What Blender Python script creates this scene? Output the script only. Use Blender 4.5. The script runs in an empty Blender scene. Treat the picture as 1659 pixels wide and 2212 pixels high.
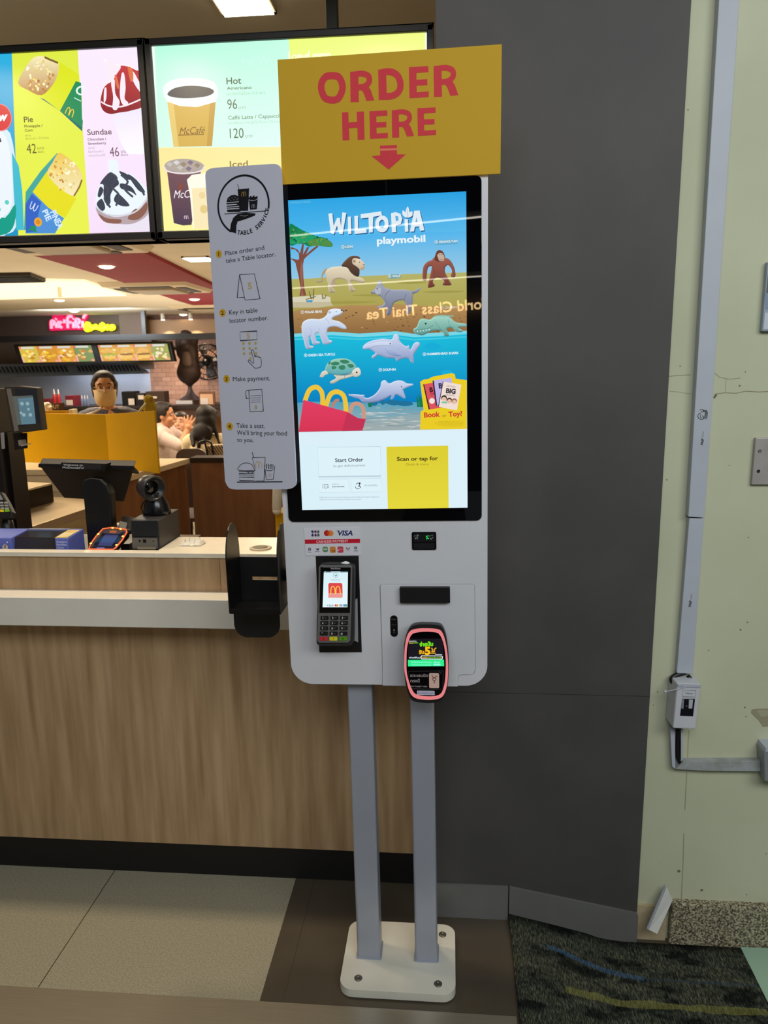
import bpy, bmesh, math, random
from mathutils import Vector, Matrix
from mathutils.geometry import tessellate_polygon
random.seed(7)
SC = bpy.context.scene
COL = SC.collection
V = Vector

# ------------------------------------------------------------------ camera
FPX = 1625.0
PITCH, ROLL, YAW = math.radians(11.3), math.radians(0.8), math.radians(5.0)
CAM = V((0, 0, 1.6))
cF = V((-math.sin(YAW) * math.cos(PITCH), math.cos(YAW) * math.cos(PITCH), -math.sin(PITCH)))
_R0 = V((math.cos(YAW), math.sin(YAW), 0)); _U0 = _R0.cross(cF)
cR = _R0 * math.cos(ROLL) - _U0 * math.sin(ROLL)
cU = _U0 * math.cos(ROLL) + _R0 * math.sin(ROLL)
cam_d = bpy.data.cameras.new('camera')
cam_d.sensor_fit = 'VERTICAL'; cam_d.sensor_height = 36.0
cam_d.lens = FPX / 2212 * 36
cam_d.clip_start = 0.05
cam_d.dof.use_dof = True; cam_d.dof.focus_distance = 1.72; cam_d.dof.aperture_fstop = 9.0
cam = bpy.data.objects.new('camera', cam_d); COL.objects.link(cam)
m = Matrix.Identity(4)
for i in range(3):
    m[i][0], m[i][1], m[i][2], m[i][3] = cR[i], cU[i], -cF[i], CAM[i]
cam.matrix_world = m
SC.camera = cam
vs = SC.view_settings
vs.view_transform = 'Standard'; vs.look = 'None'; vs.gamma = 1.0; vs.exposure = 0.0
vs.use_curve_mapping = False

# ------------------------------------------------------------------ world and lights
w = bpy.data.worlds.new('world'); SC.world = w; w.use_nodes = True
w.node_tree.nodes['Background'].inputs[0].default_value = (0.9, 0.95, 1.0, 1)
w.node_tree.nodes['Background'].inputs[1].default_value = 0.12

def area(name, loc, size, power, col, target=None, size_y=None, shape='RECTANGLE', spread=180):
    d = bpy.data.lights.new(name, 'AREA'); d.shape = shape; d.size = size
    if size_y: d.size_y = size_y
    d.energy = power; d.color = col; d.spread = math.radians(spread)
    o = bpy.data.objects.new(name, d); COL.objects.link(o); o.location = loc
    if target is not None:
        o.rotation_euler = (V(target) - V(loc)).to_track_quat('-Z', 'Y').to_euler()
    return o

COOL = (0.93, 0.97, 1.0); WARM = (1.0, 0.80, 0.55)
# shopping hall lamps above and behind the photographer
area('hall_lamp', (0.3, -1.3, 3.35), 2.6, 64, COOL, (0.1, 0.9, 0.9), 1.2)
area('hall_side_lamp', (2.0, -0.5, 2.7), 1.2, 25, (0.96, 1.0, 0.90), (1.2, 1.9, 1.3), 0.8)
# counter downlights just above the frame
for lx in (-1.75, -1.0, -0.25):
    area('counter_downlight', (lx, 2.05, 2.74), 0.12, 7.0, WARM, (lx, 2.05, 0), 0.12, spread=150)
# unseen upward fill lights, added in mid-air to brighten the restaurant ceiling
for (lx, ly, p) in ((-2.2, 5.2, 8), (-4.6, 7.6, 20), (-3.2, 9.8, 22)):
    area('ceiling_fill_light', (lx, ly, 1.5), 2.8, p, (1.0, 0.90, 0.74), (lx, ly, 3), 2.8)
# restaurant ceiling lamps
for (lx, ly, p) in ((-1.2, 3.2, 2), (-3.9, 4.9, 60), (-2.9, 6.0, 34), (-1.4, 7.0, 40), (-4.2, 8.2, 60), (-2.2, 9.0, 60)):
    area('dining_lamp', (lx, ly, 2.36), 0.5, p, (1.0, 0.84, 0.62), (lx, ly, 0), 0.5)
area('hood_lamp', (-5.0, 11.95, 1.42), 3.2, 13, (0.86, 0.92, 1.0), (-5.0, 12.45, 0.9), 0.2)
area('kitchen_lamp', (-5.2, 10.6, 2.3), 1.4, 40, (0.9, 0.95, 1.0), (-5.2, 12.2, 1.0), 0.3)

# ------------------------------------------------------------------ measuring helpers
def ray(px, py): return cF + cR * ((px - 829.5) / FPX) - cU * ((py - 1106.0) / FPX)
def onY(px, py, Y):
    d = ray(px, py); return CAM + d * (Y / d.y)
def onZ(px, py, Z):
    d = ray(px, py); return CAM + d * ((Z - CAM.z) / d.z)
def onX(px, py, X):
    d = ray(px, py); return CAM + d * (X / d.x)
def ZM(ox, oy, s):
    return lambda x, y: (ox + x * s, oy + y * s)

class Fr:
    """a plane in the room: origin o, right u, up v, facing n"""
    def __init__(s, o, u=(1, 0, 0), v=(0, 0, 1)):
        s.o = V(o); s.u = V(u).normalized(); s.v = V(v).normalized(); s.n = s.u.cross(s.v).normalized()
    def uv(s, px, py):
        d = ray(px, py); t = (s.o - CAM).dot(s.n) / d.dot(s.n); p = CAM + d * t - s.o
        return (p.dot(s.u), p.dot(s.v))
    def pt(s, u, v, w=0): return s.o + s.u * u + s.v * v + s.n * w
    def off(s, w): return Fr(s.o + s.n * w, s.u, s.v)
    def ppm(s, px, py):   # metres per pixel near a pixel
        a = s.uv(px, py); b = s.uv(px, py + 10); return math.hypot(a[0] - b[0], a[1] - b[1]) / 10

def lin(c):
    if isinstance(c, str):
        c = c.lstrip('#'); c = [int(c[i:i + 2], 16) for i in (0, 2, 4)]
    return tuple(((x / 255) / 12.92 if x / 255 <= 0.04045 else ((x / 255 + 0.055) / 1.055) ** 2.4) for x in c[:3])

# ------------------------------------------------------------------ materials
MATS = {}
def mat(name, c, rough=0.5, metal=0.0, emit=0.0, ecol=None, noise=0.0, nscale=20, nvec=(1, 1, 1), bump=0.0, spec=0.5, attr=False, c2=None, alpha=None, trans=0.0, coat=0.0):
    if name in MATS: return MATS[name]
    M = bpy.data.materials.new(name); M.use_nodes = True
    nt = M.node_tree; N = nt.nodes; L = nt.links; b = N['Principled BSDF']
    b.inputs['Roughness'].default_value = rough; b.inputs['Metallic'].default_value = metal
    b.inputs['Specular IOR Level'].default_value = spec
    if coat: b.inputs['Coat Weight'].default_value = coat; b.inputs['Coat Roughness'].default_value = 0.03
    if trans: b.inputs['Transmission Weight'].default_value = trans
    if alpha is not None: b.inputs['Alpha'].default_value = alpha
    col = (*lin(c), 1) if c is not None else (0, 0, 0, 1)
    b.inputs['Base Color'].default_value = col
    src = None
    if attr:
        a = N.new('ShaderNodeAttribute'); a.attribute_name = 'Col'; src = a.outputs['Color']
        if emit:
            b.inputs['Base Color'].default_value = (0.004, 0.004, 0.004, 1)
            L.new(src, b.inputs['Emission Color']); b.inputs['Emission Strength'].default_value = emit
        else: L.new(src, b.inputs['Base Color'])
    elif emit:
        b.inputs['Emission Color'].default_value = (*lin(ecol or c), 1); b.inputs['Emission Strength'].default_value = emit
    if noise or bump:
        tc = N.new('ShaderNodeTexCoord'); mp = N.new('ShaderNodeMapping'); mp.inputs['Scale'].default_value = nvec
        nz = N.new('ShaderNodeTexNoise'); nz.inputs['Scale'].default_value = nscale; nz.inputs['Detail'].default_value = 6
        L.new(tc.outputs['Object'], mp.inputs[0]); L.new(mp.outputs[0], nz.inputs[0])
        if noise and not attr:
            rp = N.new('ShaderNodeValToRGB')
            d = lin(c2) if c2 else tuple(x * (1 - noise) for x in col[:3])
            hi = col[:3] if c2 else tuple(min(1, x * (1 + noise)) for x in col[:3])
            rp.color_ramp.elements[0].color = (*d, 1); rp.color_ramp.elements[1].color = (*hi, 1)
            rp.color_ramp.elements[0].position = 0.3; rp.color_ramp.elements[1].position = 0.7
            L.new(nz.outputs[0], rp.inputs[0]); L.new(rp.outputs[0], b.inputs['Base Color'])
        if bump:
            bp = N.new('ShaderNodeBump'); bp.inputs['Strength'].default_value = bump; bp.inputs['Distance'].default_value = 0.002
            L.new(nz.outputs[0], bp.inputs['Height']); L.new(bp.outputs[0], b.inputs['Normal'])
    MATS[name] = M
    return M

M_print = mat('printed_card', None, 0.6, attr=True, spec=0.2)
M_printg = mat('printed_gloss', None, 0.25, attr=True)
M_screen = mat('display_glass', None, 0.005, emit=1.0, attr=True, spec=0.6)
M_menu = mat('menu_lightbox_face', None, 0.35, emit=1.12, attr=True)
M_lit = mat('lit_print', None, 0.4, emit=1.0, attr=True)
M_white = mat('kiosk_white', (205, 206, 212), 0.38, noise=0.03, nscale=8)
M_post = mat('post_silver', (160, 165, 178), 0.35, metal=0.25, noise=0.04, nscale=6)
M_black = mat('black_plastic', (14, 14, 17), 0.42, noise=0.15, nscale=30)
M_blackg = mat('black_glass', (4, 5, 9), 0.008, noise=0.1, nscale=5, spec=0.6)
M_blackm = mat('black_metal', (18, 17, 18), 0.33, metal=0.3, noise=0.2, nscale=15)
M_dgrey = mat('dark_grey_plastic', (52, 52, 55), 0.45, noise=0.1, nscale=40)
M_steel = mat('brushed_steel', (176, 168, 150), 0.36, metal=0.75, noise=0.06, nscale=6, nvec=(1, 60, 60))
M_cream = mat('cream_ceiling_paint', (230, 216, 190), 0.8, noise=0.04, nscale=3)
M_yellow = mat('yellow_laminate', (216, 164, 4), 0.6, noise=0.03, nscale=6, spec=0.15)
M_wtop = mat('white_worktop', (232, 222, 202), 0.35, noise=0.04, nscale=12)

def wood(name, c, c2, nv=(26, 26, 1.6), rough=0.5):
    M = mat(name, c, rough, noise=0.5, c2=c2, nscale=1.6, nvec=nv, bump=0.05)
    return M
M_wood = wood('oak_laminate', (186, 156, 118), (150, 119, 84), (22, 22, 1.5))
M_woodd = wood('walnut_laminate', (150, 102, 62), (120, 78, 46), (10, 10, 0.8))

# ------------------------------------------------------------------ mesh builder
class MB:
    def __init__(s): s.v = []; s.f = []; s.mi = []; s.sm = []; s.fc = []; s.hascol = False; s.lay = {}
    def add(s, vs_, fs, m=0, smooth=False, col=None):
        k = len(s.v); s.v += [V(p) for p in vs_]
        for f in fs:
            s.f.append([k + i for i in f]); s.mi.append(m); s.sm.append(smooth)
            if col is None: s.fc.append(None)
            elif isinstance(col, list): s.fc.append([col[i] for i in f]); s.hascol = True
            else: s.fc.append([col] * len(f)); s.hascol = True
        return s
    def box(s, x0, x1, y0, y1, z0, z1, m=0, col=None):
        vs_ = [(x, y, z) for x in (x0, x1) for y in (y0, y1) for z in (z0, z1)]
        return s.add(vs_, [(0, 1, 3, 2), (4, 6, 7, 5), (0, 4, 5, 1), (2, 3, 7, 6), (0, 2, 6, 4), (1, 5, 7, 3)], m, False, col)
    def fbox(s, fr, u0, u1, v0, v1, w0, w1, m=0, col=None):
        vs_ = [fr.pt(u, v_, w_) for u in (u0, u1) for w_ in (w1, w0) for v_ in (v0, v1)]
        return s.add(vs_, [(0, 1, 3, 2), (4, 6, 7, 5), (0, 4, 5, 1), (2, 3, 7, 6), (0, 2, 6, 4), (1, 5, 7, 3)], m, False, col)
    def hexa(s, P, m=0, col=None):   # 8 points: bottom 4 (ccw) then top 4
        return s.add(P, [(3, 2, 1, 0), (4, 5, 6, 7), (0, 1, 5, 4), (1, 2, 6, 5), (2, 3, 7, 6), (3, 0, 4, 7)], m, False, col)
    def prism(s, fr, ol, w0, w1, m=0, col=None, smooth=False):
        a = sum(ol[i][0] * ol[(i + 1) % len(ol)][1] - ol[(i + 1) % len(ol)][0] * ol[i][1] for i in range(len(ol)))
        if a < 0: ol = ol[::-1]
        n = len(ol)
        lo = [fr.pt(x, y, w0) for x, y in ol]; hi = [fr.pt(x, y, w1) for x, y in ol]
        tri = tessellate_polygon([[V((x, y, 0)) for x, y in ol]])
        fs = []
        for t in tri:
            p = [ol[i] for i in t]
            ar = (p[1][0] - p[0][0]) * (p[2][1] - p[0][1]) - (p[2][0] - p[0][0]) * (p[1][1] - p[0][1])
            t = tuple(t) if ar > 0 else tuple(t)[::-1]
            fs.append(tuple(n + i for i in t)); fs.append(tuple(i for i in t[::-1]))
        s.add(lo + hi, fs, m, False, col)
        s.add(lo + hi, [(i, (i + 1) % n, n + (i + 1) % n, n + i) for i in range(n)], m, smooth, col)
        return s
    def flat(s, fr, ol, w, col=None, m=0, cols=None):
        n = len(ol)
        tri = tessellate_polygon([[V((x, y, 0)) for x, y in ol]])
        fs = []
        for t in tri:
            p = [ol[i] for i in t]
            ar = (p[1][0] - p[0][0]) * (p[2][1] - p[0][1]) - (p[2][0] - p[0][0]) * (p[1][1] - p[0][1])
            fs.append(tuple(t) if ar > 0 else tuple(t)[::-1])
        return s.add([fr.pt(x, y, w) for x, y in ol], fs, m, False, cols if cols is not None else col)
    def tube(s, pts, r, seg=10, m=0, closed=False, col=None, caps=True):
        pts = [V(p) for p in pts]; n = len(pts); rs = r if isinstance(r, (list, tuple)) else [r] * n
        rings = []; prev = None
        for i, p in enumerate(pts):
            if closed: t = (pts[(i + 1) % n] - pts[i - 1]).normalized()
            else: t = (pts[min(i + 1, n - 1)] - pts[max(i - 1, 0)]).normalized()
            if prev is None:
                a = V((0, 0, 1)) if abs(t.z) < 0.9 else V((1, 0, 0)); x = t.cross(a).normalized()
            else: x = (prev - t * prev.dot(t)).normalized()
            prev = x; y = t.cross(x)
            rings.append([p + (x * math.cos(6.28318 * k / seg) + y * math.sin(6.28318 * k / seg)) * rs[i] for k in range(seg)])
        vs_ = [q for rg in rings for q in rg]; fs = []
        for i in range(n if closed else n - 1):
            j = (i + 1) % n
            fs += [(i * seg + k, i * seg + (k + 1) % seg, j * seg + (k + 1) % seg, j * seg + k) for k in range(seg)]
        s.add(vs_, fs, m, True, col)
        if caps and not closed:
            s.add(rings[0], [tuple(range(seg))[::-1]], m, False, col); s.add(rings[-1], [tuple(range(seg))], m, False, col)
        return s
    def lathe(s, o, prof, seg=24, ax=(0, 0, 1), m=0, col=None, sx=1, sy=1):
        o = V(o); ax = V(ax).normalized(); a = V((1, 0, 0)) if abs(ax.x) < 0.9 else V((0, 1, 0))
        y = ax.cross(a).normalized(); x = y.cross(ax)
        vs_ = []; fs = []; n = len(prof)
        for (r, h) in prof:
            for k in range(seg):
                vs_.append(o + ax * h + x * (r * sx * math.cos(6.28318 * k / seg)) + y * (r * sy * math.sin(6.28318 * k / seg)))
        for i in range(n - 1):
            fs += [(i * seg + k, i * seg + (k + 1) % seg, (i + 1) * seg + (k + 1) % seg, (i + 1) * seg + k) for k in range(seg)]
        s.add(vs_, fs, m, True, col)
        if prof[0][0] > 1e-5: s.add(vs_[:seg], [tuple(range(seg))[::-1]], m, False, col)
        if prof[-1][0] > 1e-5: s.add(vs_[-seg:], [tuple(range(seg))], m, False, col)
        return s
    def ell(s, c, rx, ry, rz, m=0, col=None, seg=20, rings=14, rot=None):
        c = V(c); vs_ = []; fs = []
        for i in range(rings + 1):
            th = math.pi * i / rings
            for k in range(seg):
                ph = 6.28318 * k / seg
                p = V((rx * math.sin(th) * math.cos(ph), ry * math.sin(th) * math.sin(ph), rz * math.cos(th)))
                if rot is not None: p = rot @ p
                vs_.append(c + p)
        for i in range(rings):
            fs += [(i * seg + k, (i + 1) * seg + k, (i + 1) * seg + (k + 1) % seg, i * seg + (k + 1) % seg) for k in range(seg)]
        return s.add(vs_, fs, m, True, col)
    def cap(s, p0, r0, p1, r1, seg=14, m=0):   # tapered limb with round ends
        p0 = V(p0); p1 = V(p1); L = (p1 - p0).length; pr = []
        for i in range(6): a = math.pi / 2 * (1 - i / 5); pr.append((r0 * math.cos(a) + 1e-6, -r0 * math.sin(a)))
        for i in range(6): a = math.pi / 2 * (i / 5); pr.append((r1 * math.cos(a) + 1e-6, L + r1 * math.sin(a)))
        return s.lathe(p0, pr, seg, p1 - p0, m)
    def build(s, name, mats, parent=None, loc=None, bevel=0, seg=2, remesh=0, smooth_it=0, merge=True, sub=0):
        if not isinstance(mats, (list, tuple)): mats = [mats]
        org = V(loc) if loc is not None else (parent_loc(parent) if parent else V((0, 0, 0)))
        me = bpy.data.meshes.new(name)
        me.from_pydata([tuple(p - org) for p in s.v], [], s.f)
        for M in mats: me.materials.append(M)
        for p, mi, sm in zip(me.polygons, s.mi, s.sm): p.material_index = mi; p.use_smooth = sm
        if s.hascol:
            at = me.color_attributes.new('Col', 'FLOAT_COLOR', 'CORNER'); k = 0
            for fc, f in zip(s.fc, s.f):
                for j in range(len(f)):
                    c = fc[j] if fc else (0.02, 0.02, 0.02)
                    at.data[k].color = (c[0], c[1], c[2], 1); k += 1
        if not s.hascol:
            bm = bmesh.new(); bm.from_mesh(me)
            if merge: bmesh.ops.remove_doubles(bm, verts=bm.verts, dist=1e-6)
            bmesh.ops.recalc_face_normals(bm, faces=bm.faces); bm.to_mesh(me); bm.free()
        me.update()
        o = bpy.data.objects.new(name, me); COL.objects.link(o)
        if parent: o.parent = parent
        elif loc is not None: o.location = org
        if remesh:
            md = o.modifiers.new('remesh', 'REMESH'); md.mode = 'VOXEL'; md.voxel_size = remesh; md.use_smooth_shade = True
            if smooth_it:
                sm = o.modifiers.new('smooth', 'SMOOTH'); sm.iterations = smooth_it; sm.factor = 0.5
        if bevel:
            md = o.modifiers.new('bevel', 'BEVEL'); md.width = bevel; md.segments = seg; md.limit_method = 'ANGLE'
            md.angle_limit = math.radians(40)
        if sub:
            md = o.modifiers.new('sub', 'SUBSURF'); md.levels = sub; md.render_levels = sub
        return o

def parent_loc(p):
    l = V((0, 0, 0))
    while p is not None: l += p.location; p = p.parent
    return l
def tag(o, label, cat, group=None):
    o['label'] = label; o['category'] = cat
    if group: o['group'] = group
    return o
def thing(name, loc, label, cat, group=None):
    o = bpy.data.objects.new(name, None); COL.objects.link(o); o.location = V(loc); o.empty_display_size = 0.05
    return tag(o, label, cat, group)
def struct(o): o['kind'] = 'structure'; return o
def dup(root, loc, label=None):
    r = root.copy(); COL.objects.link(r); r.location = V(loc)
    if label: r['label'] = label
    for ch in list(root.children):
        c = ch.copy(); COL.objects.link(c); c.parent = r
        for g in ch.children:
            d = g.copy(); COL.objects.link(d); d.parent = c
    return r

def rr(u0, u1, v0, v1, r, n=6, corners=(1, 1, 1, 1)):   # rounded rectangle, ccw from bottom-left
    if u1 < u0: u0, u1 = u1, u0
    if v1 < v0: v0, v1 = v1, v0
    o = []
    for (cx, cy, a0, k) in ((u0 + r, v0 + r, 180, 0), (u1 - r, v0 + r, 270, 1), (u1 - r, v1 - r, 0, 2), (u0 + r, v1 - r, 90, 3)):
        if not corners[k]:
            o.append(((u0, v0), (u1, v0), (u1, v1), (u0, v1))[k]); continue
        for i in range(n + 1):
            a = math.radians(a0 + 90 * i / n); o.append((cx + r * math.cos(a), cy + r * math.sin(a)))
    return o
def circ(cx, cy, r, n=24, ry=None): return [(cx + r * math.cos(6.28318 * i / n), cy + (ry or r) * math.sin(6.28318 * i / n)) for i in range(n)]
def cr(P, n=5, closed=True):
    o = []; k = len(P)
    for i in range(k if closed else k - 1):
        p0, p1, p2, p3 = (P[(i - 1) % k], P[i], P[(i + 1) % k], P[(i + 2) % k]) if closed else (P[max(i - 1, 0)], P[i], P[i + 1], P[min(i + 2, k - 1)])
        for j in range(n):
            t = j / n
            o.append(tuple(0.5 * (2 * b + (c - a) * t + (2 * a - 5 * b + 4 * c - d) * t * t + (3 * b - a - 3 * c + d) * t ** 3) for a, b, c, d in zip(p0, p1, p2, p3)))
    if not closed: o.append(tuple(P[-1]))
    return o

# ------------------------------------------------------------------ lettering
_tc = {}
def text_mesh(s, bold=0.0, shear=0.0, space=1.0):
    key = (s, bold, shear, space)
    if key in _tc: return _tc[key]
    cu = bpy.data.curves.new('t', 'FONT'); cu.body = s; cu.size = 1.0; cu.offset = bold; cu.shear = shear; cu.space_character = space
    cu.resolution_u = 3; cu.fill_mode = 'BOTH' if hasattr(cu, 'fill_mode') else 'FRONT'
    ob = bpy.data.objects.new('t', cu); COL.objects.link(ob)
    dg = bpy.context.evaluated_depsgraph_get()
    me = bpy.data.meshes.new_from_object(ob.evaluated_get(dg))
    vs_ = [(v.co.x, v.co.y) for v in me.vertices]; fs = [tuple(p.vertices) for p in me.polygons]
    bpy.data.objects.remove(ob); bpy.data.curves.remove(cu); bpy.data.meshes.remove(me)
    _tc[key] = (vs_, fs); return vs_, fs
_hv, _ = text_mesh('H'); CAPH = max(p[1] for p in _hv)

class Art:
    """flat printed or lit picture on the surface of one part"""
    def __init__(s, mb, fr, w=0.0003, step=0.00012, m=0): s.mb = mb; s.fr = fr; s.w = w; s.st = min(step, 0.00003) if step < 0.0002 else step; s.m = m; s.bb = []
    def nxt(s, uv):   # lie one thin layer above whatever is already printed here
        a = (min(p[0] for p in uv), max(p[0] for p in uv), min(p[1] for p in uv), max(p[1] for p in uv)); l = 0
        for (b, k) in s.bb:
            if k > l and a[0] < b[1] and a[1] > b[0] and a[2] < b[3] and a[3] > b[2]: l = k
        s.bb.append((a, l + 1)); return s.w + (l + 1) * s.st
    clip = None
    def cut(s, pts):   # keep a shape inside the picture border (convex, pixel corners in order)
        if not s.clip: return pts
        q = s.clip; n = len(q); cx = sum(p[0] for p in q) / n; cy = sum(p[1] for p in q) / n
        for i in range(n):
            a, b = q[i], q[(i + 1) % n]
            f = lambda p: (b[0] - a[0]) * (p[1] - a[1]) - (b[1] - a[1]) * (p[0] - a[0])
            sg = 1 if f((cx, cy)) > 0 else -1; out = []
            for j in range(len(pts)):
                p, r = pts[j], pts[(j + 1) % len(pts)]; fp, fr2 = f(p) * sg, f(r) * sg
                if fp >= 0: out.append(p)
                if (fp >= 0) != (fr2 >= 0):
                    t = fp / (fp - fr2); out.append((p[0] + (r[0] - p[0]) * t, p[1] + (r[1] - p[1]) * t))
            pts = out
            if len(pts) < 3: return []
        return pts
    def pl(s, pts, col, conv=None, grad=None, smooth=0):
        if smooth: pts = cr(pts, smooth)
        if conv: pts = [conv(*p) for p in pts]
        pts = s.cut(pts)
        if len(pts) < 3: return s
        uv = [s.fr.uv(*p) for p in pts]
        if grad:
            (y0, c0), (y1, c1) = grad
            ys = [p[1] for p in pts]; c0 = lin(c0); c1 = lin(c1)
            if conv: y0 = conv(0, y0)[1]; y1 = conv(0, y1)[1]
            cs = []
            for y in ys:
                t = min(1, max(0, (y - y0) / (y1 - y0))); cs.append(tuple(a + (b - a) * t for a, b in zip(c0, c1)))
            s.mb.flat(s.fr, uv, s.nxt(uv), cols=cs, m=s.m)
        else: s.mb.flat(s.fr, uv, s.nxt(uv), col=lin(col), m=s.m)
        return s
    def quad(s, P, cs, conv=None):   # 4 corner colours
        if conv: P = [conv(*p) for p in P]
        uv = [s.fr.uv(*p) for p in P]; w_ = s.nxt(uv); n = 6; vs_ = []; cc = []; cs = [lin(c) for c in cs]
        for i in range(n + 1):
            for j in range(n + 1):
                a, b = j / n, i / n
                k = [(1 - a) * (1 - b), a * (1 - b), a * b, (1 - a) * b]
                vs_.append(s.fr.pt(sum(k[q] * uv[q][0] for q in range(4)), sum(k[q] * uv[q][1] for q in range(4)), w_))
                cc.append(tuple(sum(k[q] * cs[q][t] for q in range(4)) for t in range(3)))
        fs = [(i * (n + 1) + j, (i + 1) * (n + 1) + j, (i + 1) * (n + 1) + j + 1, i * (n + 1) + j + 1) for i in range(n) for j in range(n)]
        s.mb.add(vs_, fs, s.m, False, cc); return s
    def rect(s, x0, y0, x1, y1, col, conv=None, r=0):
        if conv: x0, y0 = conv(x0, y0); x1, y1 = conv(x1, y1)
        a = s.fr.uv(x0, y0); b = s.fr.uv(x1, y1)
        rad = r * s.fr.ppm(x0, y0)
        ol = rr(a[0], b[0], b[1], a[1], rad) if r else [(a[0], b[1]), (b[0], b[1]), (b[0], a[1]), (a[0], a[1])]
        s.mb.flat(s.fr, ol, s.nxt(ol), col=lin(col), m=s.m); return s
    def disc(s, x, y, r, col, conv=None, ry=None, n=24, rin=0, k=1.0):
        if conv: x, y = conv(x, y); r *= s.k(conv); ry = ry * s.k(conv) if ry else None; rin *= s.k(conv)
        c = s.fr.uv(x, y); q = s.fr.ppm(x, y)
        if rin: s.ring(c, r * q, rin * q, col, n)
        else:
            ol = circ(c[0], c[1], r * q, n, ry * q if ry else None); s.mb.flat(s.fr, ol, s.nxt(ol), col=lin(col), m=s.m)
        return s
    def rim(s, pts, d, hi, lo, conv=None, smooth=0, top=None):   # soft rounded edge inside an outline: light above, dark below
        if smooth: pts = cr(pts, smooth)
        if conv: d *= s.k(conv); pts = [conv(*p) for p in pts]
        pts = s.cut(pts); n = len(pts)
        if n < 3: return s
        ar = sum(pts[i][0] * pts[(i + 1) % n][1] - pts[(i + 1) % n][0] * pts[i][1] for i in range(n)); sg = 1 if ar > 0 else -1
        ys = [p[1] for p in pts]; y0, y1 = min(ys), max(ys); H, L_ = lin(hi), lin(lo); vs_ = []; cc = []
        body = [lin(c) for c in top]
        for i in range(n):
            a, b = pts[i - 1], pts[(i + 1) % n]; tx, ty = b[0] - a[0], b[1] - a[1]; m_ = math.hypot(tx, ty) or 1
            nx, ny = ty / m_ * sg, -tx / m_ * sg      # outward
            f = (-ny * 0.8 - nx * 0.35 + 1) / 2; c = tuple(l + (h - l) * max(0, min(1, f)) for h, l in zip(H, L_))
            q = (pts[i][0] - nx * d, pts[i][1] - ny * d); t = min(1, max(0, (pts[i][1] - y0) / max(1e-6, y1 - y0)))
            ci = tuple(u + (w - u) * t for u, w in zip(*body))
            vs_ += [s.fr.uv(*pts[i]), s.fr.uv(*q)]; cc += [c, ci]
        w_ = s.nxt(vs_); s.mb.add([s.fr.pt(a, b, w_) for a, b in vs_], [(2 * i, 2 * i + 1, 2 * ((i + 1) % n) + 1, 2 * ((i + 1) % n)) for i in range(n)], s.m, False, cc); return s
    def k(s, conv): return conv(1, 0)[0] - conv(0, 0)[0]
    def ring(s, c, r, rin, col, n=32, a0=0, a1=360):
        w_ = s.nxt([(c[0] - r, c[1] - r), (c[0] + r, c[1] + r)]); vs_ = []; fs = []
        for i in range(n + 1):
            a = math.radians(a0 + (a1 - a0) * i / n)
            vs_ += [s.fr.pt(c[0] + rin * math.cos(a), c[1] + rin * math.sin(a), w_), s.fr.pt(c[0] + r * math.cos(a), c[1] + r * math.sin(a), w_)]
        fs = [(2 * i, 2 * i + 1, 2 * i + 3, 2 * i + 2) for i in range(n)]
        s.mb.add(vs_, fs, s.m, False, lin(col)); return s
    def line(s, pts, wd, col, conv=None, closed=False, smooth=0):   # stroke of wd pixels
        if smooth: pts = cr(pts, smooth, closed)
        if conv: wd *= s.k(conv); pts = [conv(*p) for p in pts]
        uv = [V(s.fr.uv(*p)) for p in pts]; h = wd * s.fr.ppm(*pts[0]) / 2; n = len(uv); w_ = s.nxt([(p.x - h, p.y - h) for p in uv] + [(p.x + h, p.y + h) for p in uv]); vs_ = []
        for i in range(n):
            if closed: a, b = uv[i - 1], uv[(i + 1) % n]
            else: a, b = uv[max(i - 1, 0)], uv[min(i + 1, n - 1)]
            t = (b - a).normalized(); d1 = (uv[i] - a); d2 = (b - uv[i])
            c = 1.0
            if d1.length > 1e-9 and d2.length > 1e-9:
                c = max(0.5, abs(t.dot(d2.normalized())))
            nr = V((-t.y, t.x)) * (h / c)
            vs_ += [s.fr.pt(*(uv[i] - nr), w_), s.fr.pt(*(uv[i] + nr), w_)]
        fs = [(2 * i, 2 * ((i + 1) % n), 2 * ((i + 1) % n) + 1, 2 * i + 1) for i in range(n if closed else n - 1)]
        s.mb.add(vs_, fs, s.m, False, lin(col)); return s
    def txt(s, x, y, st, h, col, conv=None, wd=None, al='l', bold=0.0, shear=0.0, rot=0.0, space=1.0, sx=1.0):
        """baseline point, cap height in pixels; wd fits the width; rot in degrees"""
        if conv:
            k = s.k(conv); x, y = conv(x, y); h *= k; wd = wd * k if wd else None
        q = s.fr.ppm(x, y); vs0, fs = text_mesh(st, bold, shear, space)
        if not vs0: return s
        sc = h * q / CAPH; xs = [p[0] for p in vs0]; x0, x1 = min(xs), max(xs)
        sxx = sc * sx
        L_ = wd or 20.0; e = s.fr.uv(x + L_ * math.cos(math.radians(rot)), y - L_ * math.sin(math.radians(rot))); c0 = s.fr.uv(x, y)
        span = math.hypot(e[0] - c0[0], e[1] - c0[1])       # true length of that many pixels on a slanted face
        if wd: sxx = span / max(1e-6, (x1 - x0))
        else: sxx = sc * sx * span / (L_ * q)
        ox = x0 if al == 'l' else ((x0 + x1) / 2 if al == 'c' else x1)
        c = s.fr.uv(x, y); ca, sa = math.cos(math.radians(rot)), math.sin(math.radians(rot)); o2 = []
        for p in vs0:
            a, b = (p[0] - ox) * sxx, p[1] * sc
            o2.append((c[0] + a * ca - b * sa, c[1] + a * sa + b * ca))
        w_ = s.nxt(o2); out = [s.fr.pt(a, b, w_) for a, b in o2]
        s.mb.add(out, fs, s.m, False, lin(col)); return s
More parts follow.
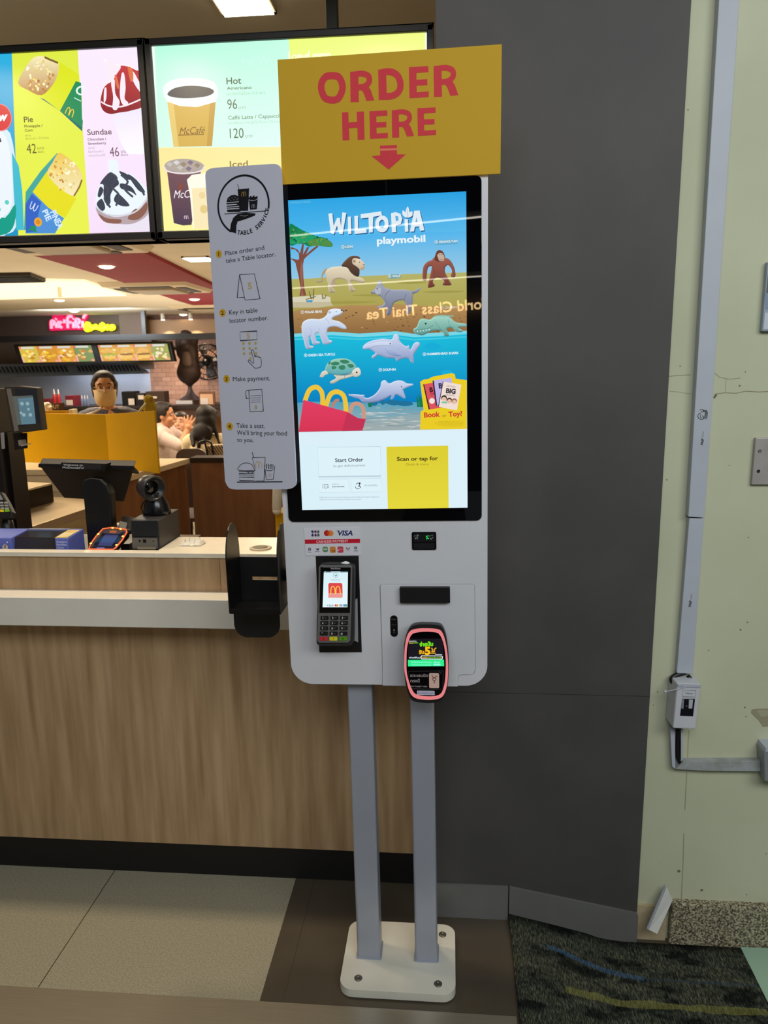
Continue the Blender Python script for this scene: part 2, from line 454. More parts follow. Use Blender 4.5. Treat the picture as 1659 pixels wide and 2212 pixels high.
    def arch(s, x, y, wd, h, col, conv=None, rot=0, sw=0.17):   # twin arches standing on (x,y) = bottom middle
        if conv: k = s.k(conv); x, y = conv(x, y); wd *= k; h *= k
        c = s.fr.uv(x, y); q = s.fr.ppm(x, y); W, H = wd * q, h * q; ca, sa = math.cos(math.radians(rot)), math.sin(math.radians(rot))
        for sgn in (-1, 1):
            n = 18; vs_ = []; w_ = s.nxt([(c[0] - max(W, H), c[1] - max(W, H)), (c[0] + max(W, H), c[1] + max(W, H))])
            for i in range(n + 1):
                a = math.pi * i / n
                co, si = math.cos(a), math.sin(a)
                xo, yo = 0.25 * W + 0.25 * W * (1 + sw * 0.55) * co, H * (si ** 0.62 if si > 0 else 0)
                xi, yi = 0.25 * W + 0.25 * W * (1 - sw * 2.1) * co, H * (1 - sw * 0.62) * (si ** 0.62 if si > 0 else 0)
                for (a_, b_) in ((xi, yi), (xo, yo)):
                    a_ *= sgn
                    vs_.append(s.fr.pt(c[0] + a_ * ca - b_ * sa, c[1] + a_ * sa + b_ * ca, w_))
            fs = [(2 * i, 2 * i + 1, 2 * i + 3, 2 * i + 2) for i in range(n)]
            if sgn < 0: fs = [f[::-1] for f in fs]
            s.mb.add(vs_, fs, s.m, False, lin(col))
        return s
# ================================================================== SETTING
YD = 1.946            # face of the dark panelled pier
ZL = -0.062           # lower floor level of the walkway on the right

def floor_mat():
    M = bpy.data.materials.new('stone_floor_tiles'); M.use_nodes = True
    nt = M.node_tree; N = nt.nodes; L = nt.links; b = N['Principled BSDF']; b.inputs['Roughness'].default_value = 0.38
    tc = N.new('ShaderNodeTexCoord'); sp = N.new('ShaderNodeSeparateXYZ'); L.new(tc.outputs['Object'], sp.inputs[0])
    nz = N.new('ShaderNodeTexNoise'); nz.inputs['Scale'].default_value = 220; nz.inputs['Detail'].default_value = 4; L.new(tc.outputs['Object'], nz.inputs[0])
    n2 = N.new('ShaderNodeTexNoise'); n2.inputs['Scale'].default_value = 3; n2.inputs['Detail'].default_value = 5; L.new(tc.outputs['Object'], n2.inputs[0])
    def ramp(fac, a, c, p0=0.3, p1=0.7):
        r = N.new('ShaderNodeValToRGB'); r.color_ramp.elements[0].color = (*lin(a), 1); r.color_ramp.elements[1].color = (*lin(c), 1)
        r.color_ramp.elements[0].position = p0; r.color_ramp.elements[1].position = p1; L.new(fac, r.inputs[0]); return r.outputs[0]
    light = ramp(nz.outputs[0], (134, 129, 110), (166, 159, 136)); dark = ramp(n2.outputs[0], (66, 58, 48), (80, 71, 58))
    def mth(op, a, v=None, v2=None):
        q = N.new('ShaderNodeMath'); q.operation = op
        if isinstance(a, float): q.inputs[0].default_value = a
        else: L.new(a, q.inputs[0])
        if v is not None:
            if isinstance(v, float): q.inputs[1].default_value = v
            else: L.new(v, q.inputs[1])
        return q.outputs[0]
    isd = mth('GREATER_THAN', sp.outputs[0], -0.478)
    mx = N.new('ShaderNodeMix'); mx.data_type = 'RGBA'; L.new(isd, mx.inputs[0]); L.new(light, mx.inputs[6]); L.new(dark, mx.inputs[7])
    d = mth('ABSOLUTE', mth('SUBTRACT', mth('MODULO', mth('ADD', sp.outputs[0], 1.132 + 13.0), 0.653), 0.0))
    jl = mth('LESS_THAN', d, 0.0028)
    m2 = N.new('ShaderNodeMix'); m2.data_type = 'RGBA'; L.new(jl, m2.inputs[0]); L.new(mx.outputs[2], m2.inputs[6]); m2.inputs[7].default_value = (*lin((62, 56, 46)), 1)
    L.new(m2.outputs[2], b.inputs['Base Color'])
    return M

# floor: flat shop floor, short ramp down to the walkway
f = MB()
f.box(-9, 0.176, 1.46, 13.2, -0.12, 0)
prof = [(0.176, 0.0), (0.30, -0.028), (0.44, ZL), (3.0, ZL)]
for (xa, za), (xb, zb) in zip(prof, prof[1:]):
    f.hexa([(xa, 0.0, -0.2), (xb, 0.0, -0.2), (xb, 2.4, -0.2), (xa, 2.4, -0.2), (xa, 0.0, za), (xb, 0.0, zb), (xb, 2.4, zb), (xa, 2.4, za)])
f.box(-9, 0.176, -6.5, 1.46, -0.13, -0.005)
struct(f.build('floor', floor_mat()))

# stainless strip along the edge of the shop floor
s = MB(); s.box(-4, 0.172, 1.455, 1.606, -0.004, 0.0025)
o = s.build('trim_1', M_steel, bevel=0.001); struct(o)

# pale green tile at the far right of the walkway
s = MB(); s.box(0.835, 1.6, 1.2, 1.945, ZL - 0.02, ZL + 0.006)
struct(s.build('trim_2', mat('pale_green_tile', (150, 182, 160), 0.3, noise=0.05, nscale=5)))

# dark pier
M_pier = mat('dark_grey_panel', (72, 70, 69), 0.62, noise=0.10, nscale=5, c2=(63, 62, 62), bump=0.03)
s = MB()
xl, xr = onY(941.5, 800, YD).x, 0.543
prs = [(xl, onY(943, 1906, YD).z), (0.177, 0.1075), (0.543, 0.041)]
fy = Fr((0, YD, 0))
s.prism(fy, [(xl, prs[0][1]), (0.177, 0.1075), (0.543, 0.041), (0.543, 0.7035), (xl, 0.7035)], -0.02, 0)
s.prism(fy, [(xl, 0.7048), (0.543, 0.7048), (0.543, 3.0), (xl, 3.0)], -0.02, 0)
s.box(xl + 0.001, 0.541, YD + 0.018, 2.6, 0.0, 3.0)
struct(s.build('wall_pier', M_pier))
# grey skirting tile at its foot, the right-hand piece follows the ramp
M_skirt = mat('grey_skirting_tile', (106, 106, 104), 0.32, noise=0.08, nscale=7)
s = MB(); s.prism(fy.off(0.004), [(xl, -0.005), (0.1755, -0.005), (0.1755, 0.1065), (xl, prs[0][1])], -0.012, 0.004)
struct(s.build('baseboard_left', M_skirt))
s = MB(); s.prism(fy.off(0.004), [(0.1785, -0.01), (0.30, -0.04), (0.44, -0.075), (0.545, -0.075), (0.545, 0.034), (0.541, 0.04), (0.1785, 0.107)], -0.012, 0.004)
struct(s.build('baseboard_right', M_skirt))

# cream plastered wall on the right
def cream_mat():
    M = mat('cream_plaster', (196, 199, 172), 0.75, noise=0.07, nscale=2.5, c2=(184, 187, 160), bump=0.25)
    nt = M.node_tree; N = nt.nodes; L = nt.links; b = N['Principled BSDF']
    old = b.inputs['Base Color'].links[0].from_socket
    tc = N.new('ShaderNodeTexCoord')
    # scattered dirt specks
    v = N.new('ShaderNodeTexVoronoi'); v.inputs['Scale'].default_value = 26; v.feature = 'F1'; L.new(tc.outputs['Object'], v.inputs[0])
    r = N.new('ShaderNodeValToRGB'); r.color_ramp.elements[0].position = 0.035; r.color_ramp.elements[1].position = 0.07
    r.color_ramp.elements[0].color = (1, 1, 1, 1); r.color_ramp.elements[1].color = (0, 0, 0, 1); L.new(v.outputs['Distance'], r.inputs[0])
    n = N.new('ShaderNodeTexNoise'); n.inputs['Scale'].default_value = 5; L.new(tc.outputs['Object'], n.inputs[0])
    g = N.new('ShaderNodeMath'); g.operation = 'GREATER_THAN'; g.inputs[1].default_value = 0.56; L.new(n.outputs[0], g.inputs[0])
    mu = N.new('ShaderNodeMath'); mu.operation = 'MULTIPLY'; L.new(r.outputs[0], mu.inputs[0]); L.new(g.outputs[0], mu.inputs[1])
    mx = N.new('ShaderNodeMix'); mx.data_type = 'RGBA'; L.new(mu.outputs[0], mx.inputs[0]); L.new(old, mx.inputs[6]); mx.inputs[7].default_value = (*lin((120, 118, 92)), 1)
    L.new(mx.outputs[2], b.inputs['Base Color']); return M
YC = 1.972
fc = Fr((0, YC, 0))
s = MB(); s.box(0.50, 3.0, YC, 2.3, -0.1, 3.2)
# cracks, old filler patch and plaster ridges on its face
A = Art(s, fc, 0.0004, 0.0002, m=1)
R1 = ZM(1340, 0, 0.4069); R2 = ZM(1340, 800, 0.27126); R3 = ZM(1340, 1400, 0.19229); R4 = ZM(900, 1800, 0.4575)
A.line([(745, 190), (830, 178), (920, 182), (1000, 165), (1100, 172), (1176, 168)], 5, (140, 132, 100), R2)
A.line([(750, 20), (790, 55), (870, 70), (960, 60)], 3.5, (150, 145, 112), R2)
A.line([(845, 70), (836, 120), (838, 178)], 2.5, (160, 156, 122), R2)
A.line([(385, 48), (450, 40), (560, 36)], 5, (150, 148, 118), R2)
A.line([(390, 165), (470, 172), (570, 190)], 4, (170, 168, 135), R2)
A.pl([(740, 215), (758, 190), (772, 196), (748, 226)], (96, 88, 70), R2)
A.pl([(1475, 690), (1540, 680), (1659, 678), (1659, 880), (1600, 884), (1560, 820), (1500, 760), (1468, 730)], (150, 146, 120), R3)
A.pl([(1530, 700), (1600, 690), (1659, 700), (1659, 760), (1580, 770)], (166, 163, 136), R3)
A.line([(770, 920), (762, 1080), (756, 1240)], 10, (176, 166, 126), R3)
A.line([(748, 1390), (735, 1600), (725, 1820)], 7, (158, 148, 110), R3)
A.line([(1262, 0), (1258, 140), (1250, 310)], 4, (160, 154, 124), R4)
for (x, y, r) in ((1398, 665, 9), (1412, 768, 7), (370, 640, 6), (418, 490, 8)): A.disc(x, y, r, (120, 112, 86), R3, n=8)
for (x, y, r) in ((950, 122, 7), (995, 12, 5), (1013, 2005, 6), (957, 2065, 7), (868, 757, 4), (1020, 1330, 5)): A.disc(x, y, r, (112, 106, 84), R2, n=8)
for (x, y, r) in ((1238, 178, 7), (1346, 268, 6)): A.disc(x, y, r, (118, 112, 90), R4, n=8)
s2 = s.build('wall_right', [cream_mat(), mat('wall_stains', None, 0.8, attr=True)]); struct(s2)
# speckled granite skirting, and the bare filler bit left of it
def granite():
    M = bpy.data.materials.new('speckled_granite'); M.use_nodes = True
    N = M.node_tree.nodes; L = M.node_tree.links; b = N['Principled BSDF']; b.inputs['Roughness'].default_value = 0.45
    tc = N.new('ShaderNodeTexCoord'); n = N.new('ShaderNodeTexNoise'); n.inputs['Scale'].default_value = 190; n.inputs['Detail'].default_value = 3
    L.new(tc.outputs['Object'], n.inputs[0]); r = N.new('ShaderNodeValToRGB'); e = r.color_ramp.elements
    e[0].position = 0.36; e[0].color = (*lin((58, 53, 43)), 1); e[1].position = 0.62; e[1].color = (*lin((186, 176, 148)), 1)
    x = e.new(0.5); x.color = (*lin((132, 124, 102)), 1)
    L.new(n.outputs[0], r.inputs[0]); L.new(r.outputs[0], b.inputs['Base Color']); return M
g0 = onY(1451, 1952, 1.95)
s = MB(); s.box(g0.x, 2.4, 1.949, YC + 0.004, ZL - 0.03, g0.z)
struct(s.build('baseboard_wall', granite(), bevel=0.003))
s = MB(); s.box(0.545, g0.x - 0.008, 1.962, YC + 0.004, ZL - 0.03, onY(1400, 1957, 1.962).z)
struct(s.build('trim_3', mat('bare_filler', (176, 160, 128), 0.8, noise=0.12, nscale=30)))

# ceilings: high soffit over the counter, lower restaurant ceiling behind
M_sof = mat('soffit_paint', (226, 218, 200), 0.8, noise=0.04, nscale=3)
s = MB(); s.box(-9, 0.54, 1.9, 3.3, 2.8, 2.9); s.box(-9, 0.54, 3.3, 3.36, 2.4, 2.9)
struct(s.build('ceiling', M_sof))
s = MB(); s.box(-10, 3.0, 3.36, 13.4, 2.4, 2.5)
struct(s.build('ceiling_dining', M_cream))
# red stripe of the restaurant ceiling
Z2 = ZM(0, 500, 0.38577)
cz = Fr((0, 0, 2.4), (1, 0, 0), (0, -1, 0))      # faces down
def czp(pts, conv=Z2): return [(lambda p: (p.x, -p.y))(onZ(*conv(*q), 2.4)) for q in pts]
s = MB(); s.prism(cz, czp([(-300, -60), (520, -60), (690, 62), (1190, 300), (1330, 360), (1330, 470), (1190, 440), (1000, 385), (560, 235), (20, 78)]), 0, 0.012)
s.prism(cz, czp([(690, 62), (735, 62), (1190, 285), (1190, 300)]), 0, 0.03)
struct(s.build('trim_4', mat('red_ceiling_paint', (140, 12, 30), 0.7, noise=0.05, nscale=3)))
# restaurant walls
s = MB(); s.box(-10.2, -10, 2.0, 13.4, 0, 2.5); struct(s.build('wall_left', M_cream))
def brick():
    M = bpy.data.materials.new('whitewashed_brick'); M.use_nodes = True
    N = M.node_tree.nodes; L = M.node_tree.links; b = N['Principled BSDF']; b.inputs['Roughness'].default_value = 0.85
    tc = N.new('ShaderNodeTexCoord'); mp = N.new('ShaderNodeMapping'); mp.inputs['Rotation'].default_value = (math.radians(90), 0, 0); mp.inputs['Scale'].default_value = (1, 1, 1)
    t = N.new('ShaderNodeTexBrick'); t.inputs['Scale'].default_value = 3.4; t.inputs['Color1'].default_value = (*lin((176, 136, 116)), 1)
    t.inputs['Color2'].default_value = (*lin((154, 114, 96)), 1); t.inputs['Mortar'].default_value = (*lin((124, 94, 80)), 1); t.inputs['Mortar Size'].default_value = 0.012
    L.new(tc.outputs['Object'], mp.inputs[0]); L.new(mp.outputs[0], t.inputs[0]); L.new(t.outputs[0], b.inputs['Base Color']); return M
YB = 12.6
bx = onY(322, 780, YB).x
s = MB(); s.box(bx, 0.5, YB, YB + 0.2, 0, 2.5); struct(s.build('wall_back', brick()))
s = MB(); s.box(-10.2, bx, YB, YB + 0.2, 0, 2.5); struct(s.build('wall_kitchen', mat('kitchen_steel_wall', (170, 176, 192), 0.4, metal=0.35, noise=0.08, nscale=3)))
# dark fascia band over the kitchen with the tan panels right of it
p = onY(0, 684, 12.0); q = onY(312, 724, 12.0)
s = MB(); s.box(-10, onY(258, 700, 12.0).x, 12.0, 12.1, q.z, 2.4); struct(s.build('wall_fascia', mat('dark_brown_fascia', (70, 54, 46), 0.6, noise=0.1, nscale=2)))
s = MB(); s.box(onY(258, 700, 12.0).x, onY(312, 700, 12.0).x, 12.0, 12.1, q.z, 2.4); struct(s.build('trim_5', mat('taupe_panel', (104, 84, 68), 0.6, noise=0.06, nscale=2)))
s = MB(); s.box(onY(312, 700, 12.3).x, 0.5, 12.3, 12.4, onY(400, 724, 12.3).z, onY(400, 690, 12.3).z); struct(s.build('trim_6', mat('tan_panel', (170, 132, 94), 0.6, noise=0.06, nscale=2)))
# right end of the dining room, hidden behind the dark pier
s = MB(); s.box(0.5, 0.7, 2.6, 13.4, 0, 2.9); struct(s.build('wall_side', M_cream))

# shopping hall behind the photographer: opposite shop front (seen only as reflections)
s = MB(); s.box(-6, 6, -6.6, -6.5, -0.1, 4.2); struct(s.build('wall_opposite', mat('dark_shopfront', (44, 38, 36), 0.6, noise=0.1, nscale=2)))
# ================================================================== KIOSK
YK = 1.70
TH = math.radians(0.68)
KU, KV = V((math.cos(TH), 0, math.sin(TH))), V((-math.sin(TH), 0, math.cos(TH)))
kf = Fr((-0.14, YK, 0.0), KU, KV)               # face plane of the kiosk
BX, BY = -0.137, 1.765
kiosk = thing('ordering_kiosk', (BX, BY, 0), 'white two-post self-order kiosk with a tall lit touchscreen', 'ordering kiosk')
PZ = 0.028
# base plate
c = [onZ(*p, PZ) for p in ((733, 2150), (987, 2158), (967, 2003), (764, 1999))]
x0, x1 = -0.277, 0.022; y0, y1 = 1.632, 1.875
fz = Fr((0, 0, 0), (1, 0, 0), (0, 1, 0))
s = MB(); s.prism(fz, rr(x0, x1, y0, y1, 0.035, 8), 0.004, PZ)
base = s.build('base_plate', mat('base_white', (206, 204, 192), 0.42, noise=0.05, nscale=10), kiosk, bevel=0.002)
Mbolt = mat('bolt_grey', (104, 100, 92), 0.4, metal=0.7, noise=0.2, nscale=60)
for (bx_, by_) in ((x0 + 0.047, y0 + 0.036), (x1 - 0.045, y0 + 0.032), (x1 - 0.035, y1 - 0.04), (x0 + 0.045, y1 - 0.03)):
    s = MB(); s.lathe((bx_, by_, PZ), [(0.0105, 0), (0.0105, 0.0015), (0.008, 0.003), (0.0035, 0.003), (0.0035, 0.0012), (1e-6, 0.0012)], 16); s.build('bolt', Mbolt, base)
# posts
for (pl, pr_) in ((769, 822), (893.5, 945)):
    pa = onY(pl + 3.5, 2092, 1.735); pb = onY(pr_, 2094, 1.735)
    xa, xb = pa.x, pb.x
    s = MB(); top = 0.95; dx = -math.sin(TH) * top
    r = rr(xa, xb, 1.735, 1.795, 0.006, 3); n = len(r)
    s.add([(a, b, PZ) for a, b in r] + [(a + dx, b, top) for a, b in r], [(i, (i + 1) % n, n + (i + 1) % n, n + i) for i in range(n)] + [tuple(range(n))[::-1], tuple(range(n, 2 * n))], 0)
    po = s.build('post', M_post, kiosk)
    s = MB(); s.prism(fz, rr(xa - 0.003, xb + 0.003, 1.732, 1.798, 0.004, 3), PZ - 0.001, PZ + 0.004); s.build('weld_foot', M_post, po)
# housing: shell outline in face coordinates
def K(px, py): return kf.uv(px, py)
b0 = K(628, 1478); b1 = K(1054, 1482); t1 = K(1053, 376)
uL = K(624, 1350)[0] - 0.0; uR = K(1053.5, 900)[0]; vB = K(840, 1479.5)[1]; vT = K(1046, 377)[1]
s = MB(); s.prism(kf, rr(uL, uR, vB, vT, 0.052, 12, (1, 1, 0, 0)), -0.13, 0)
shell = s.build('housing', M_white, kiosk, bevel=0.004, seg=3)
# pale round beacon on the back of the top left corner
bc = kf.uv(613, 378)
s = MB(); s.lathe(kf.pt(bc[0], bc[1], -0.10), [(1e-6, -0.012), (0.030, -0.010), (0.036, 0.0), (0.030, 0.012), (1e-6, 0.016)], 28, kf.n); s.build('beacon', mat('pale_beige_plastic', (206, 196, 176), 0.5, noise=0.04, nscale=12), kiosk)
# screen assembly
d0 = K(626, 1126.5); d1 = K(1040.5, 1126); d2 = K(1040, 379.5)
ubl = uL + (uR - d1[0])
s = MB(); s.prism(kf, rr(ubl, d1[0], d0[1], d2[1], 0.012, 6), -0.004, 0.004)
bez = s.build('screen_bezel', M_blackg, kiosk, bevel=0.0015)
s = MB(); fs_ = kf.off(0.0042)
A = Art(s, fs_, 0.0, 0.00008)
X0, Y0s, X1, Y1s = 622, 432, 1007.5, 1100
Z5 = ZM(600, 380, 0.28330); Z6 = ZM(600, 700, 0.28330)
SC4 = [(78, 186), (1437, 118), (1447, 2530), (187, 2548)]     # screen corners in Z5 units
def edge_x(y, side):   # left/right screen border at a Z5 height
    (xa, ya), (xb, yb) = ((78, 186), (187, 2548)) if side == 0 else ((1437, 118), (1447, 2530))
    t = (y - ya) / (yb - ya); return xa + (xb - xa) * t
def band(y0a, y0b, y1a, y1b, c0, c1, c2=None, c3=None):
    A.quad([(edge_x(y0a, 0), y0a), (edge_x(y0b, 1), y0b), (edge_x(y1b, 1), y1b), (edge_x(y1a, 0), y1a)], [c0, c1, c2 or c1, c3 or c0], Z5)
band(186, 118, 2548, 2530, (214, 239, 248), (216, 240, 248), (222, 240, 250), (222, 240, 250))
A.clip = [Z5(*p) for p in SC4]
# sky
band(186, 118, 480, 420, (44, 166, 228), (38, 160, 226), (92, 186, 236), (78, 182, 236))
band(480, 420, 860, 800, (70, 178, 236), (84, 182, 236), (158, 204, 226), (160, 206, 228))
# savannah
A.pl([(106, 785), (260, 782), (420, 770), (640, 765), (900, 752), (1180, 742), (1441, 736), (1443, 1110), (113, 1120)], (176, 170, 92), Z5, grad=((740, (182, 178, 104)), (1100, (166, 152, 70))))
for (ya, yb, xa, xb) in ((830, 838, 300, 620), (905, 915, 560, 1000), (880, 890, 1100, 1430), (960, 972, 300, 760), (812, 820, 900, 1140)):
    A.pl([(xa, ya + 6), ((xa + xb) / 2, ya - 6), (xb, ya), ((xa + xb) / 2, yb + 4)], (160, 152, 74), Z5, smooth=4)
# earth bank
A.pl([(112, 1035), (180, 1015), (300, 1010), (420, 1000), (560, 985), (700, 988), (860, 975), (1000, 985), (1140, 995), (1300, 990), (1442, 985), (1444, 1240), (118, 1260)], (168, 128, 80), Z5, grad=((980, (180, 140, 88)), (1230, (134, 96, 56))))
rnd = random.Random(3)
for i in range(90):
    x = rnd.uniform(130, 1430); y = rnd.uniform(1020, 1190); r = rnd.uniform(5, 13)
    A.pl([(x - r, y), (x, y - r * .5), (x + r, y), (x, y + r * .6)], rnd.choice([(118, 84, 50), (196, 156, 104), (148, 110, 66), (104, 74, 46)]), Z5)
# sea
A.pl([(125, 1205), (260, 1196), (420, 1190), (620, 1202), (760, 1196), (900, 1186), (1040, 1204), (1240, 1196), (1442, 1182), (1444, 1760), (150, 1770)], (0, 170, 214), Z5, grad=((1200, (26, 190, 220)), (1700, (2, 120, 190))))
A.pl([(122, 1203), (260, 1194), (420, 1188), (620, 1202), (760, 1194), (900, 1184), (1040, 1204), (1240, 1194), (1442, 1180), (1442, 1206), (1240, 1222), (1040, 1230), (900, 1212), (760, 1222), (620, 1230), (420, 1214), (260, 1220), (123, 1228)], (120, 214, 230), Z5)
A.pl([(123, 1240), (420, 1226), (620, 1240), (900, 1224), (1040, 1244), (1443, 1222), (1443, 1232), (1040, 1256), (900, 1236), (620, 1252), (420, 1238), (123, 1254)], (70, 200, 224), Z5)
for (x, y, ww, hh) in ((240, 1290, 90, 34), (420, 1420, 120, 50), (1180, 1300, 130, 60), (1290, 1500, 100, 40), (560, 1500, 120, 46)):
    A.pl([(x - ww / 2, y), (x, y - hh / 2), (x + ww / 2, y), (x, y + hh / 2)], (20, 172, 216), Z5, smooth=4)
# sea floor (Z6 units)
A.pl([(148, 600), (300, 590), (560, 596), (760, 604), (1000, 596), (1444, 600), (1443, 800), (159, 824)], (150, 172, 178), Z6, grad=((590, (60, 160, 190)), (660, (160, 172, 172))))
for i in range(46):
    x = rnd.uniform(640, 1100); y = rnd.uniform(630, 800); L_ = rnd.uniform(20, 70)
    A.pl([(x - L_, y + 2), (x, y - 3), (x + L_, y), (x, y + 4)], rnd.choice([(206, 208, 204), (188, 192, 190), (130, 150, 152)]), Z6)
for (x, y, ww) in ((880, 600, 60), (960, 606, 70), (730, 604, 30), (800, 596, 20)): A.pl([(x - ww, y), (x - ww * .6, y - 20), (x + ww * .7, y - 14), (x + ww, y + 8), (x, y + 20)], (30, 112, 152), Z6, smooth=4)
for (x, h_) in ((1072, 90), (1090, 110), (1104, 80), (700, 70), (712, 50)): A.pl([(x - 9, 632), (x - 16, 632 - h_), (x, 632 - h_ * .6), (x + 8, 632)], (16, 120, 84), Z6)
# printed code line, title
A.txt(95, 212, '2MWH066312-C-ML02023', 16, (120, 190, 224), Z5, wd=155)
TCOL, TSH = (224, 236, 244), (40, 96, 150)
def title(dx, dy, col):
    def g(P): A.pl([(x + dx, y + dy) for x, y in P], col, Z5)
    g([(386, 288), (416, 284), (426, 380), (452, 320), (474, 322), (482, 384), (492, 278), (523, 282), (494, 446), (468, 440), (452, 378), (426, 446), (404, 436)])   # W
    g([(534, 312), (558, 310), (562, 440), (536, 442)])                                   # I
    g([(584, 306), (612, 304), (612, 408), (676, 402), (678, 434), (586, 442)])           # L
    g([(632, 292), (788, 270), (796, 300), (728, 312), (724, 430), (696, 432), (692, 318), (634, 324)])   # T
    g([(864, 284), (900, 276), (936, 290), (950, 328), (938, 366), (900, 376), (902, 428), (870, 430)])   # P
    g([(966, 330), (992, 328), (996, 424), (970, 426)])                                   # i
    g([(1040, 266), (1082, 264), (1118, 414), (1086, 420), (1078, 384), (1046, 388), (1038, 424), (1008, 424)])  # A
    A.line([(800, 318), (824, 336), (830, 374), (814, 408), (784, 412), (762, 390), (760, 350), (776, 326)], 32, col, lambda x, y: Z5(x + dx, y + dy), closed=True, smooth=4)   # O
    for P in ([(986, 320), (972, 284), (990, 234), (1006, 280)], [(980, 318), (952, 296), (954, 262), (974, 284)], [(994, 318), (1026, 302), (1024, 270), (1000, 284)]): A.pl([(x + dx, y + dy) for x, y in P], col, Z5, smooth=5)
title(7, 8, TSH); title(0, 0, TCOL)
A.pl([(896, 304), (918, 308), (922, 338), (900, 346)], (96, 176, 222), Z5); A.pl([(1058, 314), (1066, 352), (1050, 354)], (96, 176, 222), Z5)
for P in ([(990, 312), (988, 250), (991, 250), (994, 312)], ): A.pl(P, (150, 186, 208), Z5)
A.txt(756, 520, 'playmobil', 50, (236, 244, 248), Z5, wd=370, bold=0.03, rot=0.6)
# label strips
def lab(x, y, n_, t, wd, col=(232, 242, 246), bg=None, conv=Z5, num=(30, 90, 140)):
    if bg: A.rect(x - 14, y - 20, x + wd + 24, y + 9, bg, conv, r=4)
    A.disc(x, y - 7, 13, col, conv, rin=10); A.txt(x, y - 1, n_, 13, col, conv, al='c', bold=0.02)
    A.txt(x + 20, y + 1, t, 17, col, conv, wd=wd, bold=0.025, rot=0.6)
lab(497, 548, '2', 'LION', 54, bg=(110, 170, 196)); lab(1208, 511, '4', 'ORANGUTAN', 142, bg=(96, 168, 206)); lab(853, 772, '3', 'WOLF', 62, bg=(120, 160, 160))
lab(188, 1046, '1', 'POLAR BEAR', 132); lab(213, 1375, '8', 'GREEN SEA TURTLE', 204); lab(1118, 1366, '6', 'HAMMERHEAD SHARK', 242); lab(1252, 1012, '5', 'CAIMAN', 92, col=(214, 210, 190)); lab(782, 1486, '7', 'DOLPHIN', 98)
# acacia tree
TR = (128, 76, 62)
A.pl([(166, 915), (176, 860), (160, 770), (134, 660), (112, 640), (100, 636), (100, 628), (150, 640), (164, 634), (160, 590), (130, 560), (100, 560), (98, 540), (150, 560), (170, 590), (186, 520), (200, 520), (192, 600), (226, 540), (240, 545), (214, 600), (260, 560), (300, 530), (310, 540), (230, 606), (200, 636), (192, 680), (196, 780), (204, 860), (218, 912)], TR, Z5)
A.pl([(176, 915), (184, 860), (170, 740), (180, 640), (190, 700), (190, 860), (196, 912)], (154, 98, 82), Z5)
A.pl([(90, 372), (130, 380), (180, 410), (240, 436), (300, 462), (360, 474), (412, 510), (412, 540), (330, 536), (290, 530), (240, 540), (200, 520), (150, 516), (94, 526)], (18, 128, 76), Z5, smooth=3)
A.pl([(94, 480), (150, 450), (220, 446), (290, 462), (330, 490), (250, 508), (170, 510), (94, 520)], (34, 158, 104), Z5, smooth=3)
A.pl([(230, 500), (300, 478), (370, 482), (410, 512), (410, 538), (320, 532), (250, 534)], (86, 140, 66), Z5, smooth=3)
for i in range(40):
    x = rnd.uniform(100, 390); y = rnd.uniform(400 + (x - 90) * .28, 520); A.disc(x, y, rnd.uniform(5, 11), rnd.choice([(10, 104, 62), (44, 168, 108), (24, 142, 88), (104, 156, 80)]), Z5, n=7)
# rock slab under the tree
A.pl([(108, 925), (250, 915), (330, 905), (402, 925), (406, 985), (330, 995), (112, 1000)], (214, 208, 182), Z5)
A.pl([(110, 962), (404, 960), (420, 990), (300, 1004), (113, 1004)], (196, 186, 154), Z5)
A.pl([(216, 950), (268, 946), (262, 964), (218, 962)], (70, 150, 200), Z5)
for P in ([(250, 940), (236, 880), (242, 880), (262, 940)], [(266, 940), (270, 862), (278, 862), (276, 940)], [(340, 940), (336, 900), (342, 898), (352, 940)], [(352, 940), (366, 904), (372, 906), (360, 940)], [(212, 940), (290, 916), (292, 922), (216, 946)]): A.pl(P, (120, 112, 70), Z5)
# --- animals
def sh(P, base, hi=None, lo=None, conv=Z5, n=5):
    ys = [p[1] for p in P]; A.pl(P, base, conv, grad=((min(ys), hi or base), (max(ys), lo or base)), smooth=n)
    xs = [p[0] for p in P]; sz_ = min(max(xs) - min(xs), max(ys) - min(ys))
    if sz_ > 40: A.rim(P, min(13, sz_ * .10), tuple(min(255, c + 16) for c in (hi or base)), tuple(c * .70 for c in (lo or base)), conv, n, (hi or base, lo or base))
# lion
LC, LL, LD = (214, 200, 172), (228, 216, 190), (176, 158, 126)
sh([(372, 720), (344, 760), (342, 806), (300, 812), (300, 796), (330, 792), (336, 742), (366, 704)], LD)
sh([(400, 700), (440, 692), (520, 690), (580, 720), (596, 764), (640, 778), (664, 800), (650, 816), (606, 806), (560, 800), (576, 850), (592, 868), (584, 880), (548, 876), (530, 806), (470, 784), (432, 800), (414, 840), (438, 878), (430, 890), (392, 886), (384, 830), (372, 780), (364, 730)], LC, LL, LD)
sh([(414, 800), (440, 782), (436, 850), (420, 850)], LD)
sh([(520, 640), (560, 612), (610, 612), (628, 630), (600, 648), (622, 700), (620, 762), (592, 764), (556, 736), (530, 700), (486, 686)], (92, 66, 52), (104, 76, 60), (70, 50, 40))
sh([(574, 632), (610, 630), (640, 644), (664, 676), (656, 714), (630, 716), (604, 694), (570, 668)], (222, 204, 176), (230, 214, 188), (200, 180, 148))
A.disc(624, 658, 4, (60, 40, 30), Z5, n=8); A.disc(656, 678, 5, (90, 60, 50), Z5, n=8); A.disc(584, 650, 12, (170, 140, 112), Z5, n=10)
A.line([(632, 706), (648, 702), (660, 696)], 3, (120, 90, 70), Z5)
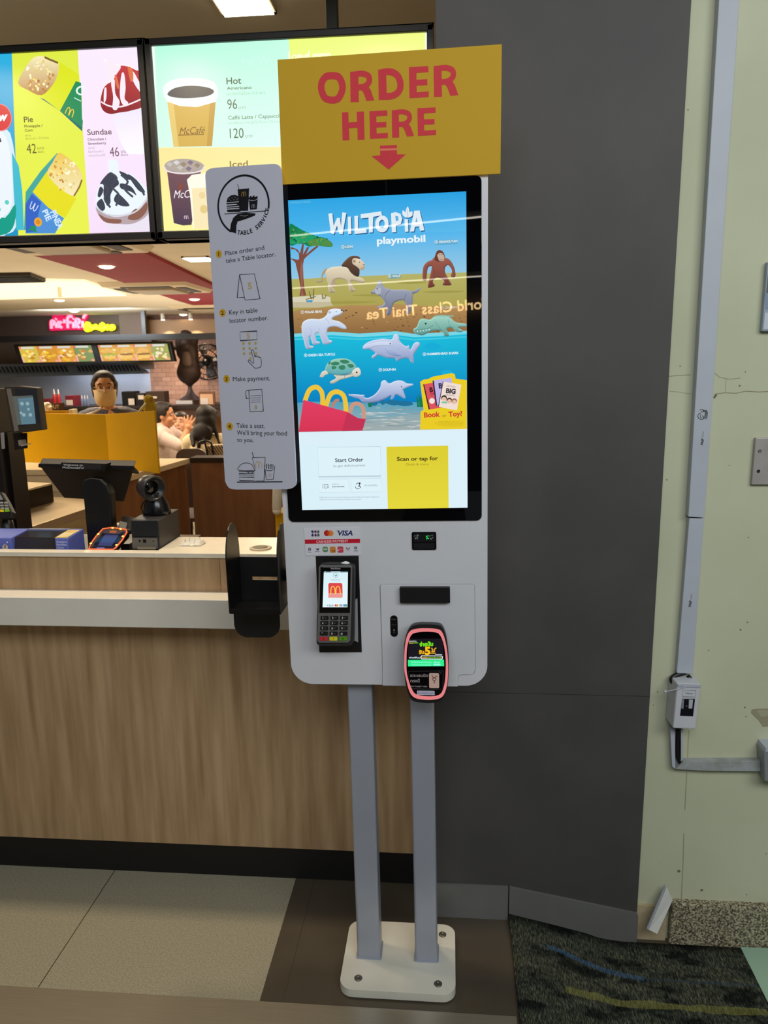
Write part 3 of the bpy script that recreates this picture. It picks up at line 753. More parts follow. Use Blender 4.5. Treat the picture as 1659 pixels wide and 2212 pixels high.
# orangutan
OC, OH, OD = (140, 78, 66), (158, 92, 78), (108, 58, 50)
sh([(1176, 640), (1196, 622), (1280, 624), (1320, 650), (1346, 700), (1356, 760), (1340, 776), (1320, 764), (1328, 720), (1300, 680), (1276, 700), (1278, 740), (1310, 800), (1322, 832), (1258, 832), (1268, 800), (1236, 780), (1206, 776), (1182, 806), (1198, 838), (1146, 852), (1152, 800), (1166, 740), (1174, 690), (1146, 700), (1136, 760), (1132, 796), (1108, 796), (1104, 750), (1112, 690), (1140, 656)], OC, OH, OD)
sh([(1196, 640), (1206, 590), (1222, 568), (1250, 570), (1270, 598), (1272, 640), (1240, 654)], OD)
sh([(1216, 606), (1234, 588), (1260, 596), (1272, 630), (1262, 650), (1232, 648), (1222, 624)], (206, 184, 164), (200, 178, 158), (196, 168, 148))
A.disc(1236, 600, 3.5, (50, 30, 26), Z5, n=8); A.disc(1252, 600, 3.5, (50, 30, 26), Z5, n=8); A.line([(1236, 636), (1250, 640), (1264, 636)], 3, (140, 104, 92), Z5)
A.line([(1180, 690), (1190, 730), (1206, 750)], 3, OD, Z5); A.line([(1274, 700), (1270, 740)], 3, OD, Z5)
# wolf
WC, WH, WD = (142, 148, 168), (166, 172, 190), (104, 110, 134)
sh([(1000, 880), (1040, 876), (1084, 850), (1078, 876), (1046, 896), (1012, 900)], WC, WH, WD)
sh([(712, 886), (744, 856), (772, 800), (790, 802), (800, 832), (836, 860), (900, 868), (980, 868), (1024, 890), (1030, 940), (1022, 1000), (1004, 1050), (980, 1048), (984, 1000), (956, 950), (900, 960), (876, 990), (858, 1054), (828, 1056), (834, 1010), (800, 1010), (760, 1010), (764, 994), (800, 984), (812, 960), (784, 920), (744, 900), (716, 898)], WC, WH, WD)
A.line([(858, 870), (826, 900), (818, 950), (836, 970)], 4, WD, Z5, smooth=4); A.line([(980, 900), (960, 950)], 5, WD, Z5)
sh([(740, 872), (770, 852), (790, 860), (784, 900), (750, 902)], (176, 180, 196)); A.disc(758, 860, 5, (52, 54, 70), Z5, n=8); A.disc(717, 888, 5, (60, 60, 74), Z5, n=8)
# polar bear
PC, PH, PD = (206, 220, 242), (224, 234, 248), (160, 176, 212)
sh([(182, 1150), (196, 1112), (246, 1090), (330, 1090), (372, 1060), (388, 1026), (430, 1012), (486, 1018), (496, 1040), (474, 1062), (430, 1076), (418, 1096), (470, 1110), (514, 1140), (524, 1166), (500, 1168), (440, 1150), (388, 1160), (376, 1200), (388, 1246), (414, 1258), (404, 1276), (350, 1284), (330, 1240), (312, 1200), (290, 1206), (296, 1256), (322, 1266), (312, 1282), (268, 1284), (250, 1230), (240, 1230), (244, 1290), (274, 1298), (262, 1314), (218, 1318), (200, 1260), (186, 1210)], PC, PH, PD)
A.line([(362, 1084), (384, 1106), (390, 1130)], 3, PD, Z5, smooth=4); A.line([(240, 1150), (256, 1190), (246, 1230)], 3, PD, Z5, smooth=4); A.line([(310, 1200), (318, 1160)], 3, PD, Z5)
A.disc(488, 1024, 7, (40, 44, 60), Z5, n=8); A.disc(446, 1036, 4, (40, 44, 60), Z5, n=8); A.disc(396, 1040, 11, (176, 190, 220), Z5, n=10); A.line([(446, 1062), (470, 1056), (488, 1044)], 3, (150, 160, 190), Z5)
# caiman
CC, CH, CD = (128, 190, 176), (160, 212, 196), (84, 144, 138)
sh([(1036, 1166), (1060, 1150), (1080, 1100), (1110, 1088), (1160, 1096), (1200, 1070), (1270, 1064), (1320, 1084), (1360, 1116), (1442, 1130), (1442, 1150), (1380, 1156), (1408, 1176), (1400, 1192), (1356, 1186), (1330, 1160), (1290, 1166), (1306, 1206), (1300, 1222), (1268, 1220), (1252, 1184), (1190, 1180), (1140, 1200), (1100, 1216), (1050, 1204), (1036, 1186)], CC, CH, CD)
A.line([(1046, 1180), (1090, 1172), (1150, 1160), (1186, 1136)], 4, CD, Z5, smooth=4); A.disc(1128, 1126, 8, (40, 70, 70), Z5, n=8)
for i in range(9): A.pl([(1196 + i * 16, 1074 - (i % 3)), (1204 + i * 16, 1058), (1214 + i * 16, 1072)], CC, Z5)
for i in range(5): A.pl([(1060 + i * 22, 1182 - i * 3), (1066 + i * 22, 1192 - i * 3), (1072 + i * 22, 1180 - i * 3)], (226, 240, 236), Z5)
A.line([(1200, 1110), (1226, 1150), (1252, 1184)], 3, CD, Z5, smooth=4); A.line([(1300, 1100), (1310, 1140), (1330, 1160)], 3, CD, Z5, smooth=4)
# hammerhead shark (Z6)
SCo, SH_, SD = (178, 192, 226), (206, 216, 240), (132, 150, 196)
sh([(648, 176), (672, 148), (720, 126), (800, 112), (868, 116), (884, 84), (910, 76), (926, 100), (930, 128), (962, 160), (984, 170), (998, 160), (1010, 196), (1040, 146), (1074, 138), (1084, 160), (1060, 196), (1036, 240), (1036, 296), (1016, 290), (996, 262), (950, 264), (906, 284), (894, 262), (830, 258), (770, 238), (736, 262), (718, 258), (722, 240), (744, 222), (700, 192), (660, 194)], SCo, SH_, SD, Z6)
sh([(652, 176), (690, 154), (780, 134), (850, 138), (876, 150), (866, 166), (800, 164), (740, 172), (690, 186), (656, 190)], SH_, (214, 222, 244), SCo, Z6)
sh([(820, 180), (850, 184), (900, 210), (940, 238), (930, 246), (880, 240), (838, 218)], SD, SCo, SD, Z6); A.disc(858, 150, 6, (50, 60, 90), Z6, n=8)
# turtle
sh([(360, 356), (372, 310), (410, 276), (470, 262), (530, 266), (580, 296), (604, 340), (590, 370), (520, 386), (440, 388), (380, 374)], (104, 176, 170), (150, 200, 180), (86, 168, 180), Z6)
for P in ([(404, 300), (440, 286), (470, 296), (462, 312), (420, 314)], [(476, 276), (520, 272), (548, 290), (520, 302), (486, 296)], [(470, 318), (506, 314), (516, 336), (492, 350), (466, 338)], [(530, 308), (566, 306), (582, 324), (550, 334)], [(412, 322), (446, 324), (442, 340), (416, 344)], [(384, 300), (400, 282), (404, 294), (392, 308)]): sh(P, (58, 130, 96), None, None, Z6, 3)
TT = (224, 220, 204)
sh([(322, 394), (340, 362), (370, 356), (384, 380), (360, 390), (346, 406), (324, 404)], TT, None, (196, 190, 172), Z6)
sh([(430, 388), (520, 388), (590, 366), (584, 392), (530, 412), (480, 424), (430, 452), (402, 452), (404, 436), (444, 412)], TT, None, (190, 186, 170), Z6)
sh([(566, 366), (590, 340), (616, 332), (632, 356), (632, 384), (608, 402), (576, 398)], TT, (234, 230, 216), (200, 194, 178), Z6); A.disc(602, 368, 7, (50, 50, 56), Z6, n=10)
A.line([(440, 390), (520, 390), (572, 378)], 4, (120, 124, 116), Z6, smooth=3); A.line([(510, 392), (512, 416)], 3, (130, 130, 120), Z6)
# dolphin
sh([(538, 538), (580, 534), (640, 540), (662, 540), (660, 556), (690, 562), (740, 536), (780, 484), (790, 440), (820, 428), (850, 452), (900, 432), (950, 432), (986, 452), (1030, 456), (1030, 466), (1000, 480), (960, 498), (960, 514), (974, 560), (962, 568), (930, 548), (900, 540), (872, 574), (860, 570), (866, 546), (820, 570), (760, 592), (700, 600), (650, 596), (622, 572), (580, 560)], SCo, SH_, SD, Z6)
A.disc(944, 478, 5, (40, 46, 80), Z6, n=8); sh([(866, 560), (880, 500), (898, 506), (886, 560), (870, 574)], SD, SCo, SD, Z6); A.line([(962, 494), (990, 476), (1020, 468)], 3, SD, Z6)
# red box with yellow handles
A.arch(470, 700, 180, 0.1, (255, 255, 255), Z6) if False else None
def hand(P, wd, col): A.line(P, wd, col, Z6, smooth=6)
hand([(416, 632), (440, 586), (468, 582)], 22, (188, 130, 112)); hand([(552, 680), (572, 616), (616, 608), (650, 640), (656, 720)], 30, (200, 152, 130))
hand([(206, 590), (240, 506), (292, 480), (330, 510), (342, 560), (340, 632)], 36, (236, 196, 62)); hand([(366, 632), (400, 540), (452, 516), (500, 544), (518, 610), (520, 680)], 36, (236, 196, 62))
A.pl([(196, 578), (530, 670), (492, 814), (160, 822)], (222, 58, 96), Z6, grad=((580, (226, 62, 98)), (820, (214, 52, 84))))
A.pl([(530, 670), (610, 716), (672, 724), (646, 812), (490, 816)], (196, 50, 84), Z6)
# book or toy corner
A.pl([(1086, 440), (1110, 424), (1150, 418), (1178, 402), (1326, 374), (1350, 382), (1356, 416), (1442, 428), (1442, 800), (1086, 804), (1090, 666), (1112, 654)], (234, 204, 36), Z6)
A.pl([(1108, 460), (1190, 446), (1260, 636), (1150, 652)], (218, 84, 92), Z6); A.pl([(1108, 460), (1116, 458), (1160, 650), (1150, 652)], (60, 30, 50), Z6)
A.txt(1160, 520, 'B', 34, (60, 24, 40), Z6, bold=0.04, rot=8); A.txt(1168, 545, 'DR', 18, (90, 40, 50), Z6, rot=8); A.disc(1176, 586, 22, (240, 226, 220), Z6, n=14)
A.pl([(1180, 432), (1326, 408), (1340, 600), (1206, 624)], (188, 180, 226), Z6); A.pl([(1180, 432), (1190, 430), (1216, 622), (1206, 624)], (40, 34, 70), Z6)
A.txt(1228, 490, 'B', 36, (40, 34, 70), Z6, bold=0.04, rot=4)
A.pl([(1258, 438), (1400, 462), (1366, 658), (1222, 630)], (240, 222, 212), Z6); A.pl([(1258, 438), (1264, 439), (1228, 632), (1222, 630)], (70, 56, 60), Z6)
A.txt(1320, 480, 'Little People,', 13, (120, 100, 100), Z6, al='c', wd=72, rot=-7, shear=0.3); A.txt(1318, 528, 'BIG', 34, (52, 44, 56), Z6, al='c', wd=74, bold=0.05, rot=-7); A.txt(1312, 548, 'DREAMS', 12, (120, 100, 104), Z6, al='c', wd=72, rot=-7)
for (x, y, hc) in ((1268, 568, (40, 30, 34)), (1308, 586, (86, 60, 50)), (1346, 592, (150, 110, 90))):
    A.disc(x, y - 4, 22, hc, Z6, n=14); A.disc(x, y + 4, 17, (236, 196, 170), Z6, n=14); A.disc(x - 6, y + 4, 2.4, (40, 30, 30), Z6, n=6); A.disc(x + 6, y + 4, 2.4, (40, 30, 30), Z6, n=6)
A.pl([(1250, 592), (1286, 590), (1292, 606), (1246, 602)], (110, 200, 170), Z6)
A.txt(1116, 712, 'Book', 36, (206, 58, 52), Z6, wd=122, bold=0.035, rot=2.5); A.txt(1254, 708, 'or', 22, (168, 92, 40), Z6, wd=34); A.txt(1302, 706, 'Toy?', 36, (206, 58, 52), Z6, wd=106, bold=0.035, rot=2.5)
for i, wd in enumerate((190, 220, 218, 196, 148)): A.txt(1414, 742 + i * 9, 'Terms and conditions apply while stocks last ask crew for details'[:int(wd / 3.6)], 5, (134, 116, 20), Z6, al='r', wd=wd)
# start page (Z6)
def box4(P, col, ln, lw=2.0): A.pl(P, col, Z6); A.line(P, lw, ln, Z6, closed=True)
band(2040, 2020, 2548, 2530, (218, 240, 248), (220, 240, 249))
box4([(304, 940), (782, 934), (788, 1158), (312, 1164)], (222, 242, 250), (176, 198, 210)); A.pl([(312, 1160), (788, 1154), (788, 1164), (312, 1170)], (190, 208, 220), Z6)
A.txt(545, 1049, 'Start Order', 27, (72, 76, 84), Z6, al='c', wd=216, bold=0.02, rot=0.6); A.txt(545, 1087, 'to get deliciousness', 17, (132, 138, 146), Z6, al='c', wd=246, rot=0.6)
box4([(312, 1184), (540, 1180), (543, 1282), (316, 1286)], (222, 242, 250), (196, 214, 224)); box4([(560, 1180), (788, 1176), (791, 1278), (563, 1282)], (222, 242, 250), (196, 214, 224))
A.line([(342, 1224), (382, 1223), (383, 1248), (374, 1249), (368, 1254), (362, 1249), (343, 1250)], 2.5, (80, 86, 96), Z6, closed=True); A.txt(350, 1244, 'A', 14, (80, 86, 96), Z6); A.txt(366, 1243, 'ก', 12, (80, 86, 96), Z6)
A.txt(416, 1226, 'ภาษา /', 11, (110, 116, 126), Z6, wd=52); A.txt(416, 1244, 'Languages', 12, (80, 86, 94), Z6, wd=92, bold=0.02)
A.txt(416, 1254, '........', 5, (150, 156, 164), Z6, wd=40)
A.disc(626, 1213, 6, (40, 44, 54), Z6); A.line([(600, 1216), (616, 1212), (626, 1224), (618, 1236), (630, 1240), (632, 1250)], 5, (40, 44, 54), Z6); A.line([(592, 1238), (598, 1252), (612, 1256), (624, 1250)], 4, (40, 44, 54), Z6, smooth=4); A.line([(598, 1228), (604, 1224)], 4, (40, 44, 54), Z6)
A.txt(660, 1236, 'Accessibility', 14, (158, 164, 172), Z6, wd=102)
A.txt(318, 1326, '2,000 calories a day is used for general nutrition advice, but calorie needs vary.', 8, (120, 128, 138), Z6, wd=458); A.txt(318, 1342, 'Additional nutrition information available upon request.', 8, (120, 128, 138), Z6, wd=322)
A.pl([(829, 935), (1299, 927), (1303, 1406), (839, 1410)], (222, 208, 54), Z6, grad=((930, (220, 206, 50)), (1408, (228, 216, 60))))
A.txt(1065, 1040, 'Scan or tap for', 28, (84, 70, 26), Z6, al='c', wd=316, bold=0.03, rot=0.4); A.txt(1065, 1077, 'Deals & more', 17, (152, 136, 34), Z6, al='c', wd=168)
s.build('screen', M_screen, kiosk)
# lower face: door with printer slot, door gap drawn as a flat grey line
G = mat('seam_shadow_gap', (70, 70, 74), 0.8, noise=0.1, nscale=20)
Z7 = ZM(600, 1120, 0.28330)
s = MB(); A = Art(s, kf, 0.0002, 0.0001)
door = [(781, 514), (790, 503), (1490, 502), (1501, 512), (1505, 1150), (1494, 1180), (1465, 1189), (1392, 1190), (1374, 1202), (1372, 1280), (800, 1272), (796, 1000)]
s.prism(kf, [K(*Z7(*p)) for p in door], -0.001, 0.0022)
dr = s.build('printer_door', M_white, kiosk, bevel=0.0012)
s = MB(); A = Art(s, kf, 0.0006, 0.0001); A.line(door, 5, (104, 104, 108), Z7, closed=True); s.build('door_gap', M_print, dr)
def kbox(name, M, P0, P1, w0, w1, r=0.0, bev=0.001, par=kiosk, cv=Z7):
    a = K(*cv(*P0)); b = K(*cv(*P1)); s = MB(); s.prism(kf, rr(a[0], b[0], b[1], a[1], max(r, 0.0006), 5), w0, w1); return s.build(name, M, par, bevel=bev)
rf = kbox('receipt_slot', M_black, (932, 513), (1314, 630), 0.0, 0.014, 0.002, 0.002, dr)
ind = kbox('status_strip', M_blackg, (858, 736), (917, 896), 0.001, 0.0042, 0.0079, 0.0005, dr)
s = MB(); A = Art(s, kf, 0.0045, 0.0001)
A.txt(888, 768, 'Paper', 10, (92, 96, 104), Z7, al='c', wd=40); A.txt(888, 810, 'Error', 10, (76, 80, 88), Z7, al='c', wd=34); A.disc(888, 846, 7, (104, 108, 116), Z7); A.pl([(880, 868), (888, 852), (896, 868)], (60, 62, 70), Z7)
s.build('status_marks', M_print, ind)
sw = kbox('scanner_window', M_blackg, (1022, 102), (1210, 236), 0.0, 0.003, 0.0035, 0.0008)
s = MB(); A = Art(s, kf, 0.0033, 0.0001)
A.rect(1032, 112, 1200, 176, (12, 14, 18), Z7); A.rect(1036, 184, 1196, 228, (16, 17, 22), Z7)
for (x, y) in ((1046, 130), (1062, 124), (1066, 138), (1050, 150), (1064, 152), (1160, 130), (1164, 150), (1176, 126), (1180, 142), (1172, 154), (1056, 140), (1070, 126)): A.line([(x - 3, y + 4), (x + 5, y - 3)], 3, (150, 152, 150), Z7)
for (x, y) in ((1134, 134), (1146, 130), (1140, 142), (1136, 152), (1148, 150)): A.disc(x, y, 5, (40, 210, 80), Z7, n=8)
s.build('scanner_optics', M_screen, sw)
# payment sticker
Hh = ZM(640, 1130, 0.09644)
P = [K(*Hh(*p)) for p in ((168, 118), (1428, 92), (1436, 714), (212, 726))]
s = MB(); s.prism(kf, P, 0.0, 0.0014, 0, lin((214, 214, 222)))
A = Art(s, kf, 0.0016, 0.0001)
A.pl([(194, 366), (1430, 345), (1432, 440), (198, 462)], (196, 28, 52), Hh); A.txt(806, 430, 'CASHLESS PAYMENT', 50, (248, 200, 210), Hh, al='c', wd=716, bold=0.02, rot=1.0)
for (x, c_) in ((338, (40, 52, 120)), (404, (130, 30, 80)), (468, (60, 96, 84))):
    A.rect(x, 162, x + 56, 296, c_, Hh, r=1.4)
A.rect(338, 212, 522, 246, (214, 214, 222), Hh)
for x, ch in ((366, 'J'), (432, 'C'), (496, 'B')): A.txt(x, 244, ch, 30, (60, 50, 90), Hh, al='c', wd=30, bold=0.03)
A.disc(688, 222, 66, (190, 30, 34), Hh); A.disc(768, 224, 66, (226, 136, 56), Hh); A.pl([(728, 172), (746, 196), (752, 224), (744, 252), (728, 276), (712, 252), (704, 224), (712, 196)], (206, 84, 44), Hh, smooth=3)
A.txt(940, 272, 'VISA', 104, (36, 42, 104), Hh, wd=326, bold=0.03, shear=0.25); A.pl([(900, 166), (960, 164), (968, 200), (930, 180)], (36, 42, 104), Hh)
A.rect(270, 550, 330, 610, (70, 80, 110), Hh, r=.8); A.rect(284, 566, 312, 588, (214, 214, 222), Hh); A.txt(300, 652, 'Rabbit', 18, (80, 84, 100), Hh, al='c', wd=84, bold=0.02)
A.pl([(436, 556), (474, 572), (520, 556), (506, 600), (470, 608), (452, 584)], (70, 80, 106), Hh); A.txt(474, 640, 'LINE Pay', 16, (90, 94, 108), Hh, al='c', wd=104, bold=0.02)
A.rect(588, 522, 716, 646, (96, 140, 100), Hh, r=4.2); A.rect(606, 560, 700, 600, (164, 190, 164), Hh, r=1); A.rect(750, 522, 888, 662, (206, 134, 62), Hh, r=3); A.rect(796, 606, 880, 632, (150, 84, 40), Hh, r=.8); A.rect(922, 518, 1060, 660, (202, 66, 84), Hh, r=3); A.rect(940, 576, 1040, 588, (232, 140, 150), Hh); A.rect(930, 596, 966, 620, (240, 190, 190), Hh)
A.pl([(1112, 536), (1140, 548), (1160, 580), (1184, 546), (1208, 538), (1186, 586), (1130, 588)], (110, 92, 76), Hh); A.txt(1166, 620, 'ShopeePay', 14, (140, 124, 112), Hh, al='c', wd=116)
A.disc(1332, 552, 34, (90, 104, 110), Hh, rin=10, n=20); A.txt(1336, 620, 'dolfin', 20, (90, 100, 110), Hh, al='c', wd=92, bold=0.03); A.txt(1336, 642, 'WALLET', 12, (120, 128, 138), Hh, al='c', wd=96)
s.build('payment_sticker', M_printg, kiosk)
# black terminal recess
P = [K(*Z7(*p)) for p in ((290, 286), (617, 284), (641, 1018), (318, 1020))]
s = MB(); s.prism(kf, P, -0.002, 0.0012); rc = s.build('terminal_recess', M_black, kiosk)

# ------------------------------------------------------------------ card terminal in the recess
ft = Fr(kf.pt(*K(722, 1390), 0.055), KU, (KV + V((0, 0.055, 0))).normalized())     # leaning back a little
R7 = ZM(660, 1180, 0.10853)
def T(x, y): return ft.uv(*R7(x, y))
tb = T(580, 2000)
term = thing('card_terminal', ft.pt(tb[0], tb[1], -0.02), 'grey handheld card terminal with keypad and lit white screen, mounted on the kiosk', 'card terminal')
s = MB()
body_ol = [T(*p) for p in ((262, 410), (290, 376), (420, 352), (690, 356), (890, 376), (960, 410), (968, 470), (966, 900), (958, 1800), (950, 1930), (900, 1990), (820, 2004), (290, 2004), (220, 1970), (206, 1900), (214, 1500), (240, 1000), (250, 600))]
s.prism(ft, body_ol, -0.028, -0.006); s.build('body', mat('terminal_black', (34, 34, 36), 0.5, noise=0.1, nscale=30), term, bevel=0.003)
s = MB(); s.prism(ft, [T(*p) for p in ((262, 420), (300, 384), (880, 384), (930, 420), (910, 1320), (890, 1880), (850, 1926), (270, 1926), (222, 1880), (246, 1320))], -0.008, 0.0)
fcp = s.build('faceplate', mat('terminal_grey', (96, 94, 93), 0.5, noise=0.06, nscale=40), term, bevel=0.0015)
s = MB(); s.prism(ft, [T(*p) for p in ((300, 412), (900, 412), (884, 1326), (276, 1326))], -0.001, 0.0012); s.build('display_glass', M_blackg, term, bevel=0.0004)
s = MB(); A = Art(s, ft, 0.0014, 0.0001)
A.txt(598, 458, 'Verifone', 34, (150, 150, 156), R7, al='c', wd=196)
A.pl([(366, 494), (846, 492), (836, 1212), (342, 1212)], (224, 246, 252), R7, grad=((494, (214, 240, 246)), (1212, (232, 248, 252))))
A.pl([(366, 494), (846, 492), (846, 516), (365, 518)], (70, 100, 106), R7); A.rect(506, 497, 696, 513, (190, 214, 220), R7); A.rect(384, 499, 408, 510, (220, 230, 236), R7)
A.disc(604, 572, 52, (120, 150, 196), R7, rin=46); A.pl([(574, 556), (604, 582), (620, 552), (628, 566), (618, 596), (590, 592)], (40, 150, 120), R7)
A.rect(514, 654, 690, 668, (188, 214, 226), R7); A.rect(510, 676, 692, 690, (196, 220, 230), R7)
A.rect(454, 730, 742, 1022, (222, 68, 76), R7, r=3.5); A.arch(600, 952, 196, 166, (250, 196, 40), R7, sw=0.15); A.pl([(458, 930), (740, 926), (738, 1020), (454, 1022)], (236, 150, 146), R7)
A.arch(600, 952, 196, 166, (252, 208, 70), R7, sw=0.15); A.rect(376, 1160, 392, 1176, (170, 200, 214), R7)
A.txt(430, 1196, 'VISA', 40, (84, 116, 150), R7, wd=130, shear=0.2, bold=0.01); A.disc(604, 1174, 22, (214, 60, 50), R7); A.disc(636, 1174, 22, (240, 160, 60), R7); A.rect(672, 1152, 738, 1196, (150, 186, 206), R7); A.rect(680, 1162, 730, 1170, (226, 120, 110), R7); A.rect(752, 1152, 830, 1196, (70, 130, 150), R7); A.rect(752, 1166, 830, 1174, (170, 200, 210), R7)
s.build('display', M_screen, term)
keyM = mat('key_black', (24, 24, 26), 0.4, noise=0.1, nscale=40)
kc = [mat('key_red', (200, 44, 56), 0.45, noise=0.05, nscale=40), mat('key_yellow', (220, 208, 40), 0.45, noise=0.05, nscale=40), mat('key_green', (84, 150, 24), 0.45, noise=0.05, nscale=40)]
labs = ['1', '2', '3', '4', '5', '6', '7', '8', '9', '*', '0', '#', 'X', '<', 'O']
subs = ['QZ.', 'ABC', 'DEF', 'GHI', 'JKL', 'MNO', 'PRS', 'TUV', 'WXY', "'\"", '-SP', ',', '', '', '']
for r_ in range(5):
    yy = (1384, 1488, 1592, 1696, 1800)[r_]
    for c_ in range(3):
        x = (304, 498, 692)[c_] - r_ * 5; i = r_ * 3 + c_
        a = T(x, yy); b = T(x + 158, yy + 72); s = MB(); s.prism(ft, rr(a[0], b[0], b[1], a[1], 0.0016, 3), -0.0005, 0.0022, 0)
        s.fc = [lin(((24, 24, 26), (200, 44, 56), (220, 208, 40), (84, 150, 24))[c_ + 1 if r_ == 4 else 0]) for _ in s.f]; s.fc = [[q] * len(f_) for q, f_ in zip(s.fc, s.f)]; s.hascol = True
        A = Art(s, ft, 0.0024, 0.0001)
        if r_ < 4:
            A.txt(x + 46, yy + 56, labs[i], 40, (196, 196, 198), R7, al='c', bold=0.03); A.txt(x + 100, yy + 44, subs[i], 18, (120, 120, 124), R7, al='c')
        else: A.txt(x + 78, yy + 54, labs[i], 36, (60, 40, 20), R7, al='c', bold=0.02)
        s.build('key', M_printg, fcp)
s = MB(); s.add([ft.pt(*T(*p), w_) for p, w_ in (((690, 352), -0.01), ((780, 316), -0.012), ((872, 362), -0.012), ((800, 372), -0.008), ((760, 344), -0.016), ((840, 344), -0.018))], [(0, 1, 3), (1, 2, 3), (0, 4, 1), (1, 5, 2)]); 
s.build('receipt_paper', mat('white_paper', (226, 226, 228), 0.7, noise=0.03, nscale=30), term)
s = MB(); s.add([kf.pt(*kf.uv(*R7(*p)), w_) for p, w_ in (((1000, 1040), 0.004), ((1036, 1030), 0.003), ((1052, 1900), 0.004), ((958, 1660), 0.024), ((952, 1780), 0.025), ((1044, 1896), 0.004))], [(0, 1, 2), (0, 2, 3), (3, 2, 4), (4, 2, 5)])
s.build('mount_bracket', mat('bracket_grey', (150, 150, 154), 0.5, noise=0.05, nscale=20), term)
s = MB(); u_, v_ = kf.uv(722, 1330); s.fbox(kf, u_ - 0.02, u_ + 0.02, v_ - 0.02, v_ + 0.03, 0.0014, 0.034); s.build('mount_arm', M_black, term)

# ------------------------------------------------------------------ tap reader with pink ring
fr_ = Fr(kf.pt(*K(920, 1500), 0.075), KU, (KV + V((0, 0.12, 0))).normalized())
R8 = ZM(840, 1320, 0.09944)
def Rr(x, y): return fr_.uv(*R8(x, y))
rb = Rr(800, 1990)
rd = thing('tap_reader', fr_.pt(rb[0], rb[1], -0.02), 'rounded black contactless reader with a glowing pink ring at the kiosk bottom', 'card reader')
out_o = cr([(330, 1100), (330, 760), (380, 520), (480, 350), (640, 300), (820, 296), (1020, 306), (1150, 350), (1230, 520), (1280, 800), (1302, 1100), (1290, 1500), (1240, 1780), (1140, 1940), (960, 2000), (740, 1996), (520, 1956), (420, 1800), (350, 1500)], 4)
s = MB(); s.prism(fr_, [Rr(*p) for p in out_o], -0.03, -0.002, smooth=True); s.build('shell', M_black, rd, bevel=0.004, seg=3)
ring_o = [(334, 1100), (345, 800), (390, 560), (470, 430), (620, 386), (820, 378), (1020, 390), (1130, 430), (1200, 560), (1256, 800), (1286, 1100), (1282, 1450), (1240, 1700), (1160, 1860), (1000, 1920), (760, 1924), (560, 1880), (450, 1750), (380, 1500), (340, 1300)]
ring_i = [(382, 1100), (392, 820), (440, 620), (510, 500), (640, 460), (820, 448), (1010, 462), (1090, 500), (1160, 620), (1210, 820), (1236, 1100), (1226, 1440), (1190, 1660), (1120, 1800), (980, 1850), (770, 1850), (590, 1810), (500, 1700), (420, 1480), (386, 1300)]
ro, ri = cr(ring_o, 4), cr(ring_i, 4); n = len(ro)
s = MB(); s.add([fr_.pt(*Rr(*p), 0.0004) for p in ro] + [fr_.pt(*Rr(*p), 0.0) for p in ri] + [fr_.pt(*Rr(*p), -0.004) for p in ro] + [fr_.pt(*Rr(*p), -0.004) for p in ri],
    [(i, (i + 1) % n, n + (i + 1) % n, n + i) for i in range(n)] + [(2 * n + i, 2 * n + (i + 1) % n, (i + 1) % n, i) for i in range(n)] + [(n + i, n + (i + 1) % n, 3 * n + (i + 1) % n, 3 * n + i) for i in range(n)])
s.build('light_ring', mat('pink_ring_light', (222, 130, 134), 0.4, emit=0.5, ecol=(226, 118, 122), noise=0.03, nscale=20), rd)
s = MB(); s.prism(fr_, [Rr(*p) for p in ri], -0.004, -0.0012); s.build('front_glass', M_blackg, rd)
s = MB(); A = Art(s, fr_, -0.001, 0.0001)
A.pl([(430, 604), (1160, 600), (1200, 1040), (410, 1050)], (22, 20, 28), R8)
A.txt(436, 668, 'หมดเขต 30 มิ.ย.', 26, (236, 240, 246), R8, wd=166, bold=0.02); A.rect(436, 686, 526, 708, (210, 170, 60), R8); A.rect(526, 684, 634, 704, (110, 200, 60), R8)
A.txt(668, 770, 'จ่ายปั๊บ', 76, (120, 232, 30), R8, wd=296, bold=0.05, rot=3)
A.txt(652, 934, 'รับ', 74, (240, 178, 30), R8, wd=116, bold=0.05, rot=2); A.txt(778, 946, '5', 158, (250, 188, 24), R8, wd=126, bold=0.05)
A.line([(928, 800), (948, 846), (940, 880), (966, 888), (992, 876), (984, 838), (1030, 800)], 24, (232, 170, 40), R8); A.rect(906, 906, 1016, 930, (206, 150, 40), R8)
A.txt(436, 1030, 'สมัครฟรีที่แอป', 32, (226, 240, 250), R8, wd=244, bold=0.02)
A.rect(1004, 940, 1156, 954, (214, 228, 240), R8)
A.rect(690, 966, 1172, 1054, (232, 240, 248), R8, r=3); A.rect(708, 982, 1154, 1040, (40, 48, 30), R8, r=2)
A.txt(722, 1028, 'rabbit', 32, (226, 172, 50), R8, wd=118, bold=0.03); A.txt(846, 1028, 'rewards.co.th', 32, (130, 206, 50), R8, wd=292, bold=0.03)
A.pl([(412, 1062), (1196, 1056), (1202, 1200), (414, 1204)], (50, 236, 140), R8)
A.txt(486, 1128, 'รับสิทธิ์แลกของรางวัลสุดคุ้ม', 34, (140, 250, 224), R8, wd=440, bold=0.02); A.txt(486, 1184, 'ดาวน์โหลดแอปและลงทะเบียน', 30, (140, 250, 224), R8, wd=440, bold=0.02)
A.txt(970, 1126, 'คลิกเลย', 30, (150, 250, 230), R8, wd=140, bold=0.03); A.rect(960, 1144, 1124, 1186, (140, 250, 224), R8, r=2.5)
s.build('display', M_screen, rd)
s = MB(); A = Art(s, fr_, -0.0008, 0.0001)
A.line([(428, 1310), (1180, 1302), (1176, 1690), (1120, 1700), (440, 1690)], 5, (92, 84, 84), R8, closed=True)
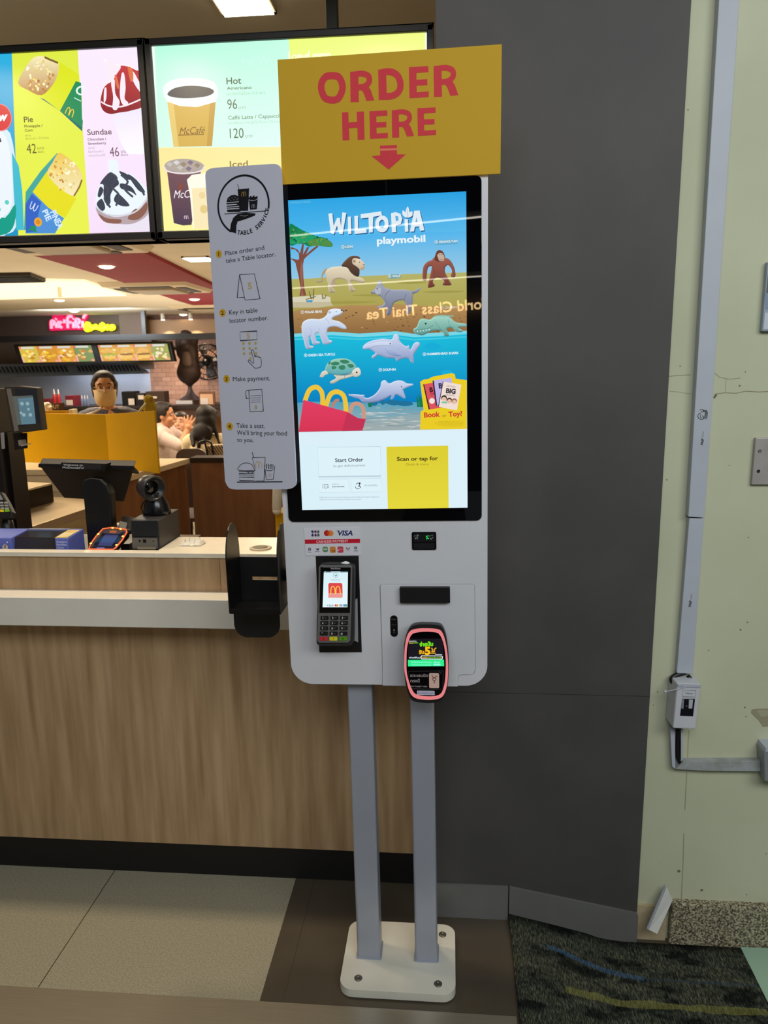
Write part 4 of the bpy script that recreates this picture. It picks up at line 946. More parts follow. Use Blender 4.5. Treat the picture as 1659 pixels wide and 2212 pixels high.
A.txt(466, 1432, 'แตะแรบบิท', 62, (170, 160, 160), R8, wd=380, bold=0.015); A.txt(466, 1548, 'ตรงนี้', 62, (170, 160, 160), R8, wd=206, bold=0.015); A.txt(474, 1652, 'TAP RABBIT HERE', 30, (150, 142, 144), R8, wd=360, bold=0.02)
A.rect(872, 1348, 1094, 1678, (216, 180, 168), R8, r=3); RB = (104, 64, 58)
A.line([(932, 1384), (956, 1440), (984, 1460), (1010, 1440), (1030, 1412), (1054, 1430)], 13, RB, R8, smooth=4); A.disc(986, 1480, 40, RB, R8, rin=26); A.line([(986, 1516), (986, 1552), (1004, 1560)], 16, RB, R8)
A.rect(610, 1730, 996, 1830, (186, 184, 204), R8, r=1.6); A.rect(634, 1756, 664, 1806, (150, 150, 180), R8); A.txt(696, 1768, 'Contactless', 18, (110, 108, 140), R8, wd=160); A.txt(690, 1802, 'POWERED BY READER', 20, (100, 98, 132), R8, wd=280, bold=0.02)
A.line([(1090, 1320), (1140, 1360)], 14, (80, 74, 78), R8)
s.build('tap_panel', M_printg, rd)
s = MB(); u_, v_ = kf.uv(920, 1425); s.fbox(kf, u_ - 0.02, u_ + 0.02, v_ - 0.02, v_ + 0.02, 0.0025, 0.045); s.build('mount_arm', M_black, rd)

# ------------------------------------------------------------------ ORDER HERE sign
fo = kf.off(0.0085)
P = [fo.uv(*p) for p in ((599.5, 129), (1084, 95.5), (1081, 375), (609.5, 398.5))]
sg = MB(); sg.prism(fo, P, -0.004, 0.0, 0, lin((196, 155, 32)))
A = Art(sg, fo, 0.0003, 0.0001); R6 = ZM(580, 60, 0.3255); RD = (206, 56, 66)
A.line([(420, 318), (464, 326), (488, 370), (488, 420), (462, 470), (420, 480), (376, 466), (352, 414), (354, 364), (380, 326)], 48, RD, R6, closed=True, smooth=4)
def sign_text(P_, conv=R6): A.pl(P_, RD, conv)
def ring_poly(outer, inner): # letter with a counter, cut open by a hairline
    A.pl(outer + [outer[0]] + [inner[0]] + inner[::-1], RD, R6)
def glyphR(x0, y0, x1, y1, dy0, dy1, st):  # R : stem, bowl, leg
    hgt = y1 - y0
    A.pl([(x0, y0 + 4), (x0 + st, y0), (x0 + st + 4, y1 - 2), (x0 + 3, y1)], RD, R6)
    bw = (x1 - x0)
    A.line([(x0 + st * .6, y0 + st * .36 + 2), (x0 + bw * .5, y0 + st * .34 - 2), (x0 + bw * .76, y0 + hgt * .16), (x0 + bw * .78, y0 + hgt * .36), (x0 + bw * .56, y0 + hgt * .5), (x0 + st * .6, y0 + hgt * .53)], st * .74, RD, R6, smooth=5)
    A.pl([(x0 + bw * .46, y0 + hgt * .5), (x0 + bw * .72, y0 + hgt * .46), (x0 + bw * .86, y0 + hgt * .62), (x0 + bw * 1.0, y1 - 12), (x0 + bw * .68, y1 - 8), (x0 + bw * .56, y0 + hgt * .7), (x0 + bw * .44, y0 + hgt * .58)], RD, R6)
def glyphE(x0, y0, x1, y1, st, th, sl):
    A.pl([(x0, y0 + sl), (x1 - 2, y0), (x1, y0 + th), (x0 + st, y0 + th + sl * .8), (x0 + st, y0 + (y1 - y0) * .5 - th / 2 + sl * .5), (x1 - 8, y0 + (y1 - y0) * .5 - th / 2), (x1 - 8, y0 + (y1 - y0) * .5 + th / 2), (x0 + st + 1, y0 + (y1 - y0) * .5 + th / 2 + sl * .4), (x0 + st + 2, y1 - th), (x1 + 2, y1 - th - sl * .7), (x1 + 2, y1 - sl), (x0 + 4, y1)], RD, R6)
glyphR(542, 288, 702, 494, 0, 0, 54)
A.pl([(728, 278), (780, 274), (786, 476), (732, 480)], RD, R6)
A.line([(750, 296), (810, 292), (856, 318), (876, 372), (864, 424), (820, 452), (756, 456)], 46, RD, R6, smooth=5)
glyphE(932, 254, 1062, 468, 50, 40, 8); glyphR(1096, 250, 1260, 460, 0, 0, 52)
A.pl([(488, 562), (530, 560), (532, 628), (588, 625), (586, 558), (634, 555), (638, 742), (592, 744), (590, 664), (534, 667), (538, 746), (492, 748)], RD, R6)
glyphE(670, 548, 790, 738, 46, 36, 6); glyphR(818, 544, 966, 730, 0, 0, 46); glyphE(988, 528, 1110, 718, 44, 36, 6)
A.pl([(740, 782), (852, 778), (852, 800), (740, 804)], RD, R6); A.pl([(740, 816), (852, 812), (853, 840), (912, 840), (798, 942), (684, 852), (742, 846)], RD, R6)
A.pl([(741, 803), (853, 800), (853, 812), (741, 816)], (230, 128, 100), R6)
o = sg.build('order_here_sign', M_print, None, loc=kf.pt(*K(840, 390), 0.006)); tag(o, 'yellow board reading ORDER HERE in red with a down arrow, atop the kiosk', 'sign')

# ------------------------------------------------------------------ TABLE SERVICE board
fa = Fr(onY(607, 700, 1.672), V((math.cos(math.radians(20)), math.sin(math.radians(-20)), 0.011)), KV)
Z4 = ZM(430, 340, 0.3343)
def Q(x, y): return fa.uv(*Z4(x, y))
ta, tb_ = Q(40, 1000), Q(560, 1000)
c00 = Q(172, 2140); c11 = Q(525, 44); c10 = Q(620, 2138); c01 = Q(40, 76)
ol = [Q(*p) for p in cr([(40, 120), (46, 92), (66, 76), (90, 68)], 3, False) + cr([(468, 42), (500, 44), (520, 62), (528, 92)], 3, False) + cr([(626, 2090), (620, 2118), (598, 2138), (570, 2144)], 3, False) + cr([(250, 2146), (206, 2142), (182, 2122), (168, 2090)], 3, False)]
sg = MB(); sg.prism(fa, ol, -0.005, 0.0, 0, lin((196, 198, 214)))
A = Art(sg, fa, 0.0003, 0.0001); K1 = (22, 22, 28)
cc = Q(285, 310); rr_ = Q(458, 310)[0] - cc[0]; rv = (Q(285, 110)[1] - cc[1]); rq = (rr_ + rv) / 2
n = 44; w_ = A.w + A.st; vs_ = []
for i in range(n + 1):
    a = math.radians(-12 + 250 * i / n)
    for k_ in (0.935, 1.0): vs_.append(fa.pt(cc[0] + rr_ * k_ * math.cos(a), cc[1] + rv * k_ * math.sin(a), w_))
sg.add(vs_, [(2 * i, 2 * i + 1, 2 * i + 3, 2 * i + 2) for i in range(n)], 0, False, lin(K1))
st_ = 'TABLE SERVICE'
for i, ch in enumerate(st_):
    a = math.radians(256 + i * 7.4); A.fr = Fr(fa.pt(cc[0] + rr_ * .99 * math.cos(a), cc[1] + rv * .97 * math.sin(a), 0), fa.u * (-math.sin(a)) + fa.v * math.cos(a), -(fa.u * math.cos(a) + fa.v * math.sin(a)))
    vs0, fs = text_mesh(ch, 0.025)
    if vs0:
        sc_ = 0.0128; x0 = (min(p[0] for p in vs0) + max(p[0] for p in vs0)) / 2; w_ = A.w + 2 * A.st
        sg.add([A.fr.pt((p[0] - x0) * sc_, p[1] * sc_, w_) for p in vs0], fs, 0, False, lin(K1))
A.fr = fa
# hand, tray, burger, cup, fries
A.pl([(200, 478), (206, 430), (222, 390), (250, 366), (300, 358), (366, 362), (362, 376), (320, 392), (280, 406), (250, 414), (242, 440), (240, 492)], K1, Z4); A.line([(266, 376), (300, 380), (316, 372)], 3, (150, 150, 160), Z4)
A.line([(165, 366), (432, 346)], 5, K1, Z4)
A.line([(250, 174), (258, 202)], 4, K1, Z4); A.pl([(250, 206), (324, 200), (318, 344), (282, 346), (262, 344)], K1, Z4); A.arch(290, 252, 38, 30, (190, 150, 70), Z4, sw=.13)
A.pl([(178, 290), (186, 262), (206, 246), (234, 242), (262, 254), (272, 282)], K1, Z4)
for (x, y) in ((196, 270), (214, 262), (234, 258), (252, 264), (206, 278), (226, 274), (246, 274)): A.disc(x, y, 2.6, (200, 200, 214), Z4, n=8)
A.line([(178, 300), (272, 292)], 8, K1, Z4); A.pl([(240, 298), (270, 296), (254, 308)], K1, Z4); A.line([(180, 316), (274, 308)], 7, K1, Z4); A.line([(180, 328), (274, 322)], 6, K1, Z4)
A.pl([(182, 338), (272, 332), (272, 346), (262, 352), (190, 354), (182, 348)], K1, Z4)
A.pl([(322, 270), (340, 278), (366, 274), (380, 264), (374, 334), (330, 338)], K1, Z4); A.arch(352, 328, 26, 24, (200, 200, 214), Z4, sw=.12)
for i, (x, h_) in enumerate(((324, 14), (334, 24), (344, 18), (354, 26), (364, 18), (374, 22))): A.pl([(x - 5, 276), (x - 5, 274 - h_), (x + 5, 272 - h_), (x + 5, 274)], K1, Z4)
A.line([(322, 272), (340, 280), (366, 276), (380, 266)], 3, (196, 198, 214), Z4, smooth=3)
GD = (206, 160, 40)
for (x, y, nn) in ((128, 624, '1'), (152, 1004, '2'), (178, 1431, '3'), (198, 1738, '4')):
    A.disc(x, y, 25, GD, Z4); A.txt(x, y + 13, nn, 24, (84, 60, 18), Z4, al='c', bold=0.03)
def wr(x, y, t, wd, rot): A.txt(x, y, t, 28, (40, 40, 50), Z4, wd=wd, rot=rot)
wr(170, 634, 'Place order and', 254, 2.2); wr(174, 682, 'take a Table locator.', 322, 1.8)
wr(196, 1016, 'Key in table', 184, 1.2); wr(199, 1070, 'locator number.', 250, 1.2); wr(220, 1446, 'Make payment.', 240, 0.4)
wr(243, 1746, 'Take a seat.', 182, 0); wr(246, 1792, "We'll bring your food", 322, 0.2); wr(247, 1838, 'to you.', 106, 0)
D = (60, 60, 68)
A.line([(262, 758), (358, 752), (394, 914), (298, 922)], 4, D, Z4, closed=True); A.line([(262, 758), (247, 906), (294, 904)], 4, D, Z4); A.txt(330, 850, '5', 40, (190, 170, 120), Z4, al='c', bold=0.03)
A.line([(265, 1128), (374, 1122), (376, 1178), (267, 1184)], 4, D, Z4, closed=True); A.txt(320, 1169, '5', 32, (190, 170, 120), Z4, al='c', bold=0.03)
for r_ in range(3):
    for c_ in range(3): A.disc(287 + c_ * 39 + r_ * 2, 1202 + r_ * 33 - c_, 10, (186, 166, 110), Z4, n=12)
A.disc(332, 1300, 10, (186, 166, 110), Z4, n=12)
A.line([(352, 1304), (338, 1252), (346, 1244), (354, 1254), (362, 1290), (368, 1280), (376, 1290), (382, 1284), (390, 1294), (396, 1292), (402, 1310), (400, 1352), (364, 1362), (348, 1348), (318, 1318), (324, 1308), (342, 1324), (352, 1330)], 4, D, Z4, closed=True, smooth=2)
A.line([(322, 1504), (406, 1498), (416, 1640), (330, 1644)], 4, D, Z4, closed=True); A.line([(322, 1504), (306, 1508), (302, 1520), (306, 1558), (324, 1556)], 4, D, Z4)
for y in (1540, 1554, 1568, 1582): A.line([(334, y + 1), (402, y - 2)], 2.5, (100, 100, 110), Z4)
A.txt(368, 1626, '8', 24, (176, 160, 120), Z4, al='c', bold=0.03)
A.line([(245, 2098), (540, 2096)], 6, (20, 20, 24), Z4)
A.line([(344, 1940), (428, 1938), (420, 2090), (362, 2090)], 3.5, D, Z4); A.line([(344, 1940), (362, 2010)], 3.5, D, Z4); A.line([(345, 1906), (352, 1938)], 6, D, Z4); A.arch(388, 2008, 50, 44, (200, 150, 60), Z4, sw=.1)
A.line([(256, 2022), (262, 1994), (284, 1978), (310, 1974), (340, 1984), (358, 2014), (358, 2022)], 3.5, D, Z4, closed=True, smooth=3)
A.line([(258, 2030), (358, 2030), (358, 2042), (258, 2042)], 3.5, D, Z4, closed=True); A.line([(312, 2032), (334, 2044), (352, 2032)], 3.5, D, Z4); A.line([(258, 2052), (358, 2052)], 3.5, D, Z4); A.line([(258, 2066), (356, 2066), (356, 2088), (262, 2088)], 3.5, D, Z4, closed=True)
A.line([(426, 2014), (440, 2024), (470, 2024), (488, 2010), (480, 2080), (436, 2084)], 3.5, D, Z4, closed=True); A.arch(458, 2068, 24, 24, (176, 150, 110), Z4, sw=.1)
for x, h_ in ((430, 20), (444, 30), (458, 24), (472, 28), (484, 18)): A.line([(x - 6, 2014), (x - 6, 2012 - h_), (x + 6, 2012 - h_), (x + 6, 2014)], 3, D, Z4)
lo = onY(560, 1050, 1.67)
o = sg.build('table_service_board', M_print, None, loc=lo); tag(o, 'tall white rounded board explaining TABLE SERVICE in four numbered steps', 'sign')
# bracket strip fixing the board to the kiosk edge
s = MB(); e0 = Q(530, 300); e1 = Q(600, 1900)
# ------------------------------------------------------------------ black holder beside the kiosk
hold = thing('locator_holder', onY(560, 1376, 1.75), 'black metal holder with two side fins, fixed left of the kiosk', 'holder')
# side fin on the left: rounded top, standing front to back
hx = onY(500, 1250, 1.70).x
def Zx(px, py, X): p_ = onX(px, py, X); return (p_.y, p_.z)
hx2 = onY(613, 1250, 1.70).x
fin = lambda X, zt, zb: Fr((X, 0, 0), (0, 1, 0), (0, 0, 1))
za = onY(500, 1134, 1.70).z; zb_ = onY(497, 1328, 1.66).z
yb0, yb1 = 1.665, 1.775
ym, hw = (yb0 + yb1) / 2, (yb1 - yb0) / 2
finol = [(yb0 + 0.006, zb_), (yb1, zb_), (yb1, za - 0.085)] + [(ym + hw * math.cos(math.radians(a)), za - 0.085 + 0.085 * math.sin(math.radians(a))) for a in range(10, 180, 10)] + [(yb0, za - 0.085)]
for X in (hx, hx2 - 0.006):
    s = MB(); s.prism(Fr((X, 0, 0), (0, 1, 0), (0, 0, 1)), finol, -0.0015, 0.0015); s.build('side_fin', M_blackm, hold)
zt = onY(560, 1203, 1.775).z; zm = onY(560, 1296, 1.775).z; zs = onY(575, 1249, 1.775).z
xa_, xb_ = hx, hx2 - 0.004; sl0 = onY(545, 1249, 1.775).x; sl1 = onY(611, 1249, 1.775).x; q_ = 0.0042
s = MB()
s.box(xa_, xb_, 1.774, 1.777, zs + q_, zt); s.box(xa_, xb_, 1.774, 1.777, zm, zs - q_); s.box(xa_, sl0, 1.774, 1.777, zs - q_, zs + q_); s.box(sl1, xb_, 1.774, 1.777, zs - q_, zs + q_)
s.build('back_plate', M_black, hold)
s = MB(); s.box(xa_, xb_, yb0 + 0.006, 1.777, zb_ - 0.0015, zb_ + 0.0015); s.box(xa_, xb_, yb0 + 0.005, yb0 + 0.008, zb_, zb_ + 0.012)
s.build('tray', M_blackm, hold)
l0 = onY(505, 1334, 1.775); l1 = onY(606, 1378, 1.775)
s = MB(); s.prism(Fr((0, 1.775, 0)), rr(l0.x, l1.x, l1.z, zb_, 0.034, 8, (1, 1, 0, 0)), -0.003, 0.0); s.build('lower_plate', M_black, hold)
s = MB(); s.box(xb_ - 0.02, kf.pt(uL, zt, 0).x - 0.0004, 1.777, 1.795, zm + 0.05, zt - 0.03); s.build('fixing_arm', M_black, hold)
# ================================================================== COUNTER
ZT = 1.074
XR = xl - 0.002
counter = thing('service_counter', (-1.2, 2.2, 0), 'long oak-fronted service counter with white ledge and black plinth behind the kiosk', 'counter')
s = MB(); s.box(-4, XR, 2.075, 2.42, 0.0, 0.112); s.build('plinth', mat('black_plinth', (9, 8, 8), 0.55, noise=0.2, nscale=12), counter)
s = MB(); s.box(-4, XR, 2.066, 2.40, 0.112, 0.876); s.build('front_panel', M_wood, counter)
s = MB(); s.box(-4, XR, 1.95, 2.06, 0.874, 0.9585); s.build('ledge', mat('white_ledge', (226, 220, 208), 0.4, noise=0.04, nscale=8), counter, bevel=0.002)
s = MB()
sx = onY(475, 1230, 2.025).x
s.box(-4, sx - 0.0006, 2.025, 2.05, 0.9585, 1.060); s.box(sx + 0.0006, XR, 2.025, 2.05, 0.9585, 1.060)
s.build('riser', M_wood, counter)
s = MB(); xws = onY(345, 1186, 2.075).x + 0.004
s.box(xws, XR, 2.018, 2.222, 1.060, ZT - 0.0006); s.box(-4, xws - 0.0005, 2.018, 2.052, 1.060, ZT - 0.0006)
s.build('worktop', M_wtop, counter, bevel=0.001)
ZI = 1.03
s = MB(); s.box(-4, xws - 0.003, 2.054, 2.44, ZI - 0.03, ZI - 0.0006); s.build('equipment_deck', mat('deck_brown', (92, 74, 54), 0.5, noise=0.08, nscale=8), counter)
g = onZ(565, 1185, ZT); gc = onZ(563, 1184, ZT)
s = MB(); s.lathe((gc.x, gc.y, ZT), [(0.032, 0), (0.032, 0.002), (0.028, 0.003), (0.022, 0.003), (0.022, 0.0015), (1e-6, 0.0015)], 28); s.build('grommet', mat('grommet_beige', (196, 184, 160), 0.5, noise=0.05, nscale=20), counter)
s = MB(); s.lathe((gc.x, gc.y, ZT + 0.0016), [(0.0215, 0), (0.0215, 0.0004), (1e-6, 0.0004)], 24); s.build('grommet_cap', mat('grommet_cap', (128, 118, 98), 0.6, noise=0.05, nscale=20), counter)

# crumpled tissue
Bz = ZM(130, 980, 0.19892); Az = ZM(0, 980, 0.19892)
tp = onZ(415, 1176, ZT)
s = MB(); rt = random.Random(5); G_ = 11
pts = []
for i in range(G_):
    for j in range(7):
        d_ = min(i, G_ - 1 - i, j, 6 - j)
        pts.append((tp.x - 0.034 + 0.068 * i / (G_ - 1) + rt.uniform(-.003, .003), tp.y - 0.02 + 0.05 * j / 6 + rt.uniform(-.003, .003), ZT + 0.001 + (0 if d_ == 0 else rt.uniform(0.003, 0.022) * min(1, d_ / 2))))
s.add(pts, [(i * 7 + j, i * 7 + j + 1, (i + 1) * 7 + j + 1, (i + 1) * 7 + j) for i in range(G_ - 1) for j in range(6)])
o = s.build('tissue', mat('white_tissue', (226, 222, 210), 0.85, noise=0.04, nscale=50), None, loc=(tp.x, tp.y, ZT)); tag(o, 'crumpled white tissue lying on the white counter top', 'tissue')

# receipt printer with scanner on top
YP = 2.075
pa, pb = onY(285, 1186, YP), onY(346, 1186, YP); pt_ = onY(346, 1124, YP)
pr_ = thing('receipt_printer', ((pa.x + pb.x) / 2, 2.15, ZI), 'dark grey receipt printer standing on the counter beside the tissue', 'printer')
ys = 2.245
s = MB(); s.hexa([(pa.x, YP, ZI), (pb.x, YP, ZI), (pb.x, ys, ZI), (pa.x, ys, ZI), (pa.x, YP + 0.006, pt_.z), (pb.x, YP + 0.006, pt_.z), (pb.x, ys, pt_.z + 0.001), (pa.x, ys, pt_.z + 0.001)])
s.build('body', M_dgrey, pr_, bevel=0.003)
fp = Fr((0, YP - 0.001, 0)); a = fp.uv(285, 1162); b = fp.uv(341, 1185); 
s = MB(); s.fbox(fp, a[0], b[0], b[1], a[1], -0.002, 0.001, 0, lin((112, 106, 96)))
A = Art(s, fp, 0.0012, 0.0001); A.rect(855, 935, 875, 960, (20, 20, 20), Bz); A.rect(900, 930, 938, 966, (16, 16, 16), Bz); A.disc(1012, 948, 8, (30, 28, 26), Bz, n=10); A.rect(840, 1012, 1040, 1040, (160, 146, 120), Bz)
s.build('port_panel', M_print, pr_)
s = MB(); a = fp.uv(283, 1125); b = fp.uv(343, 1158); s.fbox(fp, a[0], b[0], b[1], a[1], -0.003, 0.0012); s.build('paper_door', mat('slate_plastic', (34, 36, 40), 0.4, noise=0.1, nscale=30), pr_)
scz = pt_.z + 0.0016
sb = onY(339, 1121, 2.16)
sn = thing('barcode_scanner', (sb.x, 2.165, scz), 'black hands-free barcode scanner with a round tilted head, on top of the printer', 'scanner')
s = MB(); s.lathe((sb.x, 2.165, scz), [(0.042, 0), (0.041, 0.012), (0.036, 0.032), (0.026, 0.05), (0.016, 0.06), (0.012, 0.068)], 26, sx=1.0, sy=0.85); base_ = s.build('base', mat('scanner_gloss_black', (16, 17, 20), 0.2, noise=0.1, nscale=20), sn)
hc = onY(322, 1052, 2.15); hax = V((0.75, -0.55, -0.1)).normalized()
s = MB(); s.lathe(hc - hax * 0.03, [(1e-6, -0.004), (0.018, -0.002), (0.032, 0.012), (0.038, 0.032), (0.039, 0.056), (0.036, 0.060), (0.033, 0.058), (0.030, 0.046), (1e-6, 0.042)], 28, hax); s.build('head', mat('scanner_charcoal', (44, 42, 44), 0.35, noise=0.1, nscale=20), sn)
s = MB(); s.lathe(hc + hax * 0.0135, [(0.0295, 0), (0.0295, 0.0012), (1e-6, 0.002)], 24, hax); s.build('scan_window', M_blackg, sn)
s = MB(); s.tube([(sb.x + 0.004, 2.165, scz + 0.06), hc + V((0.012, 0, -0.035)), hc + V((0.002, 0, -0.02))], 0.010, 10); s.build('neck', M_black, sn)
s = MB(); s.tube(cr([(hc.x - 0.014, 2.17, hc.z - 0.034), (hc.x - 0.05, 2.2, hc.z - 0.07), (hc.x - 0.07, 2.26, hc.z - 0.11), (hc.x - 0.075, 2.27, ZI + 0.003)], 5, False), 0.0022, 8); s.build('cable', M_black, sn)

# register terminal seen from behind
tb2 = onY(215, 1186, 2.2)
pos = thing('register_terminal', (tb2.x, 2.22, ZI), 'dark cash register touchscreen seen from behind, tilted on a thick black stand', 'cash register')
s = MB(); c1, c2 = onY(186, 1186, 2.18), onY(241, 1186, 2.18); zt_ = onY(215, 1034, 2.2).z
s.prism(Fr((0, 2.2, 0)), [(c1.x, ZI), (c2.x, ZI), (onY(241, 1066, 2.2).x, onY(241, 1066, 2.2).z), (onY(233, 1046, 2.2).x, onY(233, 1046, 2.2).z), (onY(220, 1034, 2.2).x, zt_), (onY(196, 1030, 2.2).x, zt_ + 0.004), (onY(182, 1036, 2.2).x, onY(182, 1036, 2.2).z), (onY(180, 1046, 2.2).x, onY(180, 1046, 2.2).z)], -0.03, 0.008)
s.build('stand', M_black, pos, bevel=0.006, seg=3)
yn, yf = 2.235, 2.36
q0, q1, q2, q3 = onY(84, 1005, yn), onY(289, 1010, yn), onY(268, 1084, yf), onY(138, 1076, yf)
off_ = V((0.0, 0.022, 0.02))
s = MB(); s.hexa([q3, q2, q2 + off_, q3 + off_, q0, q1, q1 + off_, q0 + off_]); s.build('screen_housing', mat('warm_dark_grey', (56, 50, 45), 0.5, noise=0.08, nscale=20), pos, bevel=0.003)
s = MB(); a, b = onY(82, 1001, yn - 0.006), onY(300, 1022, yn - 0.006); s.hexa([onY(82, 1009, yn - 0.004), onY(290, 1015, yn - 0.004), onY(301, 1024, yn + 0.05), onY(92, 1012, yn + 0.05), onY(83, 1001, yn - 0.004), onY(289, 1006, yn - 0.004), onY(300, 1018, yn + 0.05), onY(94, 1004, yn + 0.05)]); s.build('top_rim', M_black, pos, bevel=0.002)
fv = Fr((0, 2.2, 0)); a, b = fv.uv(131, 999), fv.uv(231, 1017)
s = MB(); s.prism(fv, [fv.uv(*p) for p in ((134, 998.5), (231, 1001.5), (227, 1017), (129, 1014.5))], -0.03, 0.004, 0, lin((26, 24, 24)))
A = Art(s, fv, 0.0044, 0.0001); A.pl([(690, 104), (1110, 116), (1098, 168), (680, 160)], (44, 40, 40), Az)
A.txt(696, 128, 'Welcome to', 20, (206, 206, 206), Az, wd=212, rot=-1.5, bold=0.01); A.txt(688, 157, "McDonald's!", 20, (206, 206, 206), Az, wd=228, rot=-1.5, bold=0.01)
s.build('customer_display', M_print, pos)

# reader with orange lights
YR = 2.075; zr = ZI + 0.012
n0, n1 = onY(191, 1189, YR), onY(246, 1190, YR); f0, f1 = onY(223, 1142, YR + 0.085), onY(278, 1146, YR + 0.085)
lr = thing('contactless_reader', ((n0.x + n1.x) / 2, YR + 0.04, ZI), 'small tilted payment reader edged with glowing orange lights, beside a blue box', 'card reader')
fu = (n1 - n0).normalized(); fvv = (f0 - n0) - fu * (f0 - n0).dot(fu); fl = Fr(n0, fu, fvv)
ol = [fl.uv(*p) for p in ((191, 1188), (246, 1189), (278, 1150), (274, 1143), (224, 1141), (216, 1146))]
s = MB(); s.prism(fl, ol, -0.016, 0); s.build('shell', M_black, lr, bevel=0.002)
s = MB(); A = Art(s, fl, 0.0006, 0.0001)
A.pl([(985, 1035), (1130, 835), (1350, 850), (1230, 1040)], (26, 22, 40), Az); A.pl([(1060, 1000), (1140, 880), (1290, 885), (1210, 1005)], (62, 66, 112), Az); A.rect(1195, 838, 1262, 860, (170, 70, 30), Az, r=.6); A.rect(1055, 1018, 1130, 1034, (96, 100, 170), Az)
s.build('display', M_screen, lr)
ringp = [Az(*p) for p in ((968, 1040), (985, 985), (1050, 895), (1120, 820), (1220, 806), (1370, 828), (1378, 860), (1330, 940), (1255, 1030), (1225, 1045))]
s = MB(); s.tube([fl.pt(*fl.uv(*p), 0.0015) for p in ringp], 0.0022, 8, closed=True); s.build('light_ring', mat('orange_ring_light', (200, 90, 50), 0.4, emit=0.9, ecol=(232, 96, 52), noise=0.02, nscale=20), lr)
for p in ((1225, 815), (1312, 826), (1070, 880), (990, 982), (1338, 905), (1268, 1000)):
    s = MB(); c_ = fl.pt(*fl.uv(*Az(*p)), 0.003); s.ell(c_, 0.0036, 0.0036, 0.0022, seg=10, rings=6); s.build('light', mat('amber_led', (255, 190, 90), 0.4, emit=2.4, ecol=(255, 190, 90), noise=0.02, nscale=20), lr)
# dark pad and phone-like handset behind the reader
h0 = onY(272, 1140, 2.2)
s = MB(); s.hexa([onY(254, 1152, 2.17), onY(282, 1156, 2.17), onY(293, 1130, 2.25), onY(264, 1127, 2.25), onY(255, 1140, 2.17), onY(283, 1145, 2.17), onY(291, 1117, 2.25), onY(265, 1113, 2.25)])
hs = thing('handset_cradle', (h0.x, 2.2, ZI), 'black handset cradle between the register stand and the printer', 'cradle')
s.build('cradle', M_black, hs, bevel=0.004)
s = MB(); s.hexa([onY(256, 1146, 2.165), onY(272, 1150, 2.165), onY(276, 1132, 2.19), onY(258, 1128, 2.19), onY(256, 1142, 2.165), onY(272, 1146, 2.165), onY(276, 1128, 2.19), onY(258, 1124, 2.19)]); s.build('handset', M_dgrey, hs, bevel=0.002)
s = MB(); s.box(h0.x - 0.012, h0.x + 0.016, 2.18, 2.24, ZI, ZI + 0.03); s.build('foot', M_black, hs)
# donation box
bl = thing('donation_box', (onY(90, 1187, 2.1).x, 2.12, ZI), 'blue box with clear window and yellow label, left of the orange-lit reader', 'donation box')
yf_, yb_ = 2.068, 2.17
M_blue = mat('box_blue', (92, 106, 190), 0.5, noise=0.05, nscale=15)
def slab(pf, pbk):  # front outline px on yf_, back outline px on yb_
    return [onY(*p, yf_) for p in pf], [onY(*p, yb_) for p in pbk]
zfb = onY(132, 1163, yf_).z; zbb = onY(197, 1142, yb_).z
def blk(x0, x1, M, name, zf=zfb, zb=zbb, par=bl):
    s = MB(); s.hexa([(x0, yf_, ZI), (x1, yf_, ZI), (x1, yb_, ZI), (x0, yb_, ZI), (x0, yf_, zf), (x1, yf_, zf), (x1, yb_, zb), (x0, yb_, zb)]); return s.build(name, M, par, bevel=0.003)
xr0, xr1 = onY(119, 1175, yf_).x, onY(147, 1175, yf_).x; xl0, xl1 = onY(-60, 1175, yf_).x, onY(25, 1175, yf_).x
blk(xr0, xr1, M_blue, 'end_block'); blk(xl0, xl1, M_blue, 'end_block')
s = MB(); s.box(xl1, xr0, yb_ - 0.012, yb_, ZI, zbb); s.box(xl1, xr0, yf_ + 0.004, yb_, ZI, ZI + 0.004); s.build('back_panel', mat('box_blue_grey', (110, 120, 160), 0.5, noise=0.05, nscale=15), bl)
s = MB(); s.hexa([(xl1, yf_ + 0.004, ZI), (xr0, yf_ + 0.004, ZI), (xr0, yf_ + 0.006, ZI), (xl1, yf_ + 0.006, ZI), (xl1, yf_ + 0.02, zfb - 0.002), (xr0, yf_ + 0.02, zfb - 0.002), (xr0, yf_ + 0.022, zfb - 0.002), (xl1, yf_ + 0.022, zfb - 0.002)])
s.hexa([(xl1, yf_ + 0.02, zfb - 0.004), (xr0, yf_ + 0.02, zfb - 0.004), (xr0, yb_ - 0.014, zbb - 0.006), (xl1, yb_ - 0.014, zbb - 0.006), (xl1, yf_ + 0.02, zfb - 0.002), (xr0, yf_ + 0.02, zfb - 0.002), (xr0, yb_ - 0.014, zbb - 0.004), (xl1, yb_ - 0.014, zbb - 0.004)])
s.build('window', mat('smoky_clear_plastic', (60, 52, 40), 0.08, noise=0.05, nscale=5, alpha=0.45), bl)
fb = Fr((0, yf_ - 0.0006, 0)); Ab = lambda x, y: Az(x, y); s = MB(); A = Art(s, fb, 0, 0.0001)
for i, t in enumerate(('Keeping', 'Families', 'Close')): A.txt(616, 966 + i * 31, t, 19, (206, 214, 236), Ab, wd=(112, 108, 78)[i], bold=0.02)
s.build('lettering', M_print, bl); s = MB(); A = Art(s, fb, 0, 0.0001)
A.pl([(26, 1034), (26, 1004), (52, 978), (84, 1004), (84, 1036)], (216, 206, 190), Ab); A.pl([(46, 990), (64, 990), (60, 1026), (48, 1026)], (120, 96, 80), Ab); A.disc(78, 962, 9, (216, 220, 240), Ab, n=8)
s.build('emblem', M_print, bl)
e = 0.0009
def topz(y): return zfb + (zbb - zfb) * (y - yf_) / (yb_ - yf_) + e
